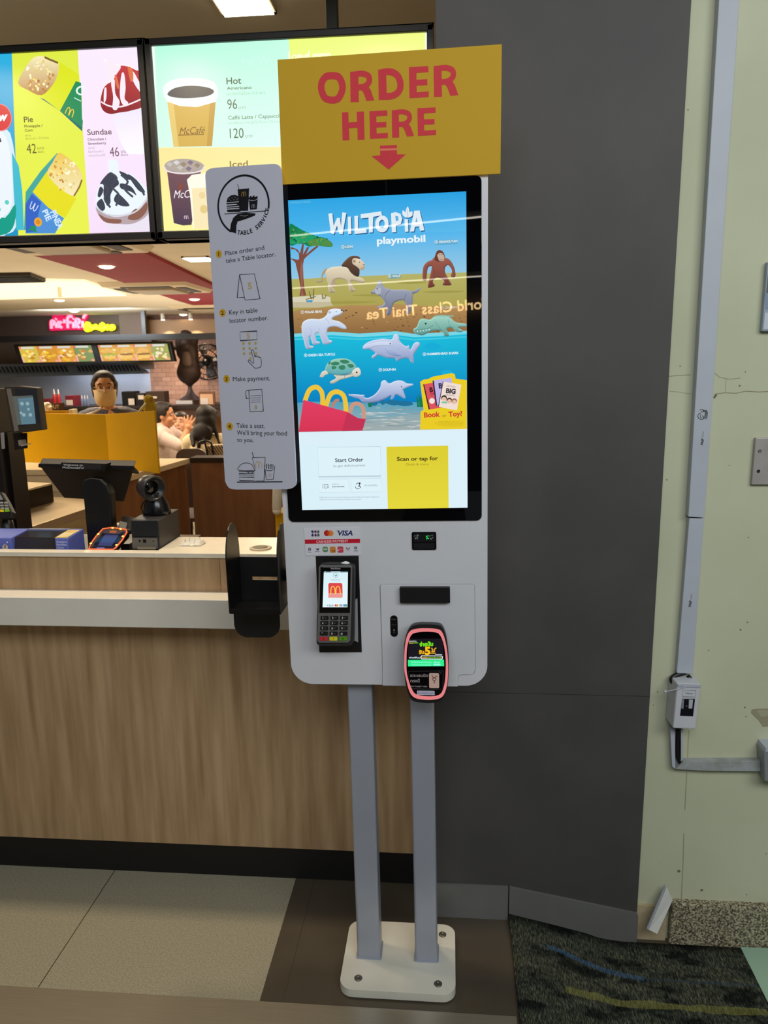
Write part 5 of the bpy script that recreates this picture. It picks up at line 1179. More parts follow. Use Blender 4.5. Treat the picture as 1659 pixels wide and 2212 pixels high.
s = MB(); s.add([(xr0 - 0.001, yf_ + 0.002, topz(yf_ + .002)), (xr1 - 0.003, yf_ + 0.002, topz(yf_ + .002)), (xr1 - 0.003, yf_ + 0.085, topz(yf_ + .085)), (xr0 - 0.001, yf_ + 0.085, topz(yf_ + .085))], [(0, 1, 2, 3)], 0, False, lin((206, 170, 60)))
s.add([(xr0 + 0.001, yf_ + 0.01, topz(yf_ + .01) + .0004), (xr1 - 0.005, yf_ + 0.01, topz(yf_ + .01) + .0004), (xr1 - 0.005, yf_ + 0.055, topz(yf_ + .055) + .0004), (xr0 + 0.001, yf_ + 0.055, topz(yf_ + .055) + .0004)], [(0, 1, 2, 3)], 0, False, lin((214, 196, 140)))
s.build('label', M_printg, bl)
# card terminal at the left edge, on a stand
ct = thing('counter_card_terminal', (onY(8, 1140, 2.3).x, 2.32, ZI), 'dark card terminal with green keys on a stand at the left edge', 'card terminal')
fe = Fr(onY(0, 1100, 2.3), (0.96, -0.25, 0.0), (0.02, 0.45, 0.9)); fe = Fr(fe.o, fe.u, (fe.v - fe.u * fe.v.dot(fe.u)))
s = MB(); s.prism(fe, [fe.uv(*p) for p in ((-40, 1058), (2, 1062), (14, 1082), (26, 1106), (24, 1120), (-34, 1122))], -0.02, 0.0); s.build('body', M_black, ct, bevel=0.003)
s = MB(); A = Art(s, fe, 0.0006, 0.0001)
A.pl([(-30, 1064), (0, 1066), (8, 1080), (-24, 1080)], (120, 124, 130)); A.pl([(-28, 1090), (14, 1088), (20, 1104), (-24, 1106)], (44, 44, 46))
for i in range(3):
    for j in range(3): A.rect(-10 + i * 10 + j, 1084 + j * 6, -3 + i * 10 + j, 1088 + j * 6, (150, 150, 150))
A.pl([(0, 1101), (8, 1101), (9, 1106), (1, 1106)], (206, 190, 30)); A.pl([(10, 1100), (20, 1100), (22, 1105), (11, 1106)], (110, 170, 40))
s.build('keypad', M_print, ct)
s = MB(); c_ = onY(10, 1118, 2.32); s.tube([(c_.x, 2.33, ZI + 0.004), (c_.x, 2.33, c_.z)], [0.03, 0.016], 16); s.build('stand', M_black, ct)

# ================================================================== MENU BOARDS
YM = 2.6; fm = Fr((0, YM, 0)); Z1 = ZM(0, 0, 0.37372)
zt0, zb0 = 2.626, 2.016
def menu(name, xa, xb, lab):
    r = thing(name, ((xa + xb) / 2, YM + 0.05, zb0), lab, 'menu board')
    s = MB(); b = 0.020
    s.box(xa, xb, YM - 0.012, YM + 0.10, zt0 - b, zt0); s.box(xa, xb, YM - 0.012, YM + 0.10, zb0, zb0 + b * 1.2)
    s.box(xa, xa + b, YM - 0.012, YM + 0.10, zb0, zt0); s.box(xb - b, xb, YM - 0.012, YM + 0.10, zb0, zt0); s.box(xa, xb, YM + 0.03, YM + 0.10, zb0, zt0)
    s.build('frame', M_black, r, bevel=0.003); return r
xmid = (onY(303, 300, YM).x + onY(345, 300, YM).x) / 2 + 0.004
ml = menu('menu_board', -1.92, xmid - 0.003, 'lit menu board with pies and sundaes, left of the coffee menu')
xre = onY(936, 70, YM).x
mr = menu('menu_board', xmid + 0.003, xre, 'lit menu board listing hot and iced coffee, partly behind the yellow sign')
zb1, zt1 = zb0 + 0.024, zt0 - 0.020
def zpx(z, px): # pixel row of height z at column px on the board
    lo_, hi_ = 0, 700
    for _ in range(40):
        mid = (lo_ + hi_) / 2
        if onY(px, mid, YM).z > z: lo_ = mid
        else: hi_ = mid
    return mid
def slab_px(A, x0t, x0b, x1t, x1b, ct_, cb, ya=None, yb=None):
    P = [(x0t, zpx(zt1, x0t)), (x1t, zpx(zt1, x1t)), (x1b, zpx(zb1, x1b)), (x0b, zpx(zb1, x0b))]; A.quad(P, [ct_, ct_, cb, cb])
# ---- left board
s = MB(); s.fbox(fm, -1.90, xmid - 0.021, zb1, zt1, -0.03, 0, 0, lin((230, 230, 240)))
A = Art(s, fm, 0.0006, 0.0002)
A.clip = [(-320, zpx(zt1, -320)), (303, zpx(zt1, 303)), (325.5, zpx(zb1, 325)), (-300, zpx(zb1, -300))]
xer = lambda y: 303 + (y - 100) * (325 - 303) / 400.0
slab_px(A, -320, -300, 26, 40, (40, 170, 216), (20, 140, 190)); slab_px(A, 26, 40, 168, 194, (214, 226, 66), (224, 232, 74)); slab_px(A, 168, 194, 302.5, 325, (240, 226, 242), (236, 214, 240))
# blue drink panel
A.pl([(0, 760), (60, 770), (100, 1000), (110, 1200), (90, 1320), (40, 1352), (-60, 1352), (-60, 760)], (206, 226, 236), Z1, smooth=3)
A.pl([(70, 880), (110, 960), (130, 1100), (140, 1330), (96, 1330), (80, 1100)], (60, 180, 200), Z1); A.pl([(-60, 1240), (30, 1260), (90, 1180), (86, 1290), (40, 1352), (-60, 1352)], (0, 150, 130), Z1, smooth=3)
A.pl([(-40, 780), (40, 800), (70, 1000), (70, 1180), (20, 1250), (-40, 1240)], (226, 234, 242), Z1, smooth=3); A.disc(0, 680, 78, (208, 44, 50), Z1); A.disc(0, 680, 80, (232, 120, 120), Z1, rin=74); A.txt(50, 696, 'New', 44, (244, 240, 244), Z1, al='r', bold=0.05, shear=0.2)
A.disc(42, 1170, 14, (90, 200, 190), Z1, n=12); A.disc(-10, 1210, 18, (90, 200, 190), Z1, n=12); A.line([(0, 800), (6, 822)], 12, (60, 60, 70), Z1)
# corn pie
A.pl([(230, 565), (345, 640), (476, 760), (480, 700), (460, 640), (330, 600)], (16, 100, 108), Z1)
A.pl([(345, 360), (456, 430), (474, 560), (476, 720), (345, 640), (236, 560), (300, 500), (336, 430)], (214, 222, 30), Z1)
A.pl([(440, 470), (470, 480), (478, 740), (348, 642), (392, 560)], (20, 136, 84), Z1); A.arch(398, 668, 52, 46, (236, 200, 60), Z1, rot=-28, sw=.16)
A.txt(436, 540, 'C', 52, (222, 240, 230), Z1, rot=-20, shear=0.2, bold=0.02); A.line([(430, 566), (470, 586)], 6, (190, 224, 210), Z1)
A.pl([(106, 480), (150, 390), (200, 332), (262, 330), (338, 366), (332, 440), (300, 500), (240, 552), (160, 520)], (206, 168, 96), Z1, smooth=3, grad=((330, (238, 226, 176)), (550, (176, 120, 56))))
for i in range(70):
    x = rnd.uniform(140, 320); y = rnd.uniform(350, 530)
    if abs(x - 230) + abs(y - 440) < 125: A.disc(x, y, rnd.uniform(5, 10), rnd.choice([(238, 210, 110), (196, 138, 60), (244, 232, 180), (170, 110, 50)]) if y > 420 else rnd.choice([(246, 240, 210), (236, 224, 160), (220, 196, 120)]), Z1, n=7)
A.line([(260, 332), (290, 346), (320, 358), (338, 366)], 12, (120, 92, 40), Z1)
# text blocks
TX = (92, 90, 34)
A.txt(140, 708, 'Pie', 32, (86, 84, 30), Z1, bold=0.02); A.txt(143, 738, 'Pineapple /', 15, TX, Z1, wd=106, bold=0.02); A.txt(145, 762, 'Corn', 15, TX, Z1, bold=0.02); A.txt(148, 790, 'พาย', 12, (150, 150, 60), Z1, wd=32); A.txt(150, 808, 'สับปะรด / ข้าวโพด', 12, (150, 150, 60), Z1, wd=134)
A.txt(157, 888, '42', 54, (84, 82, 30), Z1, wd=56); A.txt(218, 866, 'บาท', 18, (110, 108, 40), Z1, wd=38); A.txt(220, 884, '(Baht)', 11, (110, 108, 40), Z1, wd=36)
TS = (120, 96, 110)
A.txt(506, 782, 'Sundae', 32, (110, 84, 96), Z1, wd=142, bold=0.015); A.txt(508, 814, 'Chocolate /', 14, TS, Z1, wd=108, bold=0.02); A.txt(510, 838, 'Strawberry', 14, TS, Z1, wd=106, bold=0.02); A.txt(512, 862, 'ซันเดย์', 12, (170, 150, 166), Z1, wd=36); A.txt(512, 884, 'ช็อกโกแลต /', 12, (170, 150, 166), Z1, wd=90); A.txt(514, 906, 'สตรอว์เบอร์รี', 12, (170, 150, 166), Z1, wd=96)
A.txt(637, 906, '46', 54, (110, 84, 96), Z1, wd=54); A.txt(700, 886, 'บาท', 18, TS, Z1, wd=38); A.txt(700, 902, '(Baht)', 10, TS, Z1, wd=40)
# pineapple pie
A.pl([(150, 1110), (236, 990), (332, 884), (340, 920), (280, 1000), (190, 1120), (150, 1330), (140, 1330)], (60, 160, 150), Z1)
A.pl([(274, 990), (340, 1060), (442, 1150), (378, 1260), (280, 1200), (190, 1110)], (222, 214, 24), Z1); A.pl([(190, 1110), (280, 1200), (372, 1262), (320, 1350), (150, 1350), (150, 1200)], (72, 138, 206), Z1)
A.pl([(150, 1180), (186, 1120), (240, 1170), (200, 1340), (152, 1346)], (44, 94, 190), Z1); A.arch(206, 1176, 46, 46, (220, 226, 244), Z1, rot=148, sw=.14)
A.txt(246, 1222, 'PIE', 34, (206, 226, 246), Z1, rot=-68, bold=0.03, wd=66); A.txt(312, 1232, 'PINEAPPLE', 40, (210, 228, 246), Z1, rot=-62, bold=0.03, sx=.6) if False else A.txt(292, 1228, 'PINEA', 38, (206, 226, 246), Z1, rot=-68, bold=0.03, wd=110)
A.disc(222, 1284, 25, (226, 158, 40), Z1, ry=26); A.disc(222, 1284, 14, (206, 130, 24), Z1, n=6)
for (a_, b_) in ((170, 1310), (180, 1330), (200, 1340), (164, 1328)): A.pl([(208, 1304), (a_, b_), (a_ + 16, b_ + 6)], (20, 140, 80), Z1)
A.pl([(338, 886), (372, 896), (440, 950), (476, 1010), (462, 1070), (432, 1134), (350, 1090), (276, 1006), (306, 940)], (216, 176, 88), Z1, smooth=3, grad=((886, (226, 190, 70)), (1130, (236, 226, 180))))
for i in range(70):
    x = rnd.uniform(290, 450); y = rnd.uniform(910, 1100)
    if abs(x - 375) + abs(y - 1005) < 120: A.disc(x, y, rnd.uniform(5, 10), rnd.choice([(240, 206, 90), (206, 150, 50), (246, 224, 140), (188, 130, 40)]) if x < 380 else rnd.choice([(250, 244, 220), (240, 228, 180), (224, 200, 130)]), Z1, n=7)
A.line([(476, 1040), (462, 1080), (446, 1108), (430, 1134)], 10, (140, 100, 40), Z1)
# sundaes
def clip(x, y): return (min(x, 814 + (y - 270) * 0.052), y)
def sund(P, *a, **k): A.pl([clip(*p) for p in (cr(P, 4) if k.pop('sm', True) else P)], *a, conv=Z1, **k)
sund([(640, 640), (700, 650), (820, 600), (850, 860), (780, 890), (716, 860)], (236, 230, 246), grad=((600, (228, 220, 240)), (890, (244, 240, 250))))
sund([(600, 350), (620, 346), (660, 370), (740, 380), (800, 410), (840, 440), (840, 620), (760, 610), (690, 640), (640, 660), (590, 620), (580, 560), (616, 480), (626, 400)], (244, 236, 244))
sund([(582, 590), (600, 512), (640, 470), (664, 430), (694, 384), (740, 386), (790, 408), (836, 432), (838, 600), (760, 640), (690, 652), (640, 660), (598, 640)], (168, 36, 46), grad=((380, (192, 56, 60)), (650, (132, 22, 34))))
for P in ([(610, 360), (640, 350), (668, 376), (700, 388), (676, 430), (650, 470), (620, 480), (618, 420)], [(644, 480), (664, 462), (668, 540), (694, 590), (676, 636), (652, 626), (656, 560)], [(704, 430), (720, 430), (728, 510), (722, 570), (744, 596), (722, 612), (702, 590), (694, 530)], [(742, 392), (776, 420), (804, 470), (836, 516), (836, 556), (792, 508), (762, 450)], [(604, 520), (616, 510), (616, 570), (602, 596)]): sund(P, (240, 226, 236))
for P in ([(664, 440), (676, 440), (690, 500), (684, 516), (672, 490)], [(740, 392), (766, 400), (772, 460), (756, 470)]): sund(P, (214, 110, 70))
A.line([clip(x, y) for x, y in ((586, 590), (640, 616), (720, 614), (824, 572))], 9, (240, 226, 236), Z1, smooth=4)
sund([(560, 1210), (600, 1280), (640, 1336), (860, 1336), (868, 1160), (700, 1200)], (226, 218, 232), sm=False)
sund([(624, 940), (650, 920), (684, 940), (690, 990), (760, 1010), (830, 1070), (856, 1120), (800, 1200), (700, 1240), (600, 1230), (556, 1190), (560, 1110), (600, 1040), (630, 1000)], (226, 236, 242))
for P in ([(630, 1000), (660, 1010), (690, 1060), (660, 1090), (640, 1130), (640, 1170), (620, 1190), (600, 1130), (600, 1070), (580, 1060)], [(690, 990), (740, 1010), (760, 1040), (720, 1030)], [(700, 1060), (760, 1080), (790, 1130), (760, 1110), (700, 1090)], [(740, 1010), (790, 1040), (840, 1110), (800, 1100)], [(560, 1180), (590, 1150), (610, 1200), (590, 1220)], [(680, 1120), (720, 1150), (750, 1190), (700, 1190), (660, 1160)], [(580, 1080), (600, 1100), (580, 1140), (566, 1130)]): sund(P, (52, 58, 74))
for L_ in ([(640, 1000), (676, 1030), (650, 1080), (690, 1130), (672, 1190)], [(700, 1010), (740, 1050), (720, 1090), (770, 1140)], [(600, 1060), (626, 1100), (606, 1150), (640, 1200)], [(770, 1040), (810, 1080), (836, 1130)]): A.line([clip(*p) for p in L_], 13, (58, 64, 80), Z1, smooth=4)
sund([(556, 1200), (640, 1250), (720, 1250), (800, 1220), (860, 1150), (856, 1240), (780, 1290), (700, 1296), (600, 1280)], (176, 158, 164))
for P in ([(570, 1236), (620, 1262), (700, 1270), (690, 1292), (610, 1284)], [(740, 1264), (780, 1210), (810, 1210), (850, 1170), (850, 1220), (800, 1270)]): sund(P, (134, 90, 76))
A.line([clip(x, y) for x, y in ((556, 1196), (620, 1240), (720, 1246), (800, 1214), (858, 1140))], 8, (200, 206, 214), Z1, smooth=4)
s.build('light_panel', M_menu, ml)
# ---- right board
s = MB(); s.fbox(fm, xmid + 0.021, xre - 0.020, zb1, zt1, -0.03, 0, 0, lin((230, 240, 230)))
A = Art(s, fm, 0.0006, 0.0002)
xe2 = 918.5; A.clip = [(334, zpx(zt1, 334)), (919, zpx(zt1, 919)), (914, zpx(zb1, 914)), (352, zpx(zb1, 352))]
A.quad([(334, zpx(zt1, 334)), (624, zpx(zt1, 624)), (640, 316), (343, 319)], [(176, 246, 214), (186, 246, 216), (214, 246, 234), (206, 246, 226)])
A.quad([(624, zpx(zt1, 624)), (xe2, zpx(zt1, xe2)), (xe2, 316), (640, 316)], [(226, 240, 118), (228, 240, 124), (226, 240, 140), (222, 238, 132)])
A.quad([(343, 319), (xe2, 316), (xe2, zpx(zb1, xe2)), (352, zpx(zb1, 352))], [(244, 222, 150), (246, 230, 164), (246, 236, 150), (240, 236, 150)])
A.txt(624, 132, 'Iced', 20, (250, 252, 214)); A.txt(636, 142, 'CAFES', 22, (246, 250, 200), wd=80, bold=0.05); 
A.txt(524, 142, 'NEW', 18, (196, 250, 226), wd=60)
# hot cup
A.pl([(945, 505), (1000, 462), (1100, 450), (1200, 462), (1252, 496), (1248, 580), (1140, 612), (1040, 606), (958, 570)], (226, 246, 240), Z1, smooth=4)
A.pl([(968, 545), (1010, 510), (1100, 496), (1200, 506), (1238, 530), (1200, 556), (1100, 568), (1010, 564)], (66, 66, 70), Z1, smooth=4)
A.pl([(966, 580), (1040, 610), (1140, 616), (1248, 584), (1226, 846), (1004, 850)], (206, 170, 78), Z1); A.pl([(966, 580), (1004, 596), (1034, 850), (1004, 850)], (222, 194, 112), Z1); A.pl([(1248, 584), (1214, 600), (1196, 846), (1226, 846)], (190, 152, 66), Z1)
A.pl([(958, 556), (1040, 600), (1140, 604), (1250, 566), (1248, 590), (1140, 620), (1040, 614), (962, 586)], (238, 244, 240), Z1)
A.txt(1038, 778, 'McCafé', 40, (120, 84, 34), Z1, wd=150, shear=0.35); A.line([(1032, 782), (1180, 779)], 5, (120, 84, 34), Z1)
TG = (92, 108, 84)
A.txt(1310, 488, 'Hot', 38, (92, 104, 82), Z1, wd=86, bold=0.015); A.txt(1312, 520, 'Americano', 18, (110, 124, 100), Z1, wd=144, bold=0.015); A.txt(1312, 552, 'อเมริกาโน่ร้อน (12 oz.)', 15, (150, 190, 166), Z1, wd=220)
A.txt(1316, 632, '96', 56, TG, Z1, wd=56); A.txt(1380, 632, 'บาท', 18, (140, 168, 146), Z1, wd=42)
A.txt(1320, 692, 'Caffé Latte / Cappuccino', 21, (120, 140, 116), Z1, wd=330, bold=0.012); A.txt(1320, 720, 'ลาเต้ร้อน / คาปูชิโนร้อน (12 oz.)', 14, (160, 200, 180), Z1, wd=300)
A.txt(1330, 800, '120', 56, TG, Z1, wd=80); A.txt(1418, 796, 'บาท', 18, (140, 168, 146), Z1, wd=42)
A.txt(1330, 968, 'Iced', 36, (136, 116, 62), Z1, wd=104, bold=0.01); A.txt(1332, 1000, 'Americano', 18, (150, 130, 76), Z1, wd=140)
# iced cups
A.pl([(950, 960), (980, 930), (1060, 918), (1140, 930), (1182, 960), (1160, 990), (1060, 1004), (970, 990)], (172, 160, 150), Z1, smooth=3)
for (x, y) in ((980, 950), (1020, 940), (1060, 950), (1100, 940), (1140, 956), (1040, 970), (1090, 976)): A.pl([(x - 18, y), (x, y - 14), (x + 20, y - 2), (x + 4, y + 16)], rnd.choice([(190, 184, 180), (150, 128, 112), (128, 110, 130), (206, 204, 206)]), Z1)
A.pl([(966, 984), (1060, 1004), (1164, 984), (1108, 1300), (1060, 1304), (1006, 1290)], (96, 64, 78), Z1, grad=((984, (112, 76, 84)), (1300, (70, 52, 74)))); A.line([(950, 962), (970, 990), (1060, 1004), (1160, 990), (1182, 962)], 9, (226, 216, 222), Z1, smooth=3)
A.pl([(1040, 1050), (1060, 1070), (1050, 1110), (1030, 1090)], (130, 66, 50), Z1); A.txt(1006, 1146, 'McCafé', 44, (236, 228, 236), Z1, wd=150, shear=0.35); A.arch(1078, 1266, 26, 20, (226, 200, 216), Z1)
A.pl([(1082, 1040), (1110, 1012), (1190, 1000), (1290, 1004), (1290, 1322), (1118, 1322), (1100, 1130)], (246, 242, 222), Z1); A.pl([(1110, 1090), (1260, 1080), (1250, 1322), (1124, 1322)], (238, 222, 176), Z1); A.disc(1180, 1210, 24, (222, 196, 130), Z1); A.disc(1170, 1130, 20, (230, 206, 150), Z1)
s.build('light_panel', M_menu, mr)
# ceiling pole carrying the boards
pp = onY(718, 40, YM + 0.05)
pole = thing('menu_hanger', (pp.x, YM + 0.05, 2.6), 'black square pole hanging the coffee menu board from the ceiling', 'hanger pole')
s = MB(); s.box(pp.x - 0.018, pp.x + 0.018, YM + 0.035, YM + 0.07, zt0 - 0.001, 2.8); s.build('tube', M_black, pole, bevel=0.002)
s = MB(); s.box(pp.x - 0.04, pp.x + 0.04, YM + 0.02, YM + 0.09, 2.794, 2.8); s.build('ceiling_plate', M_black, pole)

# ================================================================== RIGHT-HAND WALL
M_pvc = mat('white_trunking', (176, 182, 194), 0.5, noise=0.04, nscale=8)
# upper trunking
def wallprism(pts, d0, d1, nm, M, lab, cat, base, bev=0.0015):
    fF = Fr((0, YC - d1, 0)); s = MB(); s.prism(fF, [fF.uv(*p) for p in pts], -(d1 - d0), 0)
    o = s.build(nm, M, None, loc=base, bevel=bev); tag(o, lab, cat); return o
tu = wallprism([(1578, -420), (1624, -420), (1597.6, 0), (1522, 1118.5), (1487, 1116.5)], -0.001, 0.026, 'cable_trunking', M_pvc, 'upper wide length of white cable trunking on the cream wall, with a round printed mark', 'cable trunking', onY(1505, 1117, YC))
fF = Fr((0, YC - 0.0262, 0)); s = MB(); A = Art(s, fF, 0, 0.00006)
for (x, y, r, a) in ((655, 352, 38, 0),):
    A.line([(632, 318), (652, 312), (664, 330), (640, 330)], 5, (50, 54, 58), R2, smooth=3)
    for k_ in range(4): A.line([(662 + k_ * 8, 314 + k_), (676 + k_ * 6, 340), (664 + k_ * 8, 388)], 4, (50, 54, 58), R2, smooth=4)
    A.line([(640, 340), (620, 352), (622, 380), (650, 392), (664, 376), (652, 360)], 5, (50, 54, 58), R2, smooth=4)
    A.line([(640, 346), (636, 372), (650, 380)], 4, (60, 64, 68), R2, smooth=4)
s.build('round_mark', M_print, tu); s = MB(); A = Art(s, fF, 0, 0.00006)
A.txt(658, 596, 'PASF', 18, (50, 52, 56), R2, rot=86, wd=54, bold=0.04, shear=.2); s.build('lettering', M_print, tu); s = MB(); A = Art(s, fF, 0, 0.00006); A.txt(660, 536, 'TRUNKING', 12, (120, 124, 130), R2, rot=86, wd=50); s.build('small_lettering', M_print, tu)
tl = wallprism([(1489, 1119.5), (1521, 1120), (1497, 1456), (1462, 1454)], -0.001, 0.021, 'cable_trunking', M_pvc, 'narrower lower length of white trunking running down to the breaker box', 'cable trunking', onY(1480, 1455, YC))
fF = Fr((0, YC - 0.0212, 0)); s = MB(); A = Art(s, fF, 0, 0.00006)
A.txt(562, 1886, 'PASF', 18, (50, 52, 56), R2, rot=86, wd=54, bold=0.04, shear=.2); s.build('lettering', M_print, tl); s = MB(); A = Art(s, fF, 0, 0.00006); A.txt(568, 1826, 'TRUNKING', 12, (120, 124, 130), R2, rot=86, wd=44); s.build('small_lettering', M_print, tl)
# breaker box
bx0 = onY(1470, 1575, YC)
brk = thing('breaker_box', bx0, 'small white breaker box with a dark window below the trunking', 'breaker box')
fB = Fr((0, YC - 0.062, 0)); fp_ = [fB.uv(*R3(*p)) for p in ((640, 398), (908, 410), (846, 916), (592, 904))]
bk = [(u + 0.004, v) for u, v in fp_]; bk[0] = (fp_[0][0] - 0.006, fp_[0][1]); bk[3] = (fp_[3][0] - 0.006, fp_[3][1])
s = MB(); s.hexa([fB.pt(*fp_[3], 0), fB.pt(*fp_[2], 0), V((fp_[2][0] + 0.002, YC - 0.001, fp_[2][1])), V((fp_[3][0] - 0.004, YC - 0.001, fp_[3][1])), fB.pt(*fp_[0], 0), fB.pt(*fp_[1], 0), V((fp_[1][0] + 0.002, YC - 0.001, fp_[1][1])), V((fp_[0][0] - 0.004, YC - 0.001, fp_[0][1]))])
s.build('housing', mat('white_box_plastic', (196, 198, 206), 0.45, noise=0.03, nscale=15), brk, bevel=0.004)
s = MB(); s.prism(fB, [fB.uv(*R3(*p)) for p in ((640, 400), (908, 412), (905, 440), (640, 428))], 0.0, 0.003); s.build('lid_ridge', M_pvc, brk, bevel=0.001)
s = MB(); A = Art(s, fB, 0.0008, 0.0001)
A.pl([(694, 568), (838, 570), (816, 764), (670, 758)], (12, 13, 22), R3); A.pl([(694, 574), (716, 574), (708, 680), (682, 678)], (130, 132, 146), R3); A.pl([(770, 576), (816, 578), (806, 678), (766, 676)], (176, 178, 188), R3); A.disc(744, 650, 9, (96, 98, 110), R3, n=8)
A.line([(704, 470), (850, 476), (842, 546), (696, 540)], 4, (150, 152, 160), R3, closed=True); A.txt(774, 516, 'Haco', 22, (120, 122, 132), R3, al='c', wd=82); A.line([(692, 556), (846, 560)], 4, (150, 152, 158), R3)
s.build('switch_window', M_printg, brk)
# black cables
def ctube(pts, r, nm, M, par): s = MB(); s.tube(cr(pts, 5, False), r, 8); return s.build(nm, M, par)
q = lambda px, py, d: onY(px, py, YC - d)
kz = tag(ctube([q(1478, 1452, .010), q(1462, 1458, .014), q(1452, 1466, .018), q(1456, 1476, .02), q(1474, 1474, .02), q(1492, 1462, .014)], 0.0075, 'power_cable', M_black, None), 'black cable looping between the trunking and the top of the breaker box', 'cable')
tie = thing('cable_tie', q(1437, 1494, 0.06), 'white plastic cable tie strapped around the breaker box', 'cable tie')
s = MB(); s.tube([q(1438, 1494, .064), q(1462, 1489, .064), q(1496, 1480, .0635)], 0.0016, 6); s.build('strap', M_pvc, tie)
s = MB(); s.ell(q(1437, 1494, .064), 0.0045, 0.004, 0.0045, seg=10, rings=6); s.build('head', M_pvc, tie)
# open vertical channel with cables, and horizontal trunking
ch = thing('open_trunking', q(1462, 1662, 0), 'open upright trunking channel with black cables below the breaker box', 'cable trunking')
s = MB()
for pts in (((1448, 1574), (1458, 1575), (1459, 1662), (1452, 1656)), ((1471, 1576), (1476, 1576), (1475, 1642), (1471, 1646))):
    fF = Fr((0, YC - 0.02, 0)); s.prism(fF, [fF.uv(*p) for p in pts], -0.021, 0)
fF = Fr((0, YC - 0.003, 0)); s.prism(fF, [fF.uv(*p) for p in ((1456, 1574), (1474, 1574), (1474, 1648), (1460, 1662))], -0.004, 0)
s.build('channel', M_pvc, ch, bevel=0.001)
ctube([q(1466, 1572, .012), q(1464, 1600, .012), q(1463, 1630, .012), q(1470, 1648, .012)], 0.006, 'cable', M_black, ch); ctube([q(1471, 1572, .013), q(1470, 1605, .013), q(1468, 1630, .012), q(1473, 1646, .012)], 0.004, 'cable', M_black, ch)
th_ = wallprism([(1460, 1662), (1476, 1646), (1648, 1645), (1652, 1667), (1530, 1666)], -0.001, 0.022, 'cable_trunking', mat('worn_trunking', (166, 172, 176), 0.55, noise=0.14, nscale=30, c2=(140, 142, 138)), 'scuffed white trunking running level to the grey box at the right edge', 'cable trunking', q(1555, 1667, 0))
gb = thing('grey_wall_box', q(1690, 1690, 0), 'grey metal box cut off by the right edge of the view', 'junction box')
fF = Fr((0, YC - 0.05, 0)); s = MB(); s.prism(fF, [fF.uv(*p) for p in ((1650, 1626), (1655, 1618), (1760, 1620), (1760, 1700), (1652, 1688))], -0.051, 0); s.build('housing', mat('grey_box_metal', (150, 154, 160), 0.45, metal=0.4, noise=0.06, nscale=12), gb, bevel=0.003)
s = MB(); s.prism(fF, [fF.uv(*p) for p in ((1654, 1616), (1760, 1618), (1760, 1624), (1652, 1623))], -0.051, 0.003); s.build('lid', M_pvc, gb)
# steel plate with two screws
pl_ = thing('steel_plate', q(1660, 1048, 0), 'grey metal plate with two fixing holes screwed to the cream wall', 'metal plate')
fF = Fr((0, YC - 0.012, 0)); s = MB(); s.prism(fF, [fF.uv(*R2(*p)) for p in ((1080, 538), (1400, 540), (1400, 912), (1046, 910))], -0.013, 0); s.build('plate', mat('plate_grey', (168, 164, 162), 0.45, metal=0.3, noise=0.12, nscale=14), pl_, bevel=0.0015)
fF = Fr((0, YC - 0.0122, 0))
for (x, y) in ((1110, 643), (1100, 803)):
    c_ = fF.uv(*R2(x, y)); s = MB(); s.lathe(fF.pt(*c_, 0), [(0.0042, 0), (0.0042, 0.0008), (0.003, 0.0012), (0.0022, 0.0006), (1e-6, 0.0006)], 14, fF.n); s.build('screw', mat('screw_grey', (110, 106, 104), 0.4, metal=0.6, noise=0.1, nscale=40) if y < 700 else M_black, pl_)
# blue-grey framed glass panel at the right edge
fg = thing('glass_notice', q(1680, 716, 0), 'pale blue framed glass panel cut off by the right edge', 'notice panel')
fF = Fr((0, YC - 0.016, 0)); s = MB(); s.prism(fF, [fF.uv(*R1(*p)) for p in ((782, 1390), (1000, 1392), (1000, 1762), (752, 1758))], -0.017, 0); s.build('frame', mat('pale_blue_frame', (150, 164, 182), 0.35, noise=0.04, nscale=10), fg, bevel=0.002)
fF = Fr((0, YC - 0.0165, 0)); s = MB(); A = Art(s, fF, 0, 0.0002)
A.pl([(790, 1400), (990, 1402), (990, 1560), (774, 1556)], (96, 100, 104), R1); A.pl([(774, 1556), (990, 1560), (990, 1640), (770, 1640)], (130, 148, 176), R1); A.pl([(768, 1660), (990, 1660), (990, 1750), (760, 1748)], (196, 204, 218), R1)
s.build('glass', M_printg, fg)
# loose white strip leaning in the corner
ls = thing('loose_trunking_strip', onZ(1412, 2012, ZL), 'short loose strip of white trunking leaning in the corner by the granite skirting', 'trunking strip')
yb2 = 1.92
s = MB(); a0, a1, a2, a3 = onY(1440.5, 1916, 1.945), onY(1453, 1945, 1.945), onY(1420, 2018, 1.905), onY(1401.5, 2009, 1.905)
s.hexa([a3, a2, a2 + V((0, .008, 0)), a3 + V((0, .008, 0)), a0, a1, a1 + V((0, .008, 0)), a0 + V((0, .008, 0))]); s.build('strip', mat('white_strip', (206, 206, 202), 0.5, noise=0.04, nscale=12), ls, bevel=0.001)
s = MB(); s.hexa([a3 + V((-.004, .006, 0)), a3 + V((-.001, 0, 0)), a3 + V((0, .008, 0)), a3 + V((-.003, .012, 0)), a0 + V((-.004, .006, 0)), a0 + V((-.001, 0, 0)), a0 + V((0, .008, 0)), a0 + V((-.003, .012, 0))]); s.build('side_lip', M_pvc, ls)

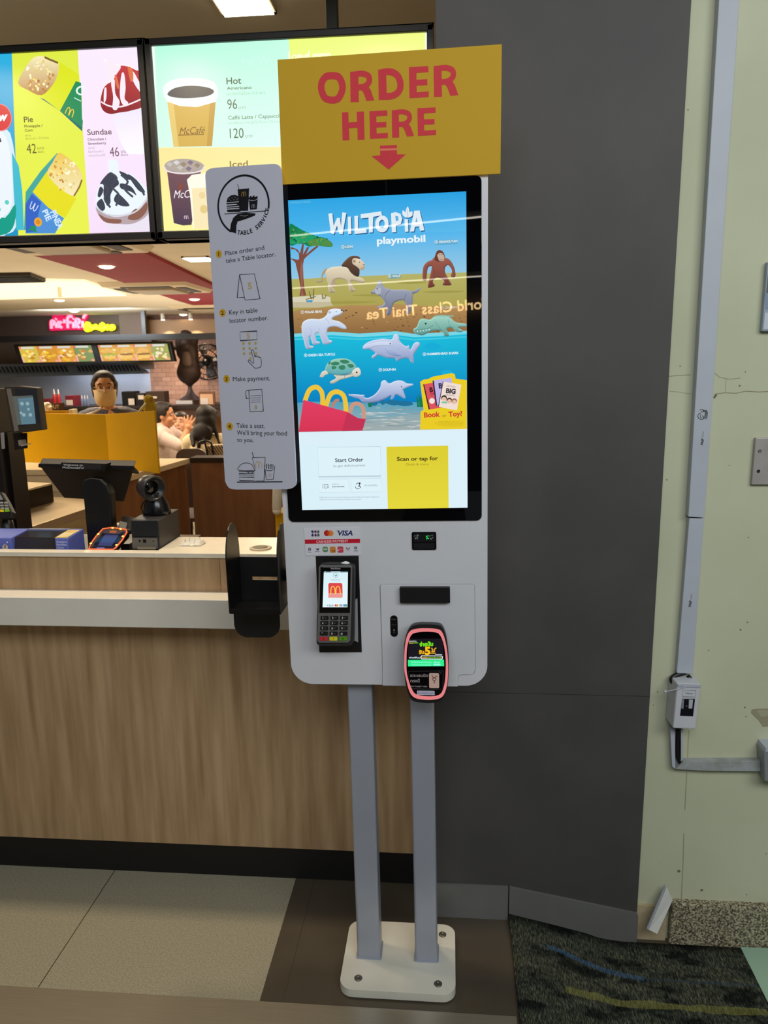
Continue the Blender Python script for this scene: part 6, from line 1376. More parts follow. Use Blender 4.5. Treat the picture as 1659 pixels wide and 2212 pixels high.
# door mat over the ramp
def mat_carpet():
    M = bpy.data.materials.new('dark_rib_carpet'); M.use_nodes = True
    N = M.node_tree.nodes; L = M.node_tree.links; b = N['Principled BSDF']; b.inputs['Roughness'].default_value = 1.0; b.inputs['Specular IOR Level'].default_value = 0.1
    tc = N.new('ShaderNodeTexCoord')
    def noise(vec, sc, det=4):
        mp = N.new('ShaderNodeMapping'); mp.inputs['Scale'].default_value = vec; n = N.new('ShaderNodeTexNoise'); n.inputs['Scale'].default_value = sc; n.inputs['Detail'].default_value = det
        L.new(tc.outputs['Object'], mp.inputs[0]); L.new(mp.outputs[0], n.inputs[0]); return n.outputs[0]
    def ramp(f, stops):
        r = N.new('ShaderNodeValToRGB'); e = r.color_ramp.elements
        e[0].position, e[0].color = stops[0][0], (*lin(stops[0][1]), 1); e[1].position, e[1].color = stops[-1][0], (*lin(stops[-1][1]), 1)
        for p, c in stops[1:-1]: x = e.new(p); x.color = (*lin(c), 1)
        L.new(f, r.inputs[0]); return r.outputs[0]
    fine = noise((380, 80, 60), 1); patch = noise((9, 22, 4), 1, 3)
    base = ramp(fine, [(.36, (30, 33, 30)), (.54, (66, 69, 62)), (.72, (112, 114, 98))])
    mx = N.new('ShaderNodeMix'); mx.data_type = 'RGBA'; mx.blend_type = 'MULTIPLY'; mx.inputs[0].default_value = 1
    L.new(base, mx.inputs[6]); L.new(ramp(patch, [(.38, (120, 126, 130)), (.5, (232, 234, 230)), (.64, (255, 252, 236))]), mx.inputs[7])
    sp = N.new('ShaderNodeSeparateXYZ'); L.new(tc.outputs['Object'], sp.inputs[0])
    def m(op, a, c):
        q = N.new('ShaderNodeMath'); q.operation = op
        for i_, v in enumerate((a, c)):
            if isinstance(v, (int, float)): q.inputs[i_].default_value = v
            else: L.new(v, q.inputs[i_])
        return q.outputs[0]
    out = mx.outputs[2]
    for (p0, p1, wd, col) in (((1180, 2078), (1390, 2122), .007, (52, 92, 132)), ((1390, 2122), (1640, 2136), .004, (48, 66, 82)), ((1220, 2165), (1659, 2196), .010, (128, 128, 66))):
        a, c = onZ(*p0, ZL), onZ(*p1, ZL); k = (c.y - a.y) / (c.x - a.x)
        dist = m('ABSOLUTE', m('SUBTRACT', sp.outputs[1], m('ADD', m('MULTIPLY', sp.outputs[0], k), a.y - 1.6 - k * (a.x - 0.5))), 0)
        wob = m('MULTIPLY', noise((14, 60, 1), 1, 2), wd * 2.2)
        on = m('MULTIPLY', m('LESS_THAN', dist, wob), m('MULTIPLY', m('GREATER_THAN', sp.outputs[0], a.x - 0.5), m('LESS_THAN', sp.outputs[0], c.x - 0.5)))
        x = N.new('ShaderNodeMix'); x.data_type = 'RGBA'; L.new(m('MULTIPLY', on, m('MULTIPLY', fine, .8)), x.inputs[0]); L.new(out, x.inputs[6]); x.inputs[7].default_value = (*lin(col), 1); out = x.outputs[2]
    L.new(out, b.inputs['Base Color'])
    bp = N.new('ShaderNodeBump'); bp.inputs['Strength'].default_value = .5; bp.inputs['Distance'].default_value = .002; L.new(fine, bp.inputs['Height']); L.new(bp.outputs[0], b.inputs['Normal']); return M
def fl_z(x):
    for (xa, za), (xb, zb) in zip(prof, prof[1:]):
        if x <= xb: return za + (zb - za) * (x - xa) / (xb - xa)
    return ZL
s = MB(); nx, ny = 26, 16; g_ = []
for i in range(nx + 1):
    for j in range(ny + 1):
        x = 0.179 + (0.834 - 0.179) * i / nx; y = 1.25 + (1.9375 - 1.25) * j / ny
        z = fl_z(x) + 0.010
        if x < 0.545: z += 0.012 * max(0, (j / ny - 0.85) / 0.15) * max(0, min(1, (0.5 - x) / 0.1))    # back edge rides up the skirting
        g_.append((x, y, z))
k = len(g_)
s.add(g_ + [(x, y, fl_z(x) + 0.0015) for x, y, z in g_], [((i) * (ny + 1) + j, (i + 1) * (ny + 1) + j, (i + 1) * (ny + 1) + j + 1, i * (ny + 1) + j + 1) for i in range(nx) for j in range(ny)] +
      [(i * (ny + 1), k + i * (ny + 1), k + (i + 1) * (ny + 1), (i + 1) * (ny + 1)) for i in range(nx)] + [(i * (ny + 1) + ny, (i + 1) * (ny + 1) + ny, k + (i + 1) * (ny + 1) + ny, k + i * (ny + 1) + ny) for i in range(nx)] +
      [(j, j + 1, k + j + 1, k + j) for j in range(ny)] + [(nx * (ny + 1) + j, k + nx * (ny + 1) + j, k + nx * (ny + 1) + j + 1, nx * (ny + 1) + j + 1) for j in range(ny)], 0, True)
o = s.build('floor_mat', mat_carpet(), None, loc=(0.5, 1.6, ZL)); tag(o, 'dark ribbed carpet mat with faint blue and yellow streaks on the ramp', 'floor mat')
# ================================================================== RESTAURANT INTERIOR
# --- side counter running back from the service counter
ZW = 0.95
M_slab = mat('pale_stone_slab', (226, 206, 168), 0.4, noise=0.04, nscale=9)
wc = [onZ(*p, ZW) for p in ((60, 1004), (150, 991), (410, 990), (301, 1021), (190, 1052), (60, 1052))]
side = thing('side_counter', (wc[2].x - 0.4, wc[2].y - 0.3, 0), 'pale topped wooden counter running back behind the register, below the yellow partition', 'counter')
fZ = Fr((0, 0, 0), (1, 0, 0), (0, 1, 0))
xw, yw = wc[2].x, wc[2].y
dirv = (wc[3] - wc[2]); t_ = (3.0 - wc[2].y) / dirv.y; near = wc[2] + dirv * t_
yfr = onZ(110, 1012, ZW).y - 0.05
mid_ = wc[2] + dirv * ((yfr - wc[2].y) / dirv.y); xlw = onZ(20, 1010, ZW).x - 0.3
t2 = (4.15 - wc[2].y) / dirv.y; near = wc[2] + dirv * t2
s = MB(); s.prism(fZ, [(xw, yw), (near.x, near.y), (near.x - 0.16, near.y), (mid_.x - 0.16, yfr), (xlw, yfr), (xlw, yw)], ZW - 0.035, ZW); s.build('worktop', M_slab, side, bevel=0.003)
s = MB(); i_ = 0.02
s.prism(fZ, [(xw - i_, yw - i_), (near.x - i_, near.y + i_), (near.x - 0.05, near.y + i_), (xw - 0.06, yw - i_)], 0.0, ZW - 0.035); s.build('side_panel', M_woodd, side)
s = MB(); s.box(xw - 0.9, xw - i_ - 0.002, yw - 0.06, yw - i_, 0, ZW - 0.035); s.build('end_panel', M_woodd, side)
s = MB(); s.box(xlw, mid_.x - 0.17, yfr + 0.02, yfr + 0.05, 0, ZW - 0.035)
for k_ in range(3): s.box(xlw, mid_.x - 0.17, yfr + 0.008, yfr + 0.02, ZW - 0.085 - k_ * 0.06, ZW - 0.045 - k_ * 0.06)
s.build('drawer_fronts', M_slab, side)
# low walnut wall to the right of it with a dark cap
low = thing('low_partition', (xw + 1.0, yw, 0), 'low walnut partition wall with a dark cap behind the white worktop', 'partition')
xq = onY(600, 1060, yw).x
s = MB(); s.box(xw + 0.004, xw + 2.2, yw, yw + 0.12, 0, ZW - 0.03); s.build('panel', M_woodd, low)
s = MB(); s.box(xw + 0.004, xw + 2.2, yw - 0.01, yw + 0.13, ZW - 0.03, ZW + 0.005); s.build('cap', mat('dark_cap', (36, 24, 18), 0.4, noise=0.1, nscale=10), low)
# pale round-ended post with a yellow panel, behind the kiosk's left edge
pc = thing('yellow_bin', (onY(603, 1100, 3.4).x + 0.10, 3.4, 0), 'yellow bin with a white rounded end, half hidden behind the kiosk edge', 'bin')
a, b = onY(594, 1108, 3.4), onY(640, 1155, 3.4)
s = MB(); s.box(a.x, b.x, 3.4, 3.75, 0.0, a.z); s.build('body', M_yellow, pc, bevel=0.005)
s = MB(); c0_, c1_ = onY(598, 1098, 3.36), onY(600, 1020, 3.36); s.tube([c0_ + V((0, 0, -.02)), c0_, c1_], [0.012, 0.022, 0.022], 16); s.ell(c0_ + V((0, 0, -.012)), 0.021, 0.021, 0.02, seg=14, rings=8); s.build('end_cap', mat('white_cap', (214, 206, 190), 0.4, noise=0.04, nscale=9), pc)

# --- yellow partition standing on the side counter
YPn = 4.75
zt_p = onY(227, 895, YPn).z
pL = onY(60, 893, YPn + 0.22)
cC = onY(227, 895, YPn)
yp = thing('yellow_partition', (cC.x, YPn, ZW), 'folded yellow partition standing on the side counter in front of the masked worker', 'partition')
def vpanel(a, b, z0, z1, th, nm, M, par):
    d = (b - a); d.z = 0; n_ = V((d.y, -d.x, 0)).normalized() * th
    s = MB(); A_ = [V((a.x, a.y, z0)), V((b.x, b.y, z0)), V((b.x, b.y, z0)) - n_, V((a.x, a.y, z0)) - n_]
    s.hexa(A_ + [p + V((0, 0, z1 - z0)) for p in A_]); return s.build(nm, M, par, bevel=0.001)
vpanel(V((pL.x - 0.1, pL.y, 0)), cC.copy(), ZW + 0.001, zt_p, 0.012, 'left_panel', M_yellow, yp); pR = onY(333, 887, 4.40); d_ = (pR - cC); d_.z = 0; n_ = V((d_.y, -d_.x, 0)).normalized() * 0.012
s = MB(); lo4 = [V((cC.x, cC.y, ZW + .001)), V((pR.x, pR.y, ZW + .001))]; lo4 += [lo4[1] - n_, lo4[0] - n_]; hi4 = [cC.copy(), pR.copy(), pR - n_, cC - n_]
s.hexa(lo4 + hi4); s.build('right_panel', M_yellow, yp, bevel=0.001)
s = MB(); e_ = onY(160, 893, YPn + 0.25); s.box(e_.x - 0.25, e_.x, YPn + 0.2, YPn + 0.212, ZW + 0.001, onY(160, 886, YPn + .25).z); s.build('back_panel', M_yellow, yp)
s = MB(); e_ = onY(166, 893, YPn + 0.26); s.box(e_.x - 0.02, e_.x + 0.006, YPn + 0.19, YPn + 0.26, ZW + 0.001, onY(166, 883, YPn + .26).z); s.build('white_edge', mat('cream_edge', (236, 222, 180), 0.5, noise=0.03, nscale=12), yp)
# OUT sign and little white dog figure by the partition
of_ = Fr((0, YPn + 0.34, 0)); P = [of_.uv(*p) for p in ((104, 872), (137, 870), (137, 890), (104, 891))]
Ez = ZM(0, 790, 0.14467)
s = MB(); s.prism(of_, [P[0], P[1], (P[1][0], ZW), (P[0][0], ZW)], -0.012, 0, 0, lin((74, 54, 38))); A = Art(s, of_, 0.0006, 0.0004); A.txt(745, 640, 'OUT', 52, (206, 176, 130), Ez, wd=142, bold=0.02)
o = s.build('out_sign', M_print, None, loc=of_.pt(P[0][0] + .05, ZW)); tag(o, 'small brown sign reading OUT behind the yellow partition', 'sign')
dg_ = onY(102, 893, YPn + 0.28)
dog = thing('dog_figurine', (dg_.x, YPn + 0.28, ZW), 'small cream dog figurine beside the OUT sign', 'figurine')
s = MB(); M_fig = mat('cream_ceramic', (232, 214, 176), 0.35, noise=0.04, nscale=12)
hq = onY(102, 877, YPn + 0.28); yy = YPn + 0.28
s.cap((dg_.x - 0.02, yy, ZW + 0.03), 0.04, (hq.x, yy, hq.z - 0.02), 0.03); s.ell(hq, 0.030, 0.028, 0.027); s.cap(hq + V((0.015, -0.01, -0.006)), 0.016, hq + V((0.036, -0.02, -0.014)), 0.012)
s.cap(hq + V((-0.022, 0, 0.014)), 0.012, hq + V((-0.03, 0, -0.02)), 0.009); s.cap((dg_.x + 0.02, yy - 0.02, ZW + 0.012), 0.013, (hq.x + 0.016, yy - 0.02, hq.z - 0.04), 0.014); s.box(dg_.x - 0.05, dg_.x + 0.05, yy - 0.04, yy + 0.04, ZW, ZW + 0.012)
s.build('body', M_fig, dog, remesh=0.005, smooth_it=2)
s = MB(); s.ell(hq + V((0.047, -0.024, -0.012)), 0.005, 0.005, 0.004, seg=8, rings=6); s.build('nose', M_black, dog)
# yellow-green cloth toy hung over the partition end
tz = onY(322, 876, 4.62)
toy = thing('plush_toy', (tz.x, 4.62, ZW), 'yellow green plush toy with a pale handle propped behind the partition end', 'plush toy')
s = MB(); M_pl = mat('mustard_plush', (176, 146, 28), 0.9, noise=0.2, nscale=40)
s.ell(onY(321, 863, 4.62), 0.032, 0.03, 0.030); s.ell(onY(324, 882, 4.62), 0.042, 0.035, 0.06); s.cap(onY(324, 890, 4.62), 0.03, (tz.x, 4.62, ZW + 0.03), 0.035); s.ell(onY(326, 861, 4.60), 0.017, 0.017, 0.017); s.cap(onY(316, 868, 4.62), 0.014, onY(312, 858, 4.62), 0.008)
s.build('body', M_pl, toy, remesh=0.007, smooth_it=2)
s = MB(); s.tube([onY(300, 890, 4.57), onY(316, 871, 4.585)], 0.008, 8); s.tube([onY(300, 890, 4.57), (onY(300, 890, 4.57).x, 4.6, ZW)], 0.008, 8); s.build('handle', mat('pale_handle', (226, 206, 130), 0.5, noise=0.04, nscale=20), toy)

# --- register tower with customer screen on the left
tw = thing('display_tower', (onY(30, 1060, 2.9).x, 2.95, ZW), 'tall black equipment tower at the left edge with a glowing blue side screen', 'display tower')
zb_t = onY(30, 1064, 2.9).z
s = MB(); a, b = onY(-40, 930, 2.9), onY(24, 840, 3.02); s.box(a.x, b.x, 2.9, 3.02, 0.86, onY(10, 840, 2.9).z); s.build('cabinet', mat('tower_black', (13, 13, 18), 0.4, noise=0.15, nscale=12), tw, bevel=0.004)
s = MB(); a, b = onY(14, 935, 2.93), onY(62, 1062, 3.04); s.box(a.x, b.x, 2.93, 3.04, 0.86, a.z); s.build('lower_cabinet', mat('tower_black', (13, 13, 18), 0.4), tw, bevel=0.004)
s = MB(); a, b = onY(38, 935, 2.925), onY(60, 965, 2.925); fT = Fr((0, 2.928, 0)); A = Art(s, fT, 0.0004, 0.0002); A.pl([(28, 936), (59, 935), (60, 968), (32, 972)], (34, 30, 32)); A.pl([(39, 951), (56, 949), (58, 961), (41, 963)], (150, 140, 130)); A.line([(46, 963), (67, 958)], 2.4, (206, 190, 160)); s.build('receipt_label', M_print, tw); fT2 = Fr((0, 2.898, 0)); s = MB(); A = Art(s, fT2, 0.0004, 0.0002); A.pl([(1, 935), (9, 934), (11, 969), (4, 970)], (140, 136, 140)); s.build('white_tag', M_print, tw)
fM = Fr((0, 2.86, 0)); mo = [(9, 835), (40, 834), (80, 838), (92, 929), (26, 938)]
s = MB(); s.prism(fM, [fM.uv(*p) for p in mo], -0.04, 0); mon = s.build('screen_housing', mat('housing_brown_black', (46, 42, 38), 0.45, noise=0.1, nscale=16), tw, bevel=0.003)
s = MB(); A = Art(s, fM, 0.0006, 0.0003); A.pl([(33, 840), (79, 840), (88, 912), (36, 922)], (22, 22, 26)); A.pl([(27, 856), (71, 854), (78, 915), (38, 918)], (82, 88, 84)); A.pl([(39, 861), (72, 858), (78, 915), (47, 917)], (88, 120, 134)); A.pl([(14, 840), (24, 839), (41, 930), (32, 932)], (84, 76, 66))
for (x, y, k_) in ((48, 872, 4), (60, 872, 4), (62, 884, 3), (46, 892, 3), (52, 896, 4), (66, 896, 4)): A.disc(x, y, k_, (140, 172, 180), n=8)
s.build('screen', M_screen, tw)
# cash drawer with pale lid
def hex_px(top, zt_, zb__, name, M, par, bev=0.003):
    T_ = [onZ(*p, zt_) for p in top]; s = MB(); s.hexa([V((p.x, p.y, zb__)) for p in T_] + T_); return s.build(name, M, par, bevel=bev), T_
ZD = 0.925
p0 = onZ(109, 1042, ZD)
cd = thing('cash_drawer', (onZ(70, 1060, ZD).x, onZ(70, 1060, ZD).y, 0.72), 'black cash drawer with a pale top beside the register stand', 'cash drawer')
hex_px(((-40, 1066), (28, 1064), (112, 1043), (30, 1040)), ZD, ZD - 0.012, 'top', M_slab, cd)
hex_px(((-40, 1067), (28, 1065), (113, 1044), (30, 1041)), ZD - 0.012, 0.8012, 'body', M_black, cd)
# stainless work table
ZS = 0.80
wt = thing('work_table', (onZ(120, 1110, ZS).x, onZ(120, 1110, ZS).y, 0), 'stainless work table in the staff aisle behind the register', 'work table')
hex_px(((-60, 1140), (60, 1139), (184, 1099), (240, 1082), (250, 1074), (120, 1076), (-60, 1100)), ZS, ZS - 0.002, 'top', M_slab, wt, 0) if False else None
R_ = [onZ(*p, ZS) for p in ((60, 1140), (262, 1074))]; xl_t = -3.0
T_ = [V((R_[0].x, R_[0].y, ZS)), V((R_[1].x, R_[1].y, ZS)), V((xl_t, R_[1].y, ZS)), V((xl_t, R_[0].y, ZS))]
s = MB(); s.prism(fZ, [(p.x, p.y) for p in T_], ZS - 0.045, ZS); s.build('top', mat('table_steel', (206, 186, 152), 0.35, metal=0.5, noise=0.08, nscale=5), wt, bevel=0.002)
for p_ in T_:
    cx_ = sum(p.x for p in T_) / 4; cy_ = sum(p.y for p in T_) / 4; d_ = V((cx_ - p_.x, cy_ - p_.y, 0)).normalized() * 0.08; s = MB(); s.box(p_.x + d_.x - 0.02, p_.x + d_.x + 0.02, p_.y + d_.y - 0.02, p_.y + d_.y + 0.02, 0, ZS - 0.045); s.build('leg', M_steel, wt)
s = MB(); s.prism(fZ, [(p.x * .96 + cx_ * .04, p.y * .96 + cy_ * .04) for p in T_], ZS - 0.24, ZS - 0.22); s.build('shelf', M_steel, wt)
# white cup and paper by the register
cp_ = onY(268, 1116, 2.43)
s = MB(); s.lathe((cp_.x, 2.40, ZI), [(0.016, 0), (0.022, 0.045), (0.021, 0.046), (0.015, 0.003), (1e-6, 0.003)], 20)
o = s.build('paper_cup', mat('white_cup', (222, 212, 192), 0.5, noise=0.03, nscale=20), None, loc=(cp_.x, 2.40, ZI)); tag(o, 'small white cup between the register stand and the scanner', 'cup')

# ------------------------------------------------------------------ PEOPLE
M_skin = mat('warm_skin', (196, 142, 100), 0.55, noise=0.04, nscale=14)
M_hair = mat('black_hair', (30, 20, 17), 0.65, noise=0.25, nscale=40, nvec=(1, 1, 0.2))
M_dark = mat('brow_dark', (46, 28, 20), 0.6, noise=0.1, nscale=30)
class Body:
    """head pose: centre c, facing f (unit), up z"""
    def __init__(s, c, f, k=1.0):
        s.c = V(c); s.f = V(f).normalized(); s.u = V((0, 0, 1)); s.u = (s.u - s.f * s.u.dot(s.f)).normalized(); s.r = s.f.cross(s.u); s.k = k
    def p(s, fr, rt_, up): return s.c + (s.f * fr + s.r * rt_ + s.u * up) * s.k
    def rot(s): return Matrix((s.r, s.f, s.u)).transposed()
    def head(s, mb):
        k = s.k; R_ = s.rot()
        mb.ell(s.p(-.008, 0, .030), .074 * k, .092 * k, .085 * k, rot=R_); mb.ell(s.p(.018, 0, -.035), .060 * k, .070 * k, .078 * k, rot=R_); mb.ell(s.p(.050, 0, -.082), .030 * k, .030 * k, .028 * k, rot=R_)
        mb.cap(s.p(.082, 0, .012), .010 * k, s.p(.104, 0, -.024), .015 * k)        # nose
        for sg_ in (-1, 1): mb.ell(s.p(-.008, sg_ * .074, -.008), .010 * k, .020 * k, .032 * k, rot=R_); mb.ell(s.p(.055, sg_ * .036, -.035), .024 * k, .026 * k, .022 * k, rot=R_)
        for sg_ in (-1, 1): mb.cap(s.p(.077, sg_ * .016, .026), .009 * k, s.p(.068, sg_ * .046, .026), .009 * k)   # brow ridge
        mb.cap(s.p(.088, -.018, -.060), .006 * k, s.p(.088, .018, -.060), .006 * k); mb.cap(s.p(.086, -.014, -.068), .007 * k, s.p(.086, .014, -.068), .007 * k)   # lips
    def face(s, par, open_eyes=True, lips=True):
        k = s.k
        for sg_ in (-1, 1):
            m_ = MB(); m_.ell(s.p(.0745, sg_ * .031, .008), .013 * k, .008 * k, .0055 * k, seg=12, rings=8, rot=s.rot()); m_.build('eye', mat('eye_white', (220, 210, 200), 0.3, noise=0.02, nscale=20), par)
            m_ = MB(); m_.ell(s.p(.0805, sg_ * .031, .008), .0062 * k, .004 * k, .0058 * k, seg=10, rings=8, rot=s.rot()); m_.build('iris', mat('dark_iris', (36, 20, 14), 0.2, noise=0.05, nscale=20), par)
            m_ = MB(); m_.tube([s.p(.078, sg_ * .014, .030), s.p(.083, sg_ * .032, .037), s.p(.070, sg_ * .052, .031)], [.003 * k, .0046 * k, .002 * k], 8); m_.build('eyebrow', M_dark, par)
        if lips:
            m_ = MB(); m_.tube([s.p(.090, -.022, -.064), s.p(.0955, 0, -.063), s.p(.090, .022, -.064)], [.002 * k, .0042 * k, .002 * k], 8); m_.build('mouth', mat('lip', (168, 84, 74), 0.45, noise=0.05, nscale=30), par)
    def hair(s, par, extra=None, vox=.010, M=None, cut=.045):
        k = s.k; m_ = MB(); R_ = s.rot()
        # cap built from overlapping locks around crown, back and sides, leaving the face free
        m_.ell(s.p(-.026, 0, .046), .083 * k, .090 * k, .082 * k, rot=R_); m_.ell(s.p(-.052, 0, -.010), .076 * k, .058 * k, .082 * k, rot=R_)
        m_.ell(s.p(.018, 0, .092), .060 * k, .058 * k, .030 * k, rot=R_)
        for sg_ in (-1, 1): m_.ell(s.p(-.010, sg_ * .066, .030), .022 * k, .046 * k, .050 * k, rot=R_); m_.ell(s.p(.028, sg_ * .056, .070), .022 * k, .030 * k, .028 * k, rot=R_)
        if extra: extra(m_)
        return m_.build('hair', M or M_hair, par, remesh=vox * k, smooth_it=2)
def hand_(mb, wr_, d, pn, k=1.0, curl=0.2, thumb=1, spread=.22):
    """open hand: wrist, pointing direction d, palm normal pn"""
    d = V(d).normalized(); pn = V(pn); pn = (pn - d * pn.dot(d)).normalized(); sd = d.cross(pn); wr_ = V(wr_)
    mb.cap(wr_, .022 * k, wr_ + d * .035 * k, .026 * k); 
    for j, (o_, L) in enumerate(((-.030, .066), (-.010, .076), (.010, .072), (.029, .056))):
        b_ = wr_ + d * .070 * k + sd * o_ * k; mb.cap(wr_ + d * .03 * k + sd * o_ * .7 * k, .0125 * k, b_, .0105 * k)
        dd = (d + sd * (j - 1.5) * spread).normalized(); m1 = b_ + (dd + pn * curl * .4).normalized() * L * .5 * k; m2 = m1 + (dd + pn * curl * 1.3).normalized() * L * .5 * k
        mb.cap(b_, .0098 * k, m1, .0088 * k); mb.cap(m1, .0088 * k, m2, .0072 * k)
    t0 = wr_ + d * .02 * k - sd * thumb * .024 * k; t1 = t0 + (d * .55 - sd * thumb * .8).normalized() * .042 * k; t2 = t1 + (d * .9 - sd * thumb * .35).normalized() * .032 * k
    mb.cap(t0, .013 * k, t1, .0105 * k); mb.cap(t1, .0105 * k, t2, .008 * k)

# --- masked worker behind the yellow partition
YE = 5.35
hc_ = onY(226, 838, YE); toC = (V((0.1, 0, 1.1)) - hc_); toC.z = -0.22
wk = thing('person', (hc_.x, YE, 0), 'person wearing glasses and a pale face mask, standing behind the yellow partition', 'person')
B = Body(hc_, toC, 1.0)
sz = hc_.z - 0.185; fx = V((toC.x, toC.y, 0)).normalized(); rx = fx.cross(V((0, 0, 1)))
hip = V((hc_.x, YE + 0.02, 0.82)); C0 = V((hc_.x, YE + 0.02, 0))
s = MB(); B.head(s)
s.cap(hc_ + V((0, .012, -.07)), .046, V((hc_.x, YE + .03, sz + .03)), .052)
s.cap(V((hc_.x, YE + .03, sz - .02)) - rx * .10, .068, V((hc_.x, YE + .03, sz - .02)) + rx * .10, .068); s.ell((hc_.x, YE + .02, sz - .18), .155, .11, .22); s.ell(hip, .155, .115, .16)
for sg_ in (-1, 1):
    sh_ = V((hc_.x, YE + .03, sz - .035)) + rx * sg_ * .165; el_ = sh_ + V((0, -.0, -.25)) + rx * sg_ * .06; wr2 = el_ + fx * .12 + V((0, 0, .12)) - rx * sg_ * .10
    s.cap(sh_, .052, el_, .038); s.cap(el_, .037, wr2, .025); hand_(s, wr2, fx + V((0, 0, -.1)), V((0, 0, -1)), 1.0, .4, sg_, .05)
    kn = hip + rx * sg_ * .085 + V((0, -.02, -.36)); an = kn + V((0, .03, -.37)); s.cap(hip + rx * sg_ * .085, .082, kn, .055); s.cap(kn, .054, an, .036); s.cap(an + V((0, .02, -.02)), .034, an + fx * .16 + V((0, 0, -.045)), .03)
s.build('body', M_skin, wk, remesh=.007, smooth_it=3)
B.face(wk, lips=False)
def bun(m_):
    for sg_ in (-1, 1): m_.cap(B.p(-.01, sg_ * .070, .03), .026, B.p(-.03, sg_ * .068, -.06), .018)
    m_.ell(B.p(-.13, 0, .0), .045, .045, .045)
B.hair(wk, bun)
# mask
s = MB(); R_ = B.rot(); gu, gv = 14, 10; g_ = []
for i in range(gv + 1):
    v_ = i / gv; up = -.014 - .104 * v_
    for j in range(gu + 1):
        a = math.radians(-78 + 156 * j / gu); w_ = .078 - .018 * max(0, v_ - .55) / .45; fwd = .032 + (.072 + .014 * math.sin(math.pi * min(1, v_ * 1.15))) * math.cos(a)
        g_.append(B.p(fwd - .02 * max(0, v_ - .7) / .3, w_ * math.sin(a), up - .012 * math.cos(a) * v_ + .010 * math.cos(a) * (1 - v_)))
s.add(g_, [(i * (gu + 1) + j, i * (gu + 1) + j + 1, (i + 1) * (gu + 1) + j + 1, (i + 1) * (gu + 1) + j) for i in range(gv) for j in range(gu)], 0, True)
mk = s.build('face_mask', mat('pale_mask_cloth', (206, 178, 130), 0.8, noise=0.04, nscale=30), wk); md = mk.modifiers.new('solid', 'SOLIDIFY'); md.thickness = .003
# glasses
s = MB(); 
for sg_ in (-1, 1): s.tube([B.p(.098 + (0 if True else 0), sg_ * .034 + .026 * math.cos(t * .5236), .002 + .019 * math.sin(t * .5236)) for t in range(12)], .0014, 6, closed=True); s.tube([B.p(.098, sg_ * .060, .006), B.p(.04, sg_ * .079, .008), B.p(-.02, sg_ * .078, .002)], .0014, 6)
s.tube([B.p(.098, -.008, .006), B.p(.101, 0, .009), B.p(.098, .008, .006)], .0014, 6); s.build('glasses', mat('gold_frame', (150, 116, 70), 0.3, metal=0.7, noise=0.05, nscale=20), wk)
# uniform shirt: dark with a pale patterned shoulder
s = MB(); s.cap(V((hc_.x, YE + .03, sz - .03)) - rx * .115, .078, V((hc_.x, YE + .03, sz - .03)) + rx * .115, .078); s.ell((hc_.x, YE + .02, sz - .19), .168, .124, .22); s.ell(hip + V((0, 0, .02)), .168, .128, .16)
for sg_ in (-1, 1):
    sh_ = V((hc_.x, YE + .03, sz - .035)) + rx * sg_ * .165; el_ = sh_ + V((0, -.0, -.25)) + rx * sg_ * .06; s.cap(sh_, .064, sh_ + (el_ - sh_) * .75, .052)
s.build('shirt', mat('navy_patterned_shirt', (44, 42, 56), 0.7, noise=0.5, nscale=60, c2=(92, 88, 96)), wk, remesh=.009, smooth_it=3)
s = MB(); s.ell(hip + V((0, 0, -.05)), .165, .125, .14)
for sg_ in (-1, 1):
    kn = hip + rx * sg_ * .085 + V((0, -.02, -.36)); an = kn + V((0, .03, -.37)); s.cap(hip + rx * sg_ * .085, .094, kn, .068); s.cap(kn, .066, an + V((0, 0, .03)), .055)
s.build('trousers', mat('black_trousers', (24, 24, 28), 0.8, noise=0.1, nscale=30), wk, remesh=.01, smooth_it=3)
s = MB(); pts = [V((hc_.x, YE - .09, sz - .02)) - rx * .13 + V((0, 0, .05)), V((hc_.x, YE - .11, sz - .05)) - rx * .02, V((hc_.x, YE - .12, sz - .09)) + rx * .06]
s.tube([onY(186, 896, YE - .12), onY(204, 890, YE - .115), onY(216, 884, YE - .075), onY(221, 879, YE - .04)][::-1], .007, 8); s.build('collar_trim', mat('white_collar_trim', (214, 204, 190), 0.7, noise=0.03, nscale=30), wk)

# --- man in a pale shirt, seated, seen from behind turning right
YA = 6.9
ha = onY(354, 897, YA)
mp_ = thing('person', (ha.x - .08, YA, 0), 'person in a pale shirt seated facing right, elbow up and hand raised', 'person')
B = Body(ha, (0.95, 0.22, -0.04), 1.02)
sz = ha.z - .115; sx_ = ha.x - .025
s = MB(); B.head(s); nb = V((sx_ - .01, YA - .01, sz + .0)); s.cap(ha + V((-.012, 0, -.06)), .052, nb, .058)
sN, sFa = V((sx_ + .03, YA - .185, sz - .06)), V((sx_ - .01, YA + .17, sz - .05)); s.cap(sN, .07, sFa, .07)
pel = V((sx_ - .05, YA, .605)); s.ell((sx_ - .015, YA, sz - .22), .13, .17, .22); s.ell(pel, .15, .175, .14)
elb = onY(390, 964, YA - .20); wra = onY(404, 930, YA - .12)
s.cap(sN, .054, elb, .042); s.cap(elb, .041, wra, .027); hand_(s, wra, (0.22, .1, 1), (-.2, .9, 0), 1.0, .25, 1, .26)
elF = V((sx_ + .26, YA + .18, .82)); wF = V((sx_ + .45, YA + .10, .80)); s.cap(sFa, .052, elF, .04); s.cap(elF, .039, wF, .026); hand_(s, wF, (1, -.2, 0), (0, 0, -1), 1.0, .5, -1, .05)
for dy in (-.09, .09):
    kn = pel + V((.43, dy, .0)); an = kn + V((-.02, 0, -.50)); s.cap(pel + V((0, dy, 0)), .085, kn, .06); s.cap(kn, .058, an, .038); s.cap(an + V((-.02, 0, -.05)), .035, an + V((.15, 0, -.065)), .028)
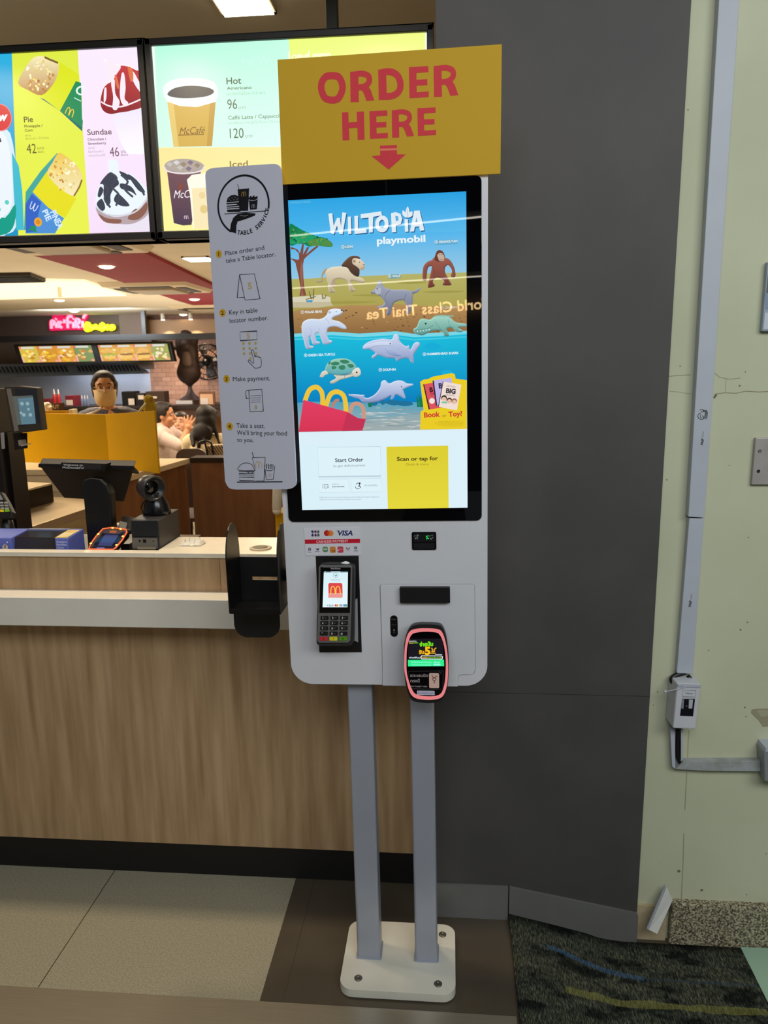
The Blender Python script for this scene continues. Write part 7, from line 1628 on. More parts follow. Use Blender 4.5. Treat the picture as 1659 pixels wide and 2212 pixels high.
s.build('body', mat('tan_skin', (204, 146, 108), 0.55, noise=0.04, nscale=14), mp_, remesh=.0065, smooth_it=2)
B.face(mp_); B.hair(mp_)
s = MB(); s.cap(sN + V((0, 0, -.005)), .082, sFa + V((0, 0, -.005)), .082); s.ell((sx_ - .02, YA, sz - .22), .148, .185, .24); s.ell(pel + V((0, 0, .06)), .165, .19, .15); s.cap(nb + V((-.02, 0, -.04)), .085, nb + V((-.005, 0, .012)), .066)
s.cap(sN, .068, sN + (elb - sN) * .92, .056); s.cap(sFa, .066, sFa + (elF - sFa) * .8, .054)
s.build('shirt', mat('pale_check_shirt', (206, 184, 176), 0.8, noise=0.06, nscale=40, bump=.3), mp_, remesh=.009, smooth_it=3)
s = MB()
for dy in (-.09, .09):
    kn = pel + V((.43, dy, .0)); an = kn + V((-.02, 0, -.50)); s.cap(pel + V((0, dy, 0)), .096, kn, .07); s.cap(kn, .068, an + V((0, 0, .04)), .055)
s.ell(pel, .16, .185, .13); s.build('trousers', mat('dark_trousers', (40, 38, 44), 0.8, noise=0.1, nscale=30), mp_, remesh=.01, smooth_it=2)
# chairs
def chair(loc, ang, M, lab, nm='dining_chair', bw=.42, bh=.82):
    R_ = Matrix.Rotation(ang, 4, 'Z'); r = thing(nm, loc, lab, 'chair'); r.rotation_euler = (0, 0, ang)
    def bb(name, M_, outline, fr, w0, w1, bev=.006):
        s = MB(); s.prism(fr, outline, w0, w1); o = s.build(name, M_, None, bevel=bev); o.parent = r; return o
    bb('seat', M, rr(-.21, .21, -.21, .21, .05), Fr((0, 0, .44)).__class__((0, 0, .44), (1, 0, 0), (0, 1, 0)), -.015, .015)
    bb('backrest', M, rr(-bw / 2, bw / 2, .54, bh, .07), Fr((0, -.22, 0)), -.012, .012)
    for (x, y) in ((-.18, -.19), (.18, -.19), (-.18, .19), (.18, .19)):
        s = MB(); s.tube([(x * 1.1, y * 1.1, 0), (x, y, .43)], [.011, .014], 10); o = s.build('leg', M_black, None); o.parent = r
    for x in (-.13, .13):
        s = MB(); s.tube([(x, -.20, .43), (x, -.235, .60)], .011, 8); o = s.build('back_post', M_black, None); o.parent = r
    return r
chair((pel.x, YA, 0), -math.pi / 2, M_yellow, 'yellow chair under the person in the pale shirt', bh=.86)
# --- child beyond the raised hand
hk = onY(390, 912, 7.85)
kd = thing('person', (hk.x, 7.85, 0), 'small child facing the camera behind the raised hand', 'person')
B = Body(hk, (0.02, -1, 0.05), 0.92); s = MB(); B.head(s); szk = hk.z - .2
s.cap(hk + V((0, .01, -.05)), .036, (hk.x, 7.87, szk), .042); s.cap((hk.x - .09, 7.88, szk - .05), .05, (hk.x + .09, 7.88, szk - .05), .05); s.ell((hk.x, 7.88, szk - .14), .115, .09, .14); s.ell((hk.x, 7.90, .60), .12, .11, .11)
for sg_ in (-1, 1):
    e1_ = V((hk.x + sg_ * .17, 7.80, szk - .22)); w1_ = V((hk.x + sg_ * .08, 7.64, szk - .20)); s.cap((hk.x + sg_ * .12, 7.88, szk - .06), .036, e1_, .028); s.cap(e1_, .027, w1_, .02); hand_(s, w1_, (-sg_ * .4, -1, 0), (0, 0, -1), .75, .4, sg_, .08)
    k1_ = V((hk.x + sg_ * .07, 7.62, .60)); s.cap((hk.x + sg_ * .06, 7.90, .60), .06, k1_, .045); s.cap(k1_, .044, k1_ + V((0, .02, -.3)), .03); s.cap(k1_ + V((0, .02, -.33)), .028, k1_ + V((0, -.08, -.35)), .024)
s.build('body', mat('fair_skin', (226, 172, 142), 0.55, noise=0.04, nscale=14), kd, remesh=.006, smooth_it=2); B.face(kd); B.hair(kd, lambda m_: [m_.ell(B.p(.04, 0, .080), .05, .045, .022)], .009, mat('brown_black_hair', (44, 30, 24), 0.5, noise=0.2, nscale=40))
s = MB(); s.tube([B.p(.03, .02, .105), B.p(.04, .05, .09)], .008, 8); s.build('hair_clip', mat('white_clip', (230, 226, 220), 0.4, noise=0.03, nscale=20), kd)
s = MB(); s.cap((hk.x - .10, 7.88, szk - .06), .058, (hk.x + .10, 7.88, szk - .06), .058); s.ell((hk.x, 7.88, szk - .14), .125, .1, .15); s.ell((hk.x, 7.9, .62), .13, .12, .12); s.build('shirt', mat('white_tshirt', (220, 206, 200), 0.8, noise=0.05, nscale=30), kd, remesh=.008, smooth_it=2)
chair((hk.x, 7.90, 0), math.pi, mat('walnut_seat', (110, 72, 44), 0.5, noise=0.1, nscale=10), 'wooden chair hidden behind the child', bh=.8)
# --- woman with long black hair seen from behind
YF = 6.25
hw_ = onY(447, 908, YF)
wm = thing('person', (hw_.x, YF, 0), 'person with long black hair and a cream striped cardigan, seen from behind', 'person')
B = Body(hw_, (0.18, 1, -0.25), 1.0); szw = hw_.z - .135
s = MB(); B.head(s); s.cap(hw_ + V((0, -.01, -.06)), .045, (hw_.x, YF - .02, szw + .02), .05)
s.cap((hw_.x - .13, YF - .02, szw - .04), .062, (hw_.x + .13, YF - .02, szw - .04), .062); s.ell((hw_.x, YF - .04, szw - .20), .15, .105, .22); pw = V((hw_.x, YF, .605)); s.ell(pw, .16, .14, .13)
for sg_ in (-1, 1):
    sh_ = V((hw_.x + sg_ * .16, YF - .02, szw - .05)); e1_ = sh_ + V((sg_ * .07, .08, -.26)); w1_ = e1_ + V((-sg_ * .06, .24, .02)); s.cap(sh_, .05, e1_, .038); s.cap(e1_, .037, w1_, .025); hand_(s, w1_, (-sg_ * .2, 1, 0), (0, 0, -1), .95, .4, -sg_, .06)
    k1_ = pw + V((sg_ * .09, .42, 0)); s.cap(pw + V((sg_ * .08, 0, 0)), .08, k1_, .055); s.cap(k1_, .054, k1_ + V((0, -.02, -.50)), .036); s.cap(k1_ + V((0, -.03, -.56)), .032, k1_ + V((0, .12, -.57)), .026)
s.build('body', M_skin, wm, remesh=.007, smooth_it=2); B.face(wm)
def longh(m_):
    m_.ell(hw_ + V((0, -.03, -.01)), .090, .085, .105); m_.ell(hw_ + V((0, -.075, -.075)), .070, .045, .07)
    m_.ell(hw_ + V((-.01, -.105, -.10)), .085, .04, .085)
    m_.cap(hw_ + V((-.065, -.05, -.04)), .032, hw_ + V((-.09, -.12, -.12)), .028); m_.cap(hw_ + V((-.09, -.12, -.12)), .028, onY(418, 962, YF - .19), .018); m_.cap(hw_ + V((.01, -.09, -.10)), .035, hw_ + V((.015, -.145, -.165)), .012); m_.cap(hw_ + V((.075, -.04, -.05)), .022, hw_ + V((.13, -.10, -.20)), .010)
B.hair(wm, longh, .009)
s = MB(); s.cap((hw_.x - .135, YF - .02, szw - .045), .075, (hw_.x + .135, YF - .02, szw - .045), .075); s.ell((hw_.x, YF - .04, szw - .20), .165, .122, .24); s.ell(pw + V((0, 0, .05)), .172, .15, .14)
for sg_ in (-1, 1):
    sh_ = V((hw_.x + sg_ * .16, YF - .02, szw - .05)); e1_ = sh_ + V((sg_ * .07, .08, -.26)); w1_ = e1_ + V((-sg_ * .06, .24, .02)); s.cap(sh_, .062, e1_, .05); s.cap(e1_, .048, e1_ + (w1_ - e1_) * .85, .038)
s.build('cardigan', mat('cream_cardigan', (222, 200, 160), 0.85, noise=0.10, nscale=60, nvec=(1, 1, 6), bump=.4), wm, remesh=.009, smooth_it=3)
s = MB()
for sg_ in (-1, 1):
    k1_ = pw + V((sg_ * .09, .42, 0)); s.cap(pw + V((sg_ * .08, 0, 0)), .092, k1_, .066); s.cap(k1_, .064, k1_ + V((0, -.02, -.46)), .05)
s.ell(pw, .17, .145, .12); s.build('trousers', mat('blue_jeans', (60, 66, 88), 0.8, noise=0.1, nscale=30), wm, remesh=.01, smooth_it=2)
chair((hw_.x, YF + .02, 0), 0, mat('brown_seat', (92, 60, 38), 0.5, noise=0.1, nscale=10), 'brown chair under the long-haired person in the cream cardigan', bh=.74)
# striped bag hung by her chair, and the grey chair in front
gb0, gb1 = onY(446, 992, 5.75), onY(492, 962, 5.75)
bg = thing('striped_bag', ((gb0.x + gb1.x) / 2, 5.8, ZW - 0.2), 'cream bag with diagonal dark stripes and black handles, behind the low wall', 'bag')
fG = Fr((0, 5.75, 0)); P = [fG.uv(*p) for p in ((444, 963), (486, 960), (484, 1016), (452, 1018))]
def bag_mat():
    M = bpy.data.materials.new('striped_canvas'); M.use_nodes = True; N = M.node_tree.nodes; L = M.node_tree.links; b = N['Principled BSDF']; b.inputs['Roughness'].default_value = .85
    tc = N.new('ShaderNodeTexCoord'); mp = N.new('ShaderNodeMapping'); mp.inputs['Rotation'].default_value = (0, math.radians(32), 0); wv = N.new('ShaderNodeTexWave'); wv.inputs['Scale'].default_value = 17; wv.bands_direction = 'X'
    r = N.new('ShaderNodeValToRGB'); r.color_ramp.interpolation = 'CONSTANT'; r.color_ramp.elements[0].color = (*lin((70, 54, 44)), 1); r.color_ramp.elements[1].position = .3; r.color_ramp.elements[1].color = (*lin((206, 184, 146)), 1)
    L.new(tc.outputs['Object'], mp.inputs[0]); L.new(mp.outputs[0], wv.inputs[0]); L.new(wv.outputs['Fac'], r.inputs[0]); L.new(r.outputs[0], b.inputs['Base Color']); return M
s = MB(); s.prism(fG, P, -.09, 0); s.build('body', bag_mat(), bg, bevel=.01)
for k_, (xa, xb, yt) in enumerate(((427, 458, 952), (430, 445, 958))):
    s = MB(); z_ = 5.742 - k_ * .002; s.tube(cr([onY(xa + 1, 968, z_), onY(xa + 3, 957, z_), onY((xa + xb) / 2, yt, z_), onY(xb - 3, 956, z_), onY(xb, 966, z_), onY(xb + 4, 988, z_)], 5, False), .008, 8); s.build('handle', M_black, bg)
gcx = onY(415, 990, 5.45)
s_ch = chair((gcx.x, 5.66, 0), 0, mat('slate_grey_shell', (84, 76, 78), 0.45, noise=0.06, nscale=10), 'slate grey chair back showing above the low wall, left of the striped bag', bw=.235, bh=onY(415, 969, 5.44).z)
# ------------------------------------------------------------------ KITCHEN AT THE BACK
YW = 12.0
def px_box(mb, x0, y0, x1, y1, Y, d, m=0, col=None):
    a = onY(x0, y1, Y); b = onY(x1, y0, Y); mb.box(a.x, b.x, Y, Y + d, a.z, b.z, m, col); return a, b
# black canopy beam with hanger rod
cb = thing('canopy_beam', (onY(230, 735, 11.2).x, 11.3, onY(230, 735, 11.2).z), 'long black beam across the kitchen front above the picture menu', 'beam')
s = MB(); s.prism(Fr((0, 11.2, 0)), [(lambda q_: q_)(Fr((0, 11.2, 0)).uv(*p)) for p in ((-120, 741), (470, 732), (470, 719), (-120, 728))], -.2, 0); s.build('bar', M_black, cb)
s = MB(); a = onY(311, 719, 11.3); s.box(a.x - .03, a.x + .03, 11.3, 11.36, a.z - .02, 2.4); s.build('hanger_rod', M_black, cb)
s = MB(); a = onY(470, 733, 11.19); s.box(a.x - .02, a.x + .5, 11.19, 11.4, a.z, a.z + .10); s.build('end_block', mat('blue_black', (22, 26, 44), 0.4, noise=0.1, nscale=8), cb)
# picture menu
YI = 11.4; fI = Fr((0, YI, 0)); Cz = ZM(0, 660, 0.15069); Dz = ZM(230, 660, 0.15069)
pm = thing('picture_menu', (onY(200, 785, YI).x, YI, onY(200, 787, YI).z), 'long lit picture menu of fried food and burgers over the kitchen pass', 'menu lightbox')
s = MB(); s.prism(fI, [fI.uv(*p) for p in ((28, 744), (367, 737), (377, 781), (42, 787))], -.12, 0); s.build('frame', M_black, pm, bevel=.008)
s = MB(); A = Art(s, fI, .003, .0012)
food = [((206, 178, 70), (222, 168, 60), (232, 210, 90)), ((206, 142, 44), (226, 176, 60), (238, 196, 30)), ((212, 150, 50), (232, 178, 50), (240, 226, 190)), ((120, 140, 84), (206, 160, 90), (226, 190, 120)), ((206, 150, 50), (226, 180, 70), (160, 186, 50)), ((214, 160, 56), (232, 184, 80), (206, 150, 60)), ((206, 150, 56), (230, 190, 84), (222, 160, 60)), ((150, 150, 70), (236, 216, 180), (130, 180, 60))]
for i in range(8):
    tA = (0.03 + i * .117) if i < 4 else (.535 + (i - 4) * .113); tB = tA + (.115 if i < 4 else .111)
    def L_(t, v): # t across, v down
        xt = 28 + (367 - 28) * t; xb = 42 + (377 - 42) * t; yt = 744 + (737 - 744) * t; yb_2 = 787 + (781 - 787) * t
        v2 = .12 + .8 * v; return (xt + (xb - xt) * v2, yt + (yb_2 - yt) * v2)
    c1_, c2_, c3_ = food[i]
    A.pl([L_(tA, 0), L_(tB, 0), L_(tB, 1), L_(tA, 1)], c1_)
    A.pl([L_(tA + .015, 0.02), L_(tB - .02, 0.02), L_(tB - .02, .15), L_(tA + .015, .15)], (206, 206, 198)); A.pl([L_(tA, 0.02), L_(tA + .013, 0.02), L_(tA + .015, .14), L_(tA + .001, .14)], (224, 110, 110))
    for j in range(16):
        t = rnd.uniform(tA + .012, tB - .012); v = rnd.uniform(.30, .92); q_ = rnd.uniform(.010, .020); A.pl([L_(t - q_, v), L_(t, max(.2, v - q_ * 7)), L_(t + q_, v), L_(t, min(1, v + q_ * 5))], rnd.choice([c2_, c3_, c2_, (242, 222, 150), (188, 124, 44)]))
    if i in (4, 5, 6):
        A.pl([L_(tA + .02, .5), L_(tA + .03, .28), L_((tA + tB) / 2, .2), L_(tB - .02, .3), L_(tB - .012, .5)], (222, 170, 80)); A.pl([L_(tA + .02, .56), L_(tB - .012, .54), L_(tB - .012, .64), L_(tA + .02, .66)], (140, 90, 40) if i != 4 else (150, 180, 60)); A.pl([L_(tA + .02, .68), L_(tB - .012, .66), L_(tB - .02, .86), L_(tA + .03, .88)], (232, 186, 96))
    A.pl([L_(tB - .022, .86), L_(tB - .004, .86), L_(tB - .004, .98), L_(tB - .022, .98)], (240, 150, 140))
    A.pl([L_(tA, .6), L_(tA + .010, .6), L_(tA + .012, 1), L_(tA + .002, 1)], (236, 170, 160))
A.pl([L_(.500, -.1), L_(.531, -.1), L_(.531, 1.1), L_(.500, 1.1)], (12, 10, 10))
s.build('light_panel', M_menu, pm)
# neon sign: glowing tubes
YN = 11.94; fN = Fr((0, YN, 0))
nz_ = thing('neon_sign', onY(180, 718, YN), 'pink and yellow neon script sign on the dark fascia', 'neon sign')
def neon(strokes, r, M, nm, conv):
    s = MB()
    for st in strokes:
        s.tube([fN.pt(*fN.uv(*conv(*p)), .03) for p in cr(st, 4, False)], r, 8)
    return s.build(nm, M, nz_)
M_np = mat('neon_pink_tube', (255, 90, 150), .4, emit=1.5, ecol=(250, 70, 130), noise=.02, nscale=20); M_ny = mat('neon_yellow_tube', (230, 240, 20), .4, emit=1.3, ecol=(232, 240, 30), noise=.02, nscale=20)
s = MB(); s.prism(Fr((0, YN + .02, 0)), [Fr((0, YN + .02, 0)).uv(*Cz(*p)) for p in cr([(712, 300), (716, 220), (756, 190), (770, 140), (840, 118), (910, 140), (930, 170), (970, 130), (1030, 118), (1080, 160), (1130, 180), (1200, 190), (1220, 120), (1270, 104), (1260, 170), (1226, 240), (1220, 340), (1160, 352), (1000, 352), (760, 366), (724, 356)], 3)], -.02, .03); s.build('pink_backing', mat('crimson_backing', (176, 10, 70), .5, emit=.6, ecol=(196, 8, 80), noise=.04, nscale=8), nz_)
P_ = [[(752, 335), (748, 230), (786, 226), (790, 268), (752, 276)], [(820, 240), (822, 325)], [(812, 200), (822, 190)], [(852, 220), (856, 325)], [(896, 232), (860, 276), (902, 322)], [(936, 200), (932, 256)], [(986, 328), (980, 200), (1000, 160), (1046, 160)], [(982, 246), (1036, 240)], [(1064, 236), (1066, 326)], [(1060, 196), (1070, 186)], [(1104, 324), (1100, 206), (1146, 204), (1148, 250), (1106, 262), (1154, 324)], [(1196, 220), (1196, 318)], [(1206, 186), (1222, 150), (1250, 120)]]
neon(P_, .024, mat('neon_pale_pink_tube', (255, 160, 180), .4, emit=1.0, ecol=(250, 130, 160), noise=.02, nscale=20), 'pink_tube', Cz)
neon([[(1240, 262), (1244, 345), (1290, 350)], [(1244, 262), (1290, 268), (1280, 300), (1246, 306)], [(1300, 290), (1320, 345), (1340, 300), (1350, 345)], [(1366, 345), (1370, 300), (1396, 300), (1400, 345)], [(1410, 330), (1440, 320)], [(1466, 262), (1460, 345), (1500, 330), (1466, 300), (1500, 280), (1466, 264)], [(1516, 290), (1512, 335)], [(1540, 280), (1536, 335), (1560, 320)], [(1530, 300), (1570, 296)], [(1600, 300), (1580, 320), (1600, 336), (1640, 324), (1640, 300), (1600, 300)]], .034, M_ny, 'yellow_tube', Cz)
# extraction hood
hd = thing('extraction_hood', (onY(160, 812, 11.6).x, 11.8, onY(160, 815, 11.6).z), 'dark steel extraction hood with slatted filters over the kitchen', 'extractor hood')
fh = Fr((0, 11.9, 0)); 
s = MB(); ol = [fh.uv(*p) for p in ((-200, 813), (316, 803), (312, 800), (282, 786), (270, 782), (-200, 790))]
s.prism(fh, ol, -.1, 0); s.build('canopy', mat('hood_steel', (104, 120, 144), .4, metal=.5, noise=.15, nscale=4), hd)
s = MB(); 
for x in list(range(-20, 150, 9)) + list(range(170, 300, 8)):
    yb__ = 806 - x * .013; s.prism(fh, [fh.uv(*p) for p in ((x + 3, yb__ - 1), (x + 6, yb__ - 1), (x - 1, yb__ - 14), (x - 4, yb__ - 14))], 0, .02)
s.build('filter_slats', M_black, hd)
s = MB(); s.prism(fh, [fh.uv(*p) for p in ((-200, 820), (318, 807), (316, 803), (-200, 813))], -.1, .10); s.build('lip', mat('hood_lip', (110, 122, 142), .35, metal=.6, noise=.1, nscale=4), hd)
s = MB(); s.prism(fh, [fh.uv(*p) for p in ((-200, 792), (326, 786), (326, 806), (312, 800), (282, 787), (270, 783), (-200, 791))], -.1, -.02) if False else None
# wall panel above hood
s = MB(); a, b = onY(-60, 784, 12.2), onY(326, 724, 12.2); s.box(a.x - 2, b.x, 12.2, 12.25, onY(150, 800, 12.2).z, onY(150, 724, 12.2).z); struct(s.build('trim_7', mat('brown_panel', (84, 68, 58), .6, noise=.15, nscale=3)))
# kitchen shelf and bottles
YS = 10.6; zs_ = onY(170, 878, YS).z
ks = thing('kitchen_counter', (onY(150, 880, YS).x, YS + .2, 0), 'dark kitchen counter carrying red sauce bottles and boxes at the back', 'counter')
s = MB(); a, b = onY(-120, 880, YS), onY(326, 880, YS); s.box(a.x, b.x, YS, YS + .6, zs_ - .04, zs_); s.build('worktop', mat('dark_worktop', (46, 38, 40), .45, noise=.1, nscale=6), ks)
s = MB(); s.box(a.x, b.x, YS + .03, YS + .58, 0, zs_ - .04); s.build('carcass', mat('dark_carcass', (40, 30, 28), .6, noise=.1, nscale=4), ks)
M_rb = mat('sauce_red', (190, 40, 40), .35, noise=.06, nscale=12); M_wc = mat('bottle_white', (226, 214, 206), .4, noise=.04, nscale=12)
def bottle(px, lab, r=.035, h=.24, Mb=M_rb):
    c_ = onY(px, 870, YS + .12); t = thing('sauce_bottle', (c_.x, YS + .12, zs_), lab, 'bottle', 'bottles on the kitchen counter')
    s = MB(); s.lathe((c_.x, YS + .12, zs_), [(r * .9, 0), (r, .01), (r, h * .55), (r * .8, h * .68), (r * .36, h * .8), (r * .36, h * .84)], 18); s.build('body', Mb, t)
    s = MB(); s.lathe((c_.x, YS + .12, zs_ + h * .66), [(r * .84, 0), (r * .4, h * .14), (r * .36, h * .2), (r * .15, h * .36), (1e-6, h * .36)], 14); s.build('nozzle', M_wc, t)
bottle(119, 'red sauce bottle with a white nozzle, left one of the pair above the OUT sign', .027, .24); bottle(128, 'red sauce bottle with a white nozzle, right one of the pair above the OUT sign', .027, .24)
for px, lab in ((178, 'clear bottle beside the masked worker, leftmost of three'), (184, 'clear bottle beside the masked worker, middle of three'), (190, 'clear bottle beside the masked worker, rightmost of three')):
    bottle(px, lab, 0.018, .15, mat('blue_clear_bottle', (120, 136, 170), .2, noise=.04, nscale=12))
def bx(px0, px1, pyt, M, nm, lab, cat, d=.2, Y=YS + .1, parts=None):
    a, b = onY(px0, pyt, Y), onY(px1, pyt, Y); s = MB(); s.box(a.x, b.x, Y, Y + d, zs_, a.z); r = thing(nm, ((a.x + b.x) / 2, Y + d / 2, zs_), lab, cat); s.build('body', M, r, bevel=.004)
    if parts:
        s = MB(); s.box(a.x + (b.x - a.x) * parts[0], a.x + (b.x - a.x) * parts[1], Y - .006, Y, zs_ + (a.z - zs_) * parts[2], zs_ + (a.z - zs_) * parts[3]); s.build('label', M_wc, r)
bx(140, 160, 855, mat('crimson_tub', (126, 28, 44), .5, noise=.06, nscale=10), 'sauce_tub', 'crimson tub with a pale label, right of the red sauce bottles', 'tub', parts=(.1, .8, .1, .6))
bx(86, 104, 862, mat('maroon_tub', (110, 24, 34), .5, noise=.06, nscale=10), 'sauce_tub', 'maroon tub left of the OUT sign', 'tub')
bx(262, 290, 846, M_black, 'espresso_box', 'black till box with a pale card, right of the masked worker', 'till', parts=(.5, .95, .05, .5))
bx(292, 312, 850, mat('black_box', (26, 22, 24), .5, noise=.1, nscale=10), 'storage_box', 'black box with a white card behind the plush toy', 'box', parts=(.3, .9, .5, .85))
bx(314, 354, 846, mat('brown_box', (64, 46, 38), .5, noise=.1, nscale=10), 'storage_box', 'brown box with a pale strip, right of the plush toy', 'box', parts=(.15, .6, .5, .66))
# shelf wall on the right with its things
YR_ = 11.2; zsh = onY(435, 876, YR_).z
sh_o = thing('wall_shelf', (onY(430, 880, YR_).x, YR_ + .2, 0), 'long dark shelf unit below the bird sculpture with a warm lit niche', 'shelf')
s = MB(); a, b = onY(358, 878, YR_), onY(520, 878, YR_); s.box(a.x, b.x, YR_, YR_ + 1.0, zsh - .05, zsh); s.build('shelf_board', mat('dark_shelf', (46, 30, 26), .5, noise=.1, nscale=5), sh_o)
s = MB(); s.box(a.x, b.x, YR_ + .92, YR_ + .98, 0, zsh - .05); s.build('back_panel', mat('warm_niche', (190, 132, 84), .6, noise=.06, nscale=3), sh_o)
s = MB(); s.box(a.x, b.x, YR_ + .02, YR_ + .06, zsh - .17, zsh - .05); s.build('fascia', mat('brown_fascia', (72, 46, 36), .6, noise=.06, nscale=3), sh_o)
# bird sculpture with stem and foot
YU = 11.85
bd = thing('bird_sculpture', (onY(414, 866, YU).x, YU, zsh), 'tall brown metal bird sculpture on a flared stem against the brick wall', 'sculpture')
M_br = mat('bronze_metal', (70, 52, 46), .5, metal=.4, noise=.15, nscale=10)
s = MB(); g = lambda x, y, Y_=YU: onY(*Dz(x, y), Y_)
s.ell(g(1130, 395), .085, .07, .06); s.cap(g(1040, 500), .06, g(1260, 500), .07); s.cap(g(1150, 440), .10, g(1160, 560), .14); s.cap(g(1110, 600), .10, g(1120, 760), .08); s.cap(g(1230, 600), .09, g(1250, 740), .08); s.ell(g(1180, 960), .20, .13, .19); s.cap(g(1110, 800), .07, g(1100, 900), .09); s.cap(g(1260, 780), .06, g(1260, 900), .09); s.cap(g(1020, 520), .045, g(1030, 710), .035); s.cap(g(1190, 1060), .12, g(1196, 1160), .035)
s.build('body', M_br, bd, remesh=.03, smooth_it=3)
s = MB(); st0 = g(1196, 1160); s.lathe((st0.x, YU, zsh + .04), [(.20, 0), (.17, .03), (.07, .10), (.035, .18), (.03, max(.2, st0.z - zsh - .02))], 20); s.build('stem', M_br, bd)
s = MB(); s.cap(g(960, 606), .02, g(1010, 612), .035); s.build('beak', M_br, bd)
s = MB(); s.ell(g(1180, 790) + V((0, -.06, 0)), .085, .05, .17); s.build('breast', mat('pale_bronze', (112, 88, 78), .5, metal=.3, noise=.15, nscale=12), bd)
a, b = onY(390, 876, YU), onY(424, 864, YU); s = MB(); s.box(a.x, b.x, YU - .2, YU + .25, zsh + .001, zsh + .055); s.build('plinth_box', mat('white_box', (206, 196, 190), .5, noise=.04, nscale=8), bd)
# framed picture leaning on the shelf
YU = 11.35
fp2 = thing('framed_notice', (onY(447, 874, YU).x, YU, zsh), 'framed pale notice standing on the shelf beside the bird sculpture', 'framed notice')
s = MB(); a, b = onY(431, 875, YU), onY(463, 846, YU); s.box(a.x, b.x, YU, YU + .03, zsh, b.z); s.build('frame', mat('brown_wood_frame', (126, 84, 62), .5, noise=.08, nscale=8), fp2)
s = MB(); a, b = onY(433, 874, YU - .01), onY(459, 851, YU - .01); s.box(a.x, b.x, YU - .008, YU, zsh + .01, b.z); s.build('notice', mat('pale_notice', (222, 176, 140), .7, noise=.04, nscale=12), fp2)
s = MB(); a, b = onY(433, 874, YU - .02), onY(449, 860, YU - .02); s.box(a.x, b.x, YU - .014, YU - .008, zsh + .01, b.z); s.build('card', M_wc, fp2)
# round fan
fnc = onY(446, 782, 12.25); fan = thing('wall_fan', (fnc.x, 12.3, fnc.z - .3), 'black round wall fan beside the bird sculpture, partly behind the white board', 'fan')
R_f = .29; s = MB()
for (rad, dy) in ((R_f, 0), (R_f, .14), (R_f * .7, -.04), (R_f * .4, -.05)): s.tube([fnc + V((rad * math.cos(t * .2618), dy, rad * math.sin(t * .2618))) for t in range(24)], .009, 6, closed=True)
for t in range(28): a = t * 6.2832 / 28; s.tube([fnc + V((.05 * math.cos(a), -.055, .05 * math.sin(a))), fnc + V((R_f * .7 * math.cos(a), -.04, R_f * .7 * math.sin(a))), fnc + V((R_f * math.cos(a), 0, R_f * math.sin(a))), fnc + V((R_f * math.cos(a), .14, R_f * math.sin(a)))], .0045, 5)
s.build('cage', M_blackm, fan)
s = MB(); s.lathe(fnc + V((0, .28, 0)), [(.09, 0), (.10, .1), (.08, .2), (.05, .34), (1e-6, .36)], 18, (0, -1, 0)); s.build('motor', M_blackm, fan)
for t in range(4):
    a0 = t * 1.5708 + .3; s = MB(); g_ = []
    for i in range(5):
        r_ = .05 + (R_f - .08) * i / 4; 
        for j in range(4): a = a0 + (j - 1.5) * .30 * (1.1 - .12 * i); g_.append(fnc + V((r_ * math.cos(a), .05 + .022 * (j - 1.5), r_ * math.sin(a))))
    s.add(g_, [(i * 4 + j, i * 4 + j + 1, (i + 1) * 4 + j + 1, (i + 1) * 4 + j) for i in range(4) for j in range(3)], 0, True); ob = s.build('blade', mat('fan_blade', (60, 50, 46), .4, noise=.1, nscale=10), fan); md = ob.modifiers.new('s', 'SOLIDIFY'); md.thickness = .006
s = MB(); s.box(fnc.x - .04, fnc.x + .04, 12.5, 12.595, fnc.z - .05, fnc.z + .05); s.build('bracket', M_blackm, fan)

# ------------------------------------------------------------------ CEILING FITTINGS
ZC = 2.4
def cassette(px, py, lab, sz_=.9, src=[None]):
    c_ = onZ(px, py, ZC)
    if src[0] is None:
        r = thing('ceiling_cassette', (c_.x, c_.y, ZC - .045), lab, 'air conditioner', 'air conditioners in the restaurant ceiling'); L_ = (c_.x, c_.y, ZC - .045); h = sz_ / 2
        s = MB(); s.hexa([(c_.x - h * .92, c_.y - h * .92, ZC - .045), (c_.x + h * .92, c_.y - h * .92, ZC - .045), (c_.x + h * .92, c_.y + h * .92, ZC - .045), (c_.x - h * .92, c_.y + h * .92, ZC - .045), (c_.x - h, c_.y - h, ZC), (c_.x + h, c_.y - h, ZC), (c_.x + h, c_.y + h, ZC), (c_.x - h, c_.y + h, ZC)]); s.build('panel', mat('cassette_cream', (222, 204, 172), .5, noise=.03, nscale=6), r, bevel=.004)
        g_ = h * .52; s = MB(); s.box(c_.x - g_, c_.x + g_, c_.y - g_, c_.y + g_, ZC - .07, ZC - .045); gr = s.build('grille', mat('grille_grey', (176, 160, 136), .5, noise=.05, nscale=6), r, bevel=.01)
        for (ux, uy) in ((1, 0), (-1, 0), (0, 1), (0, -1)):
            cx_, cy_ = c_.x + ux * h * .72, c_.y + uy * h * .72; a, b = (.05, h * .55) if ux else (h * .55, .05)
            s = MB(); s.box(cx_ - a, cx_ + a, cy_ - b, cy_ + b, ZC - .052, ZC - .044); s.build('outlet', mat('outlet_dark', (64, 54, 46), .6, noise=.05, nscale=6), r)
        src[0] = r; return r
    return dup(src[0], (c_.x, c_.y, ZC - .045), lab)
cassette(342, 617, 'square cream ceiling air conditioner on the edge of the red stripe'); cassette(128, 514, 'square ceiling air conditioner just below the left menu board'); cassette(452, 662, 'square ceiling air conditioner far back, touching the white board edge')
M_lamp = mat('lamp_diffuser', (255, 244, 214), .4, emit=9.0, ecol=(255, 238, 200), noise=.02, nscale=20); M_trim = mat('lamp_trim', (232, 222, 200), .5, noise=.03, nscale=8)
dl_src = [None]
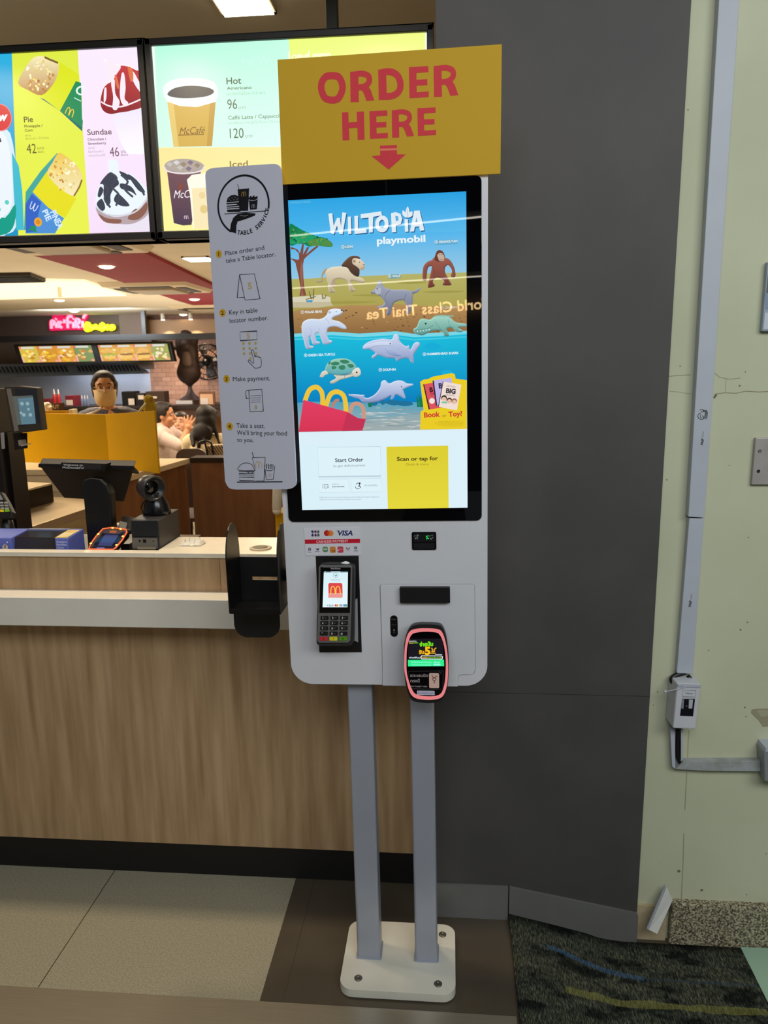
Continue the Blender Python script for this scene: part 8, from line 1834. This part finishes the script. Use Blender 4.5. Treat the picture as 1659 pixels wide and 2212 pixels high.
def downl(px, py, lab, Z=ZC):
    c_ = onZ(px, py, Z)
    if dl_src[0] is None:
        r = thing('downlight', (c_.x, c_.y, Z - .012), lab, 'ceiling light', 'round downlights'); s = MB(); s.lathe((c_.x, c_.y, Z), [(.075, 0), (.075, -.012), (.058, -.014), (.058, -.004)], 24); s.build('rim', M_trim, r)
        s = MB(); s.lathe((c_.x, c_.y, Z - .012), [(.060, 0), (.054, -.010), (.034, -.016), (1e-6, -.019)], 24); s.build('diffuser', M_lamp, r); dl_src[0] = r; return r
    return dup(dl_src[0], (c_.x, c_.y, Z - .012), lab)
for px, py, lab in ((230, 572, 'round downlight in the red stripe, nearest one below the left menu board'), (420, 644, 'round downlight in the red stripe beside the white board'), (128, 646, 'round downlight left of the neon sign, just below the bright cove'), (160, 670, 'round downlight directly above the neon sign'), (62, 690, 'round downlight left of the neon sign in front of the fascia'), (396, 678, 'round downlight above the tan panels right of the neon sign')):
    downl(px, py, lab)
for px, py, lab in ((352, 692, 'tiny spotlight washing the tan panel, left one'), (412, 691, 'tiny spotlight washing the tan panel, right one')):
    c_ = onY(px, py, 12.05); t = thing('spotlight', (c_.x, 12.05, 2.3), lab, 'ceiling light'); s = MB(); s.tube([(c_.x, 12.05, 2.4), (c_.x, 12.05, c_.z + .01)], [.03, .035], 12); s.build('can', M_trim, t); s = MB(); s.lathe((c_.x, 12.05, c_.z + .008), [(.03, 0), (.03, -.006), (1e-6, -.008)], 14); s.build('lens', M_lamp, t)
    sl = bpy.data.lights.new('wall_wash', 'SPOT'); sl.energy = 60; sl.color = WARM; sl.spot_size = math.radians(70); sl.spot_blend = .6; sl.shadow_soft_size = .03; so = bpy.data.objects.new('wall_wash', sl); COL.objects.link(so); so.location = (c_.x, 12.05, c_.z - .01); so.rotation_euler = (V((c_.x, 12.3, c_.z - .5)) - V((c_.x, 12.05, c_.z))).to_track_quat('-Z', 'Y').to_euler()
def sqlamp(px, py, Z, sz_, lab, em):
    c_ = onZ(px, py, Z); r = thing('square_downlight', (c_.x, c_.y, Z - .01), lab, 'ceiling light'); h = sz_ / 2; fD = Fr((c_.x, c_.y, Z), (1, 0, 0), (0, -1, 0))
    s = MB(); 
    for (x0_, x1_, y0_, y1_) in ((-h, h, -h, -h + .018), (-h, h, h - .018, h), (-h, -h + .018, -h, h), (h - .018, h, -h, h)): s.box(c_.x + x0_, c_.x + x1_, c_.y + y0_, c_.y + y1_, Z - .012, Z)
    s.build('rim', M_trim, r); s = MB(); s.box(c_.x - h + .008, c_.x + h - .008, c_.y - h + .008, c_.y + h - .008, Z - .016, Z - .012); s.build('diffuser', em, r)
sqlamp(430, 557, ZC, .21, 'square ceiling light right of the red stripe, beside the white board', M_lamp)
sqlamp(524, -2, 2.8, .19, 'square ceiling light at the top edge above the coffee menu', M_lamp)
c_ = onZ(524, -2, 2.8); area('soffit_lamp', (c_.x, c_.y, 2.79), .17, 5.0, (1.0, .88, .62), (c_.x, c_.y, 0), .17)
# bright cove over the dining room
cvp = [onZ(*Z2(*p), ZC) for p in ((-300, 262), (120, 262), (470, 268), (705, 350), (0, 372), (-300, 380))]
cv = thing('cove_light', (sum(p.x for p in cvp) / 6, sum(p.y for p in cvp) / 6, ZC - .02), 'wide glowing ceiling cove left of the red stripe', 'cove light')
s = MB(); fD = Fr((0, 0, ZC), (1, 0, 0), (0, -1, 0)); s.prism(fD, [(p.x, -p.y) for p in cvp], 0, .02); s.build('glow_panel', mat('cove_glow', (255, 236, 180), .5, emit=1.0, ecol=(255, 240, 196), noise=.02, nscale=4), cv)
s = MB(); a = onZ(*Z2(330, 300), ZC); s.box(a.x - .014, a.x + .014, a.y - .014, a.y + .014, ZC - .12, ZC - .02); s.build('hanging_spot', M_trim, cv)
# dark diffuser at the left
vt = [onZ(*Z2(*p), ZC) for p in ((-100, 232), (170, 228), (255, 262), (-100, 268))]
ve = thing('ceiling_diffuser', (sum(p.x for p in vt) / 4, sum(p.y for p in vt) / 4, ZC - .03), 'dark rectangular ceiling diffuser at the left edge above the cove', 'ceiling vent')
s = MB(); s.prism(fD, [(p.x, -p.y) for p in vt], 0, .03); s.build('plenum', mat('vent_dark', (58, 48, 38), .6, noise=.08, nscale=6), ve)
s = MB()
for i in range(5):
    t = (i + .5) / 5; a = vt[0] + (vt[3] - vt[0]) * t; b = vt[1] + (vt[2] - vt[1]) * t; s.tube([a + V((0, 0, -.032)), b + V((0, 0, -.032))], .012, 6)
s.build('louvres', M_black, ve)

# ------------------------------------------------------------------ LIT SIGN AND TUBES ACROSS THE HALL (mirrored in the kiosk glass)
def mirror_pt(px, py, Y):   # where a reflection seen at this pixel really stands
    d = ray(px, py); n_ = kf.n; t = (kf.o - CAM).dot(n_) / d.dot(n_); h_ = CAM + d * t; r = d - n_ * 2 * d.dot(n_); return h_ + r * ((Y - h_.y) / r.y)
L0, L1 = mirror_pt(792, 690, -6.4), mirror_pt(1075, 664, -6.4)
uu = (L0 - L1).normalized(); vvv = V((0, 0, 1)); vvv = (vvv - uu * vvv.dot(uu)).normalized()
fS = Fr(L1, (L0 - L1), vvv)
Hs = (mirror_pt(930, 660, -6.4) - mirror_pt(930, 682, -6.4)).length
vs0, fs = text_mesh('World Class Thai Tea', .01); xa_, xb_2 = min(p[0] for p in vs0), max(p[0] for p in vs0); Ls = (L0 - L1).length
sgn = MB(); sgn.add([fS.pt((p[0] - xa_) / (xb_2 - xa_) * Ls, p[1] * Hs / CAPH, 0.0) for p in vs0], fs, 0)
o = sgn.build('shop_sign', mat('warm_sign_letters', (255, 214, 150), .5, emit=14, ecol=(255, 214, 150), noise=.02, nscale=5), None, loc=L1, merge=False); md = o.modifiers.new('s', 'SOLIDIFY'); md.thickness = .03; md.offset = 0; tag(o, 'warm lit World Class Thai Tea lettering mirrored in the kiosk screen', 'sign')
for k_, ((xa, ya), (xb, yb_), Yt, lab) in enumerate((((560, 516), (1120, 460), -4.6, 'nearer fluorescent tube whose streak crosses the top of the screen'), ((560, 627), (1120, 591), -6.2, 'farther fluorescent tube whose streak crosses the middle of the screen'))):
    a, b = mirror_pt(xa, ya, Yt), mirror_pt(xb, yb_, Yt); s = MB(); s.tube([a, b], .012, 10); r = thing('tube_light', (a + b) / 2, lab, 'tube light'); s.build('tube', mat('tube_glow', (255, 248, 235), .4, emit=9, ecol=(255, 246, 230), noise=.02, nscale=20), r)
    s = MB(); d_ = V((0, 0, .03)); s.tube([a + d_, b + d_], .03, 6); s.build('batten', M_trim, r)
    s = MB(); s.tube([(a + b) / 2 + d_, (a + b) / 2 + V((0, 0, 1.0))], .008, 6); s.build('hanger', M_trim, r)
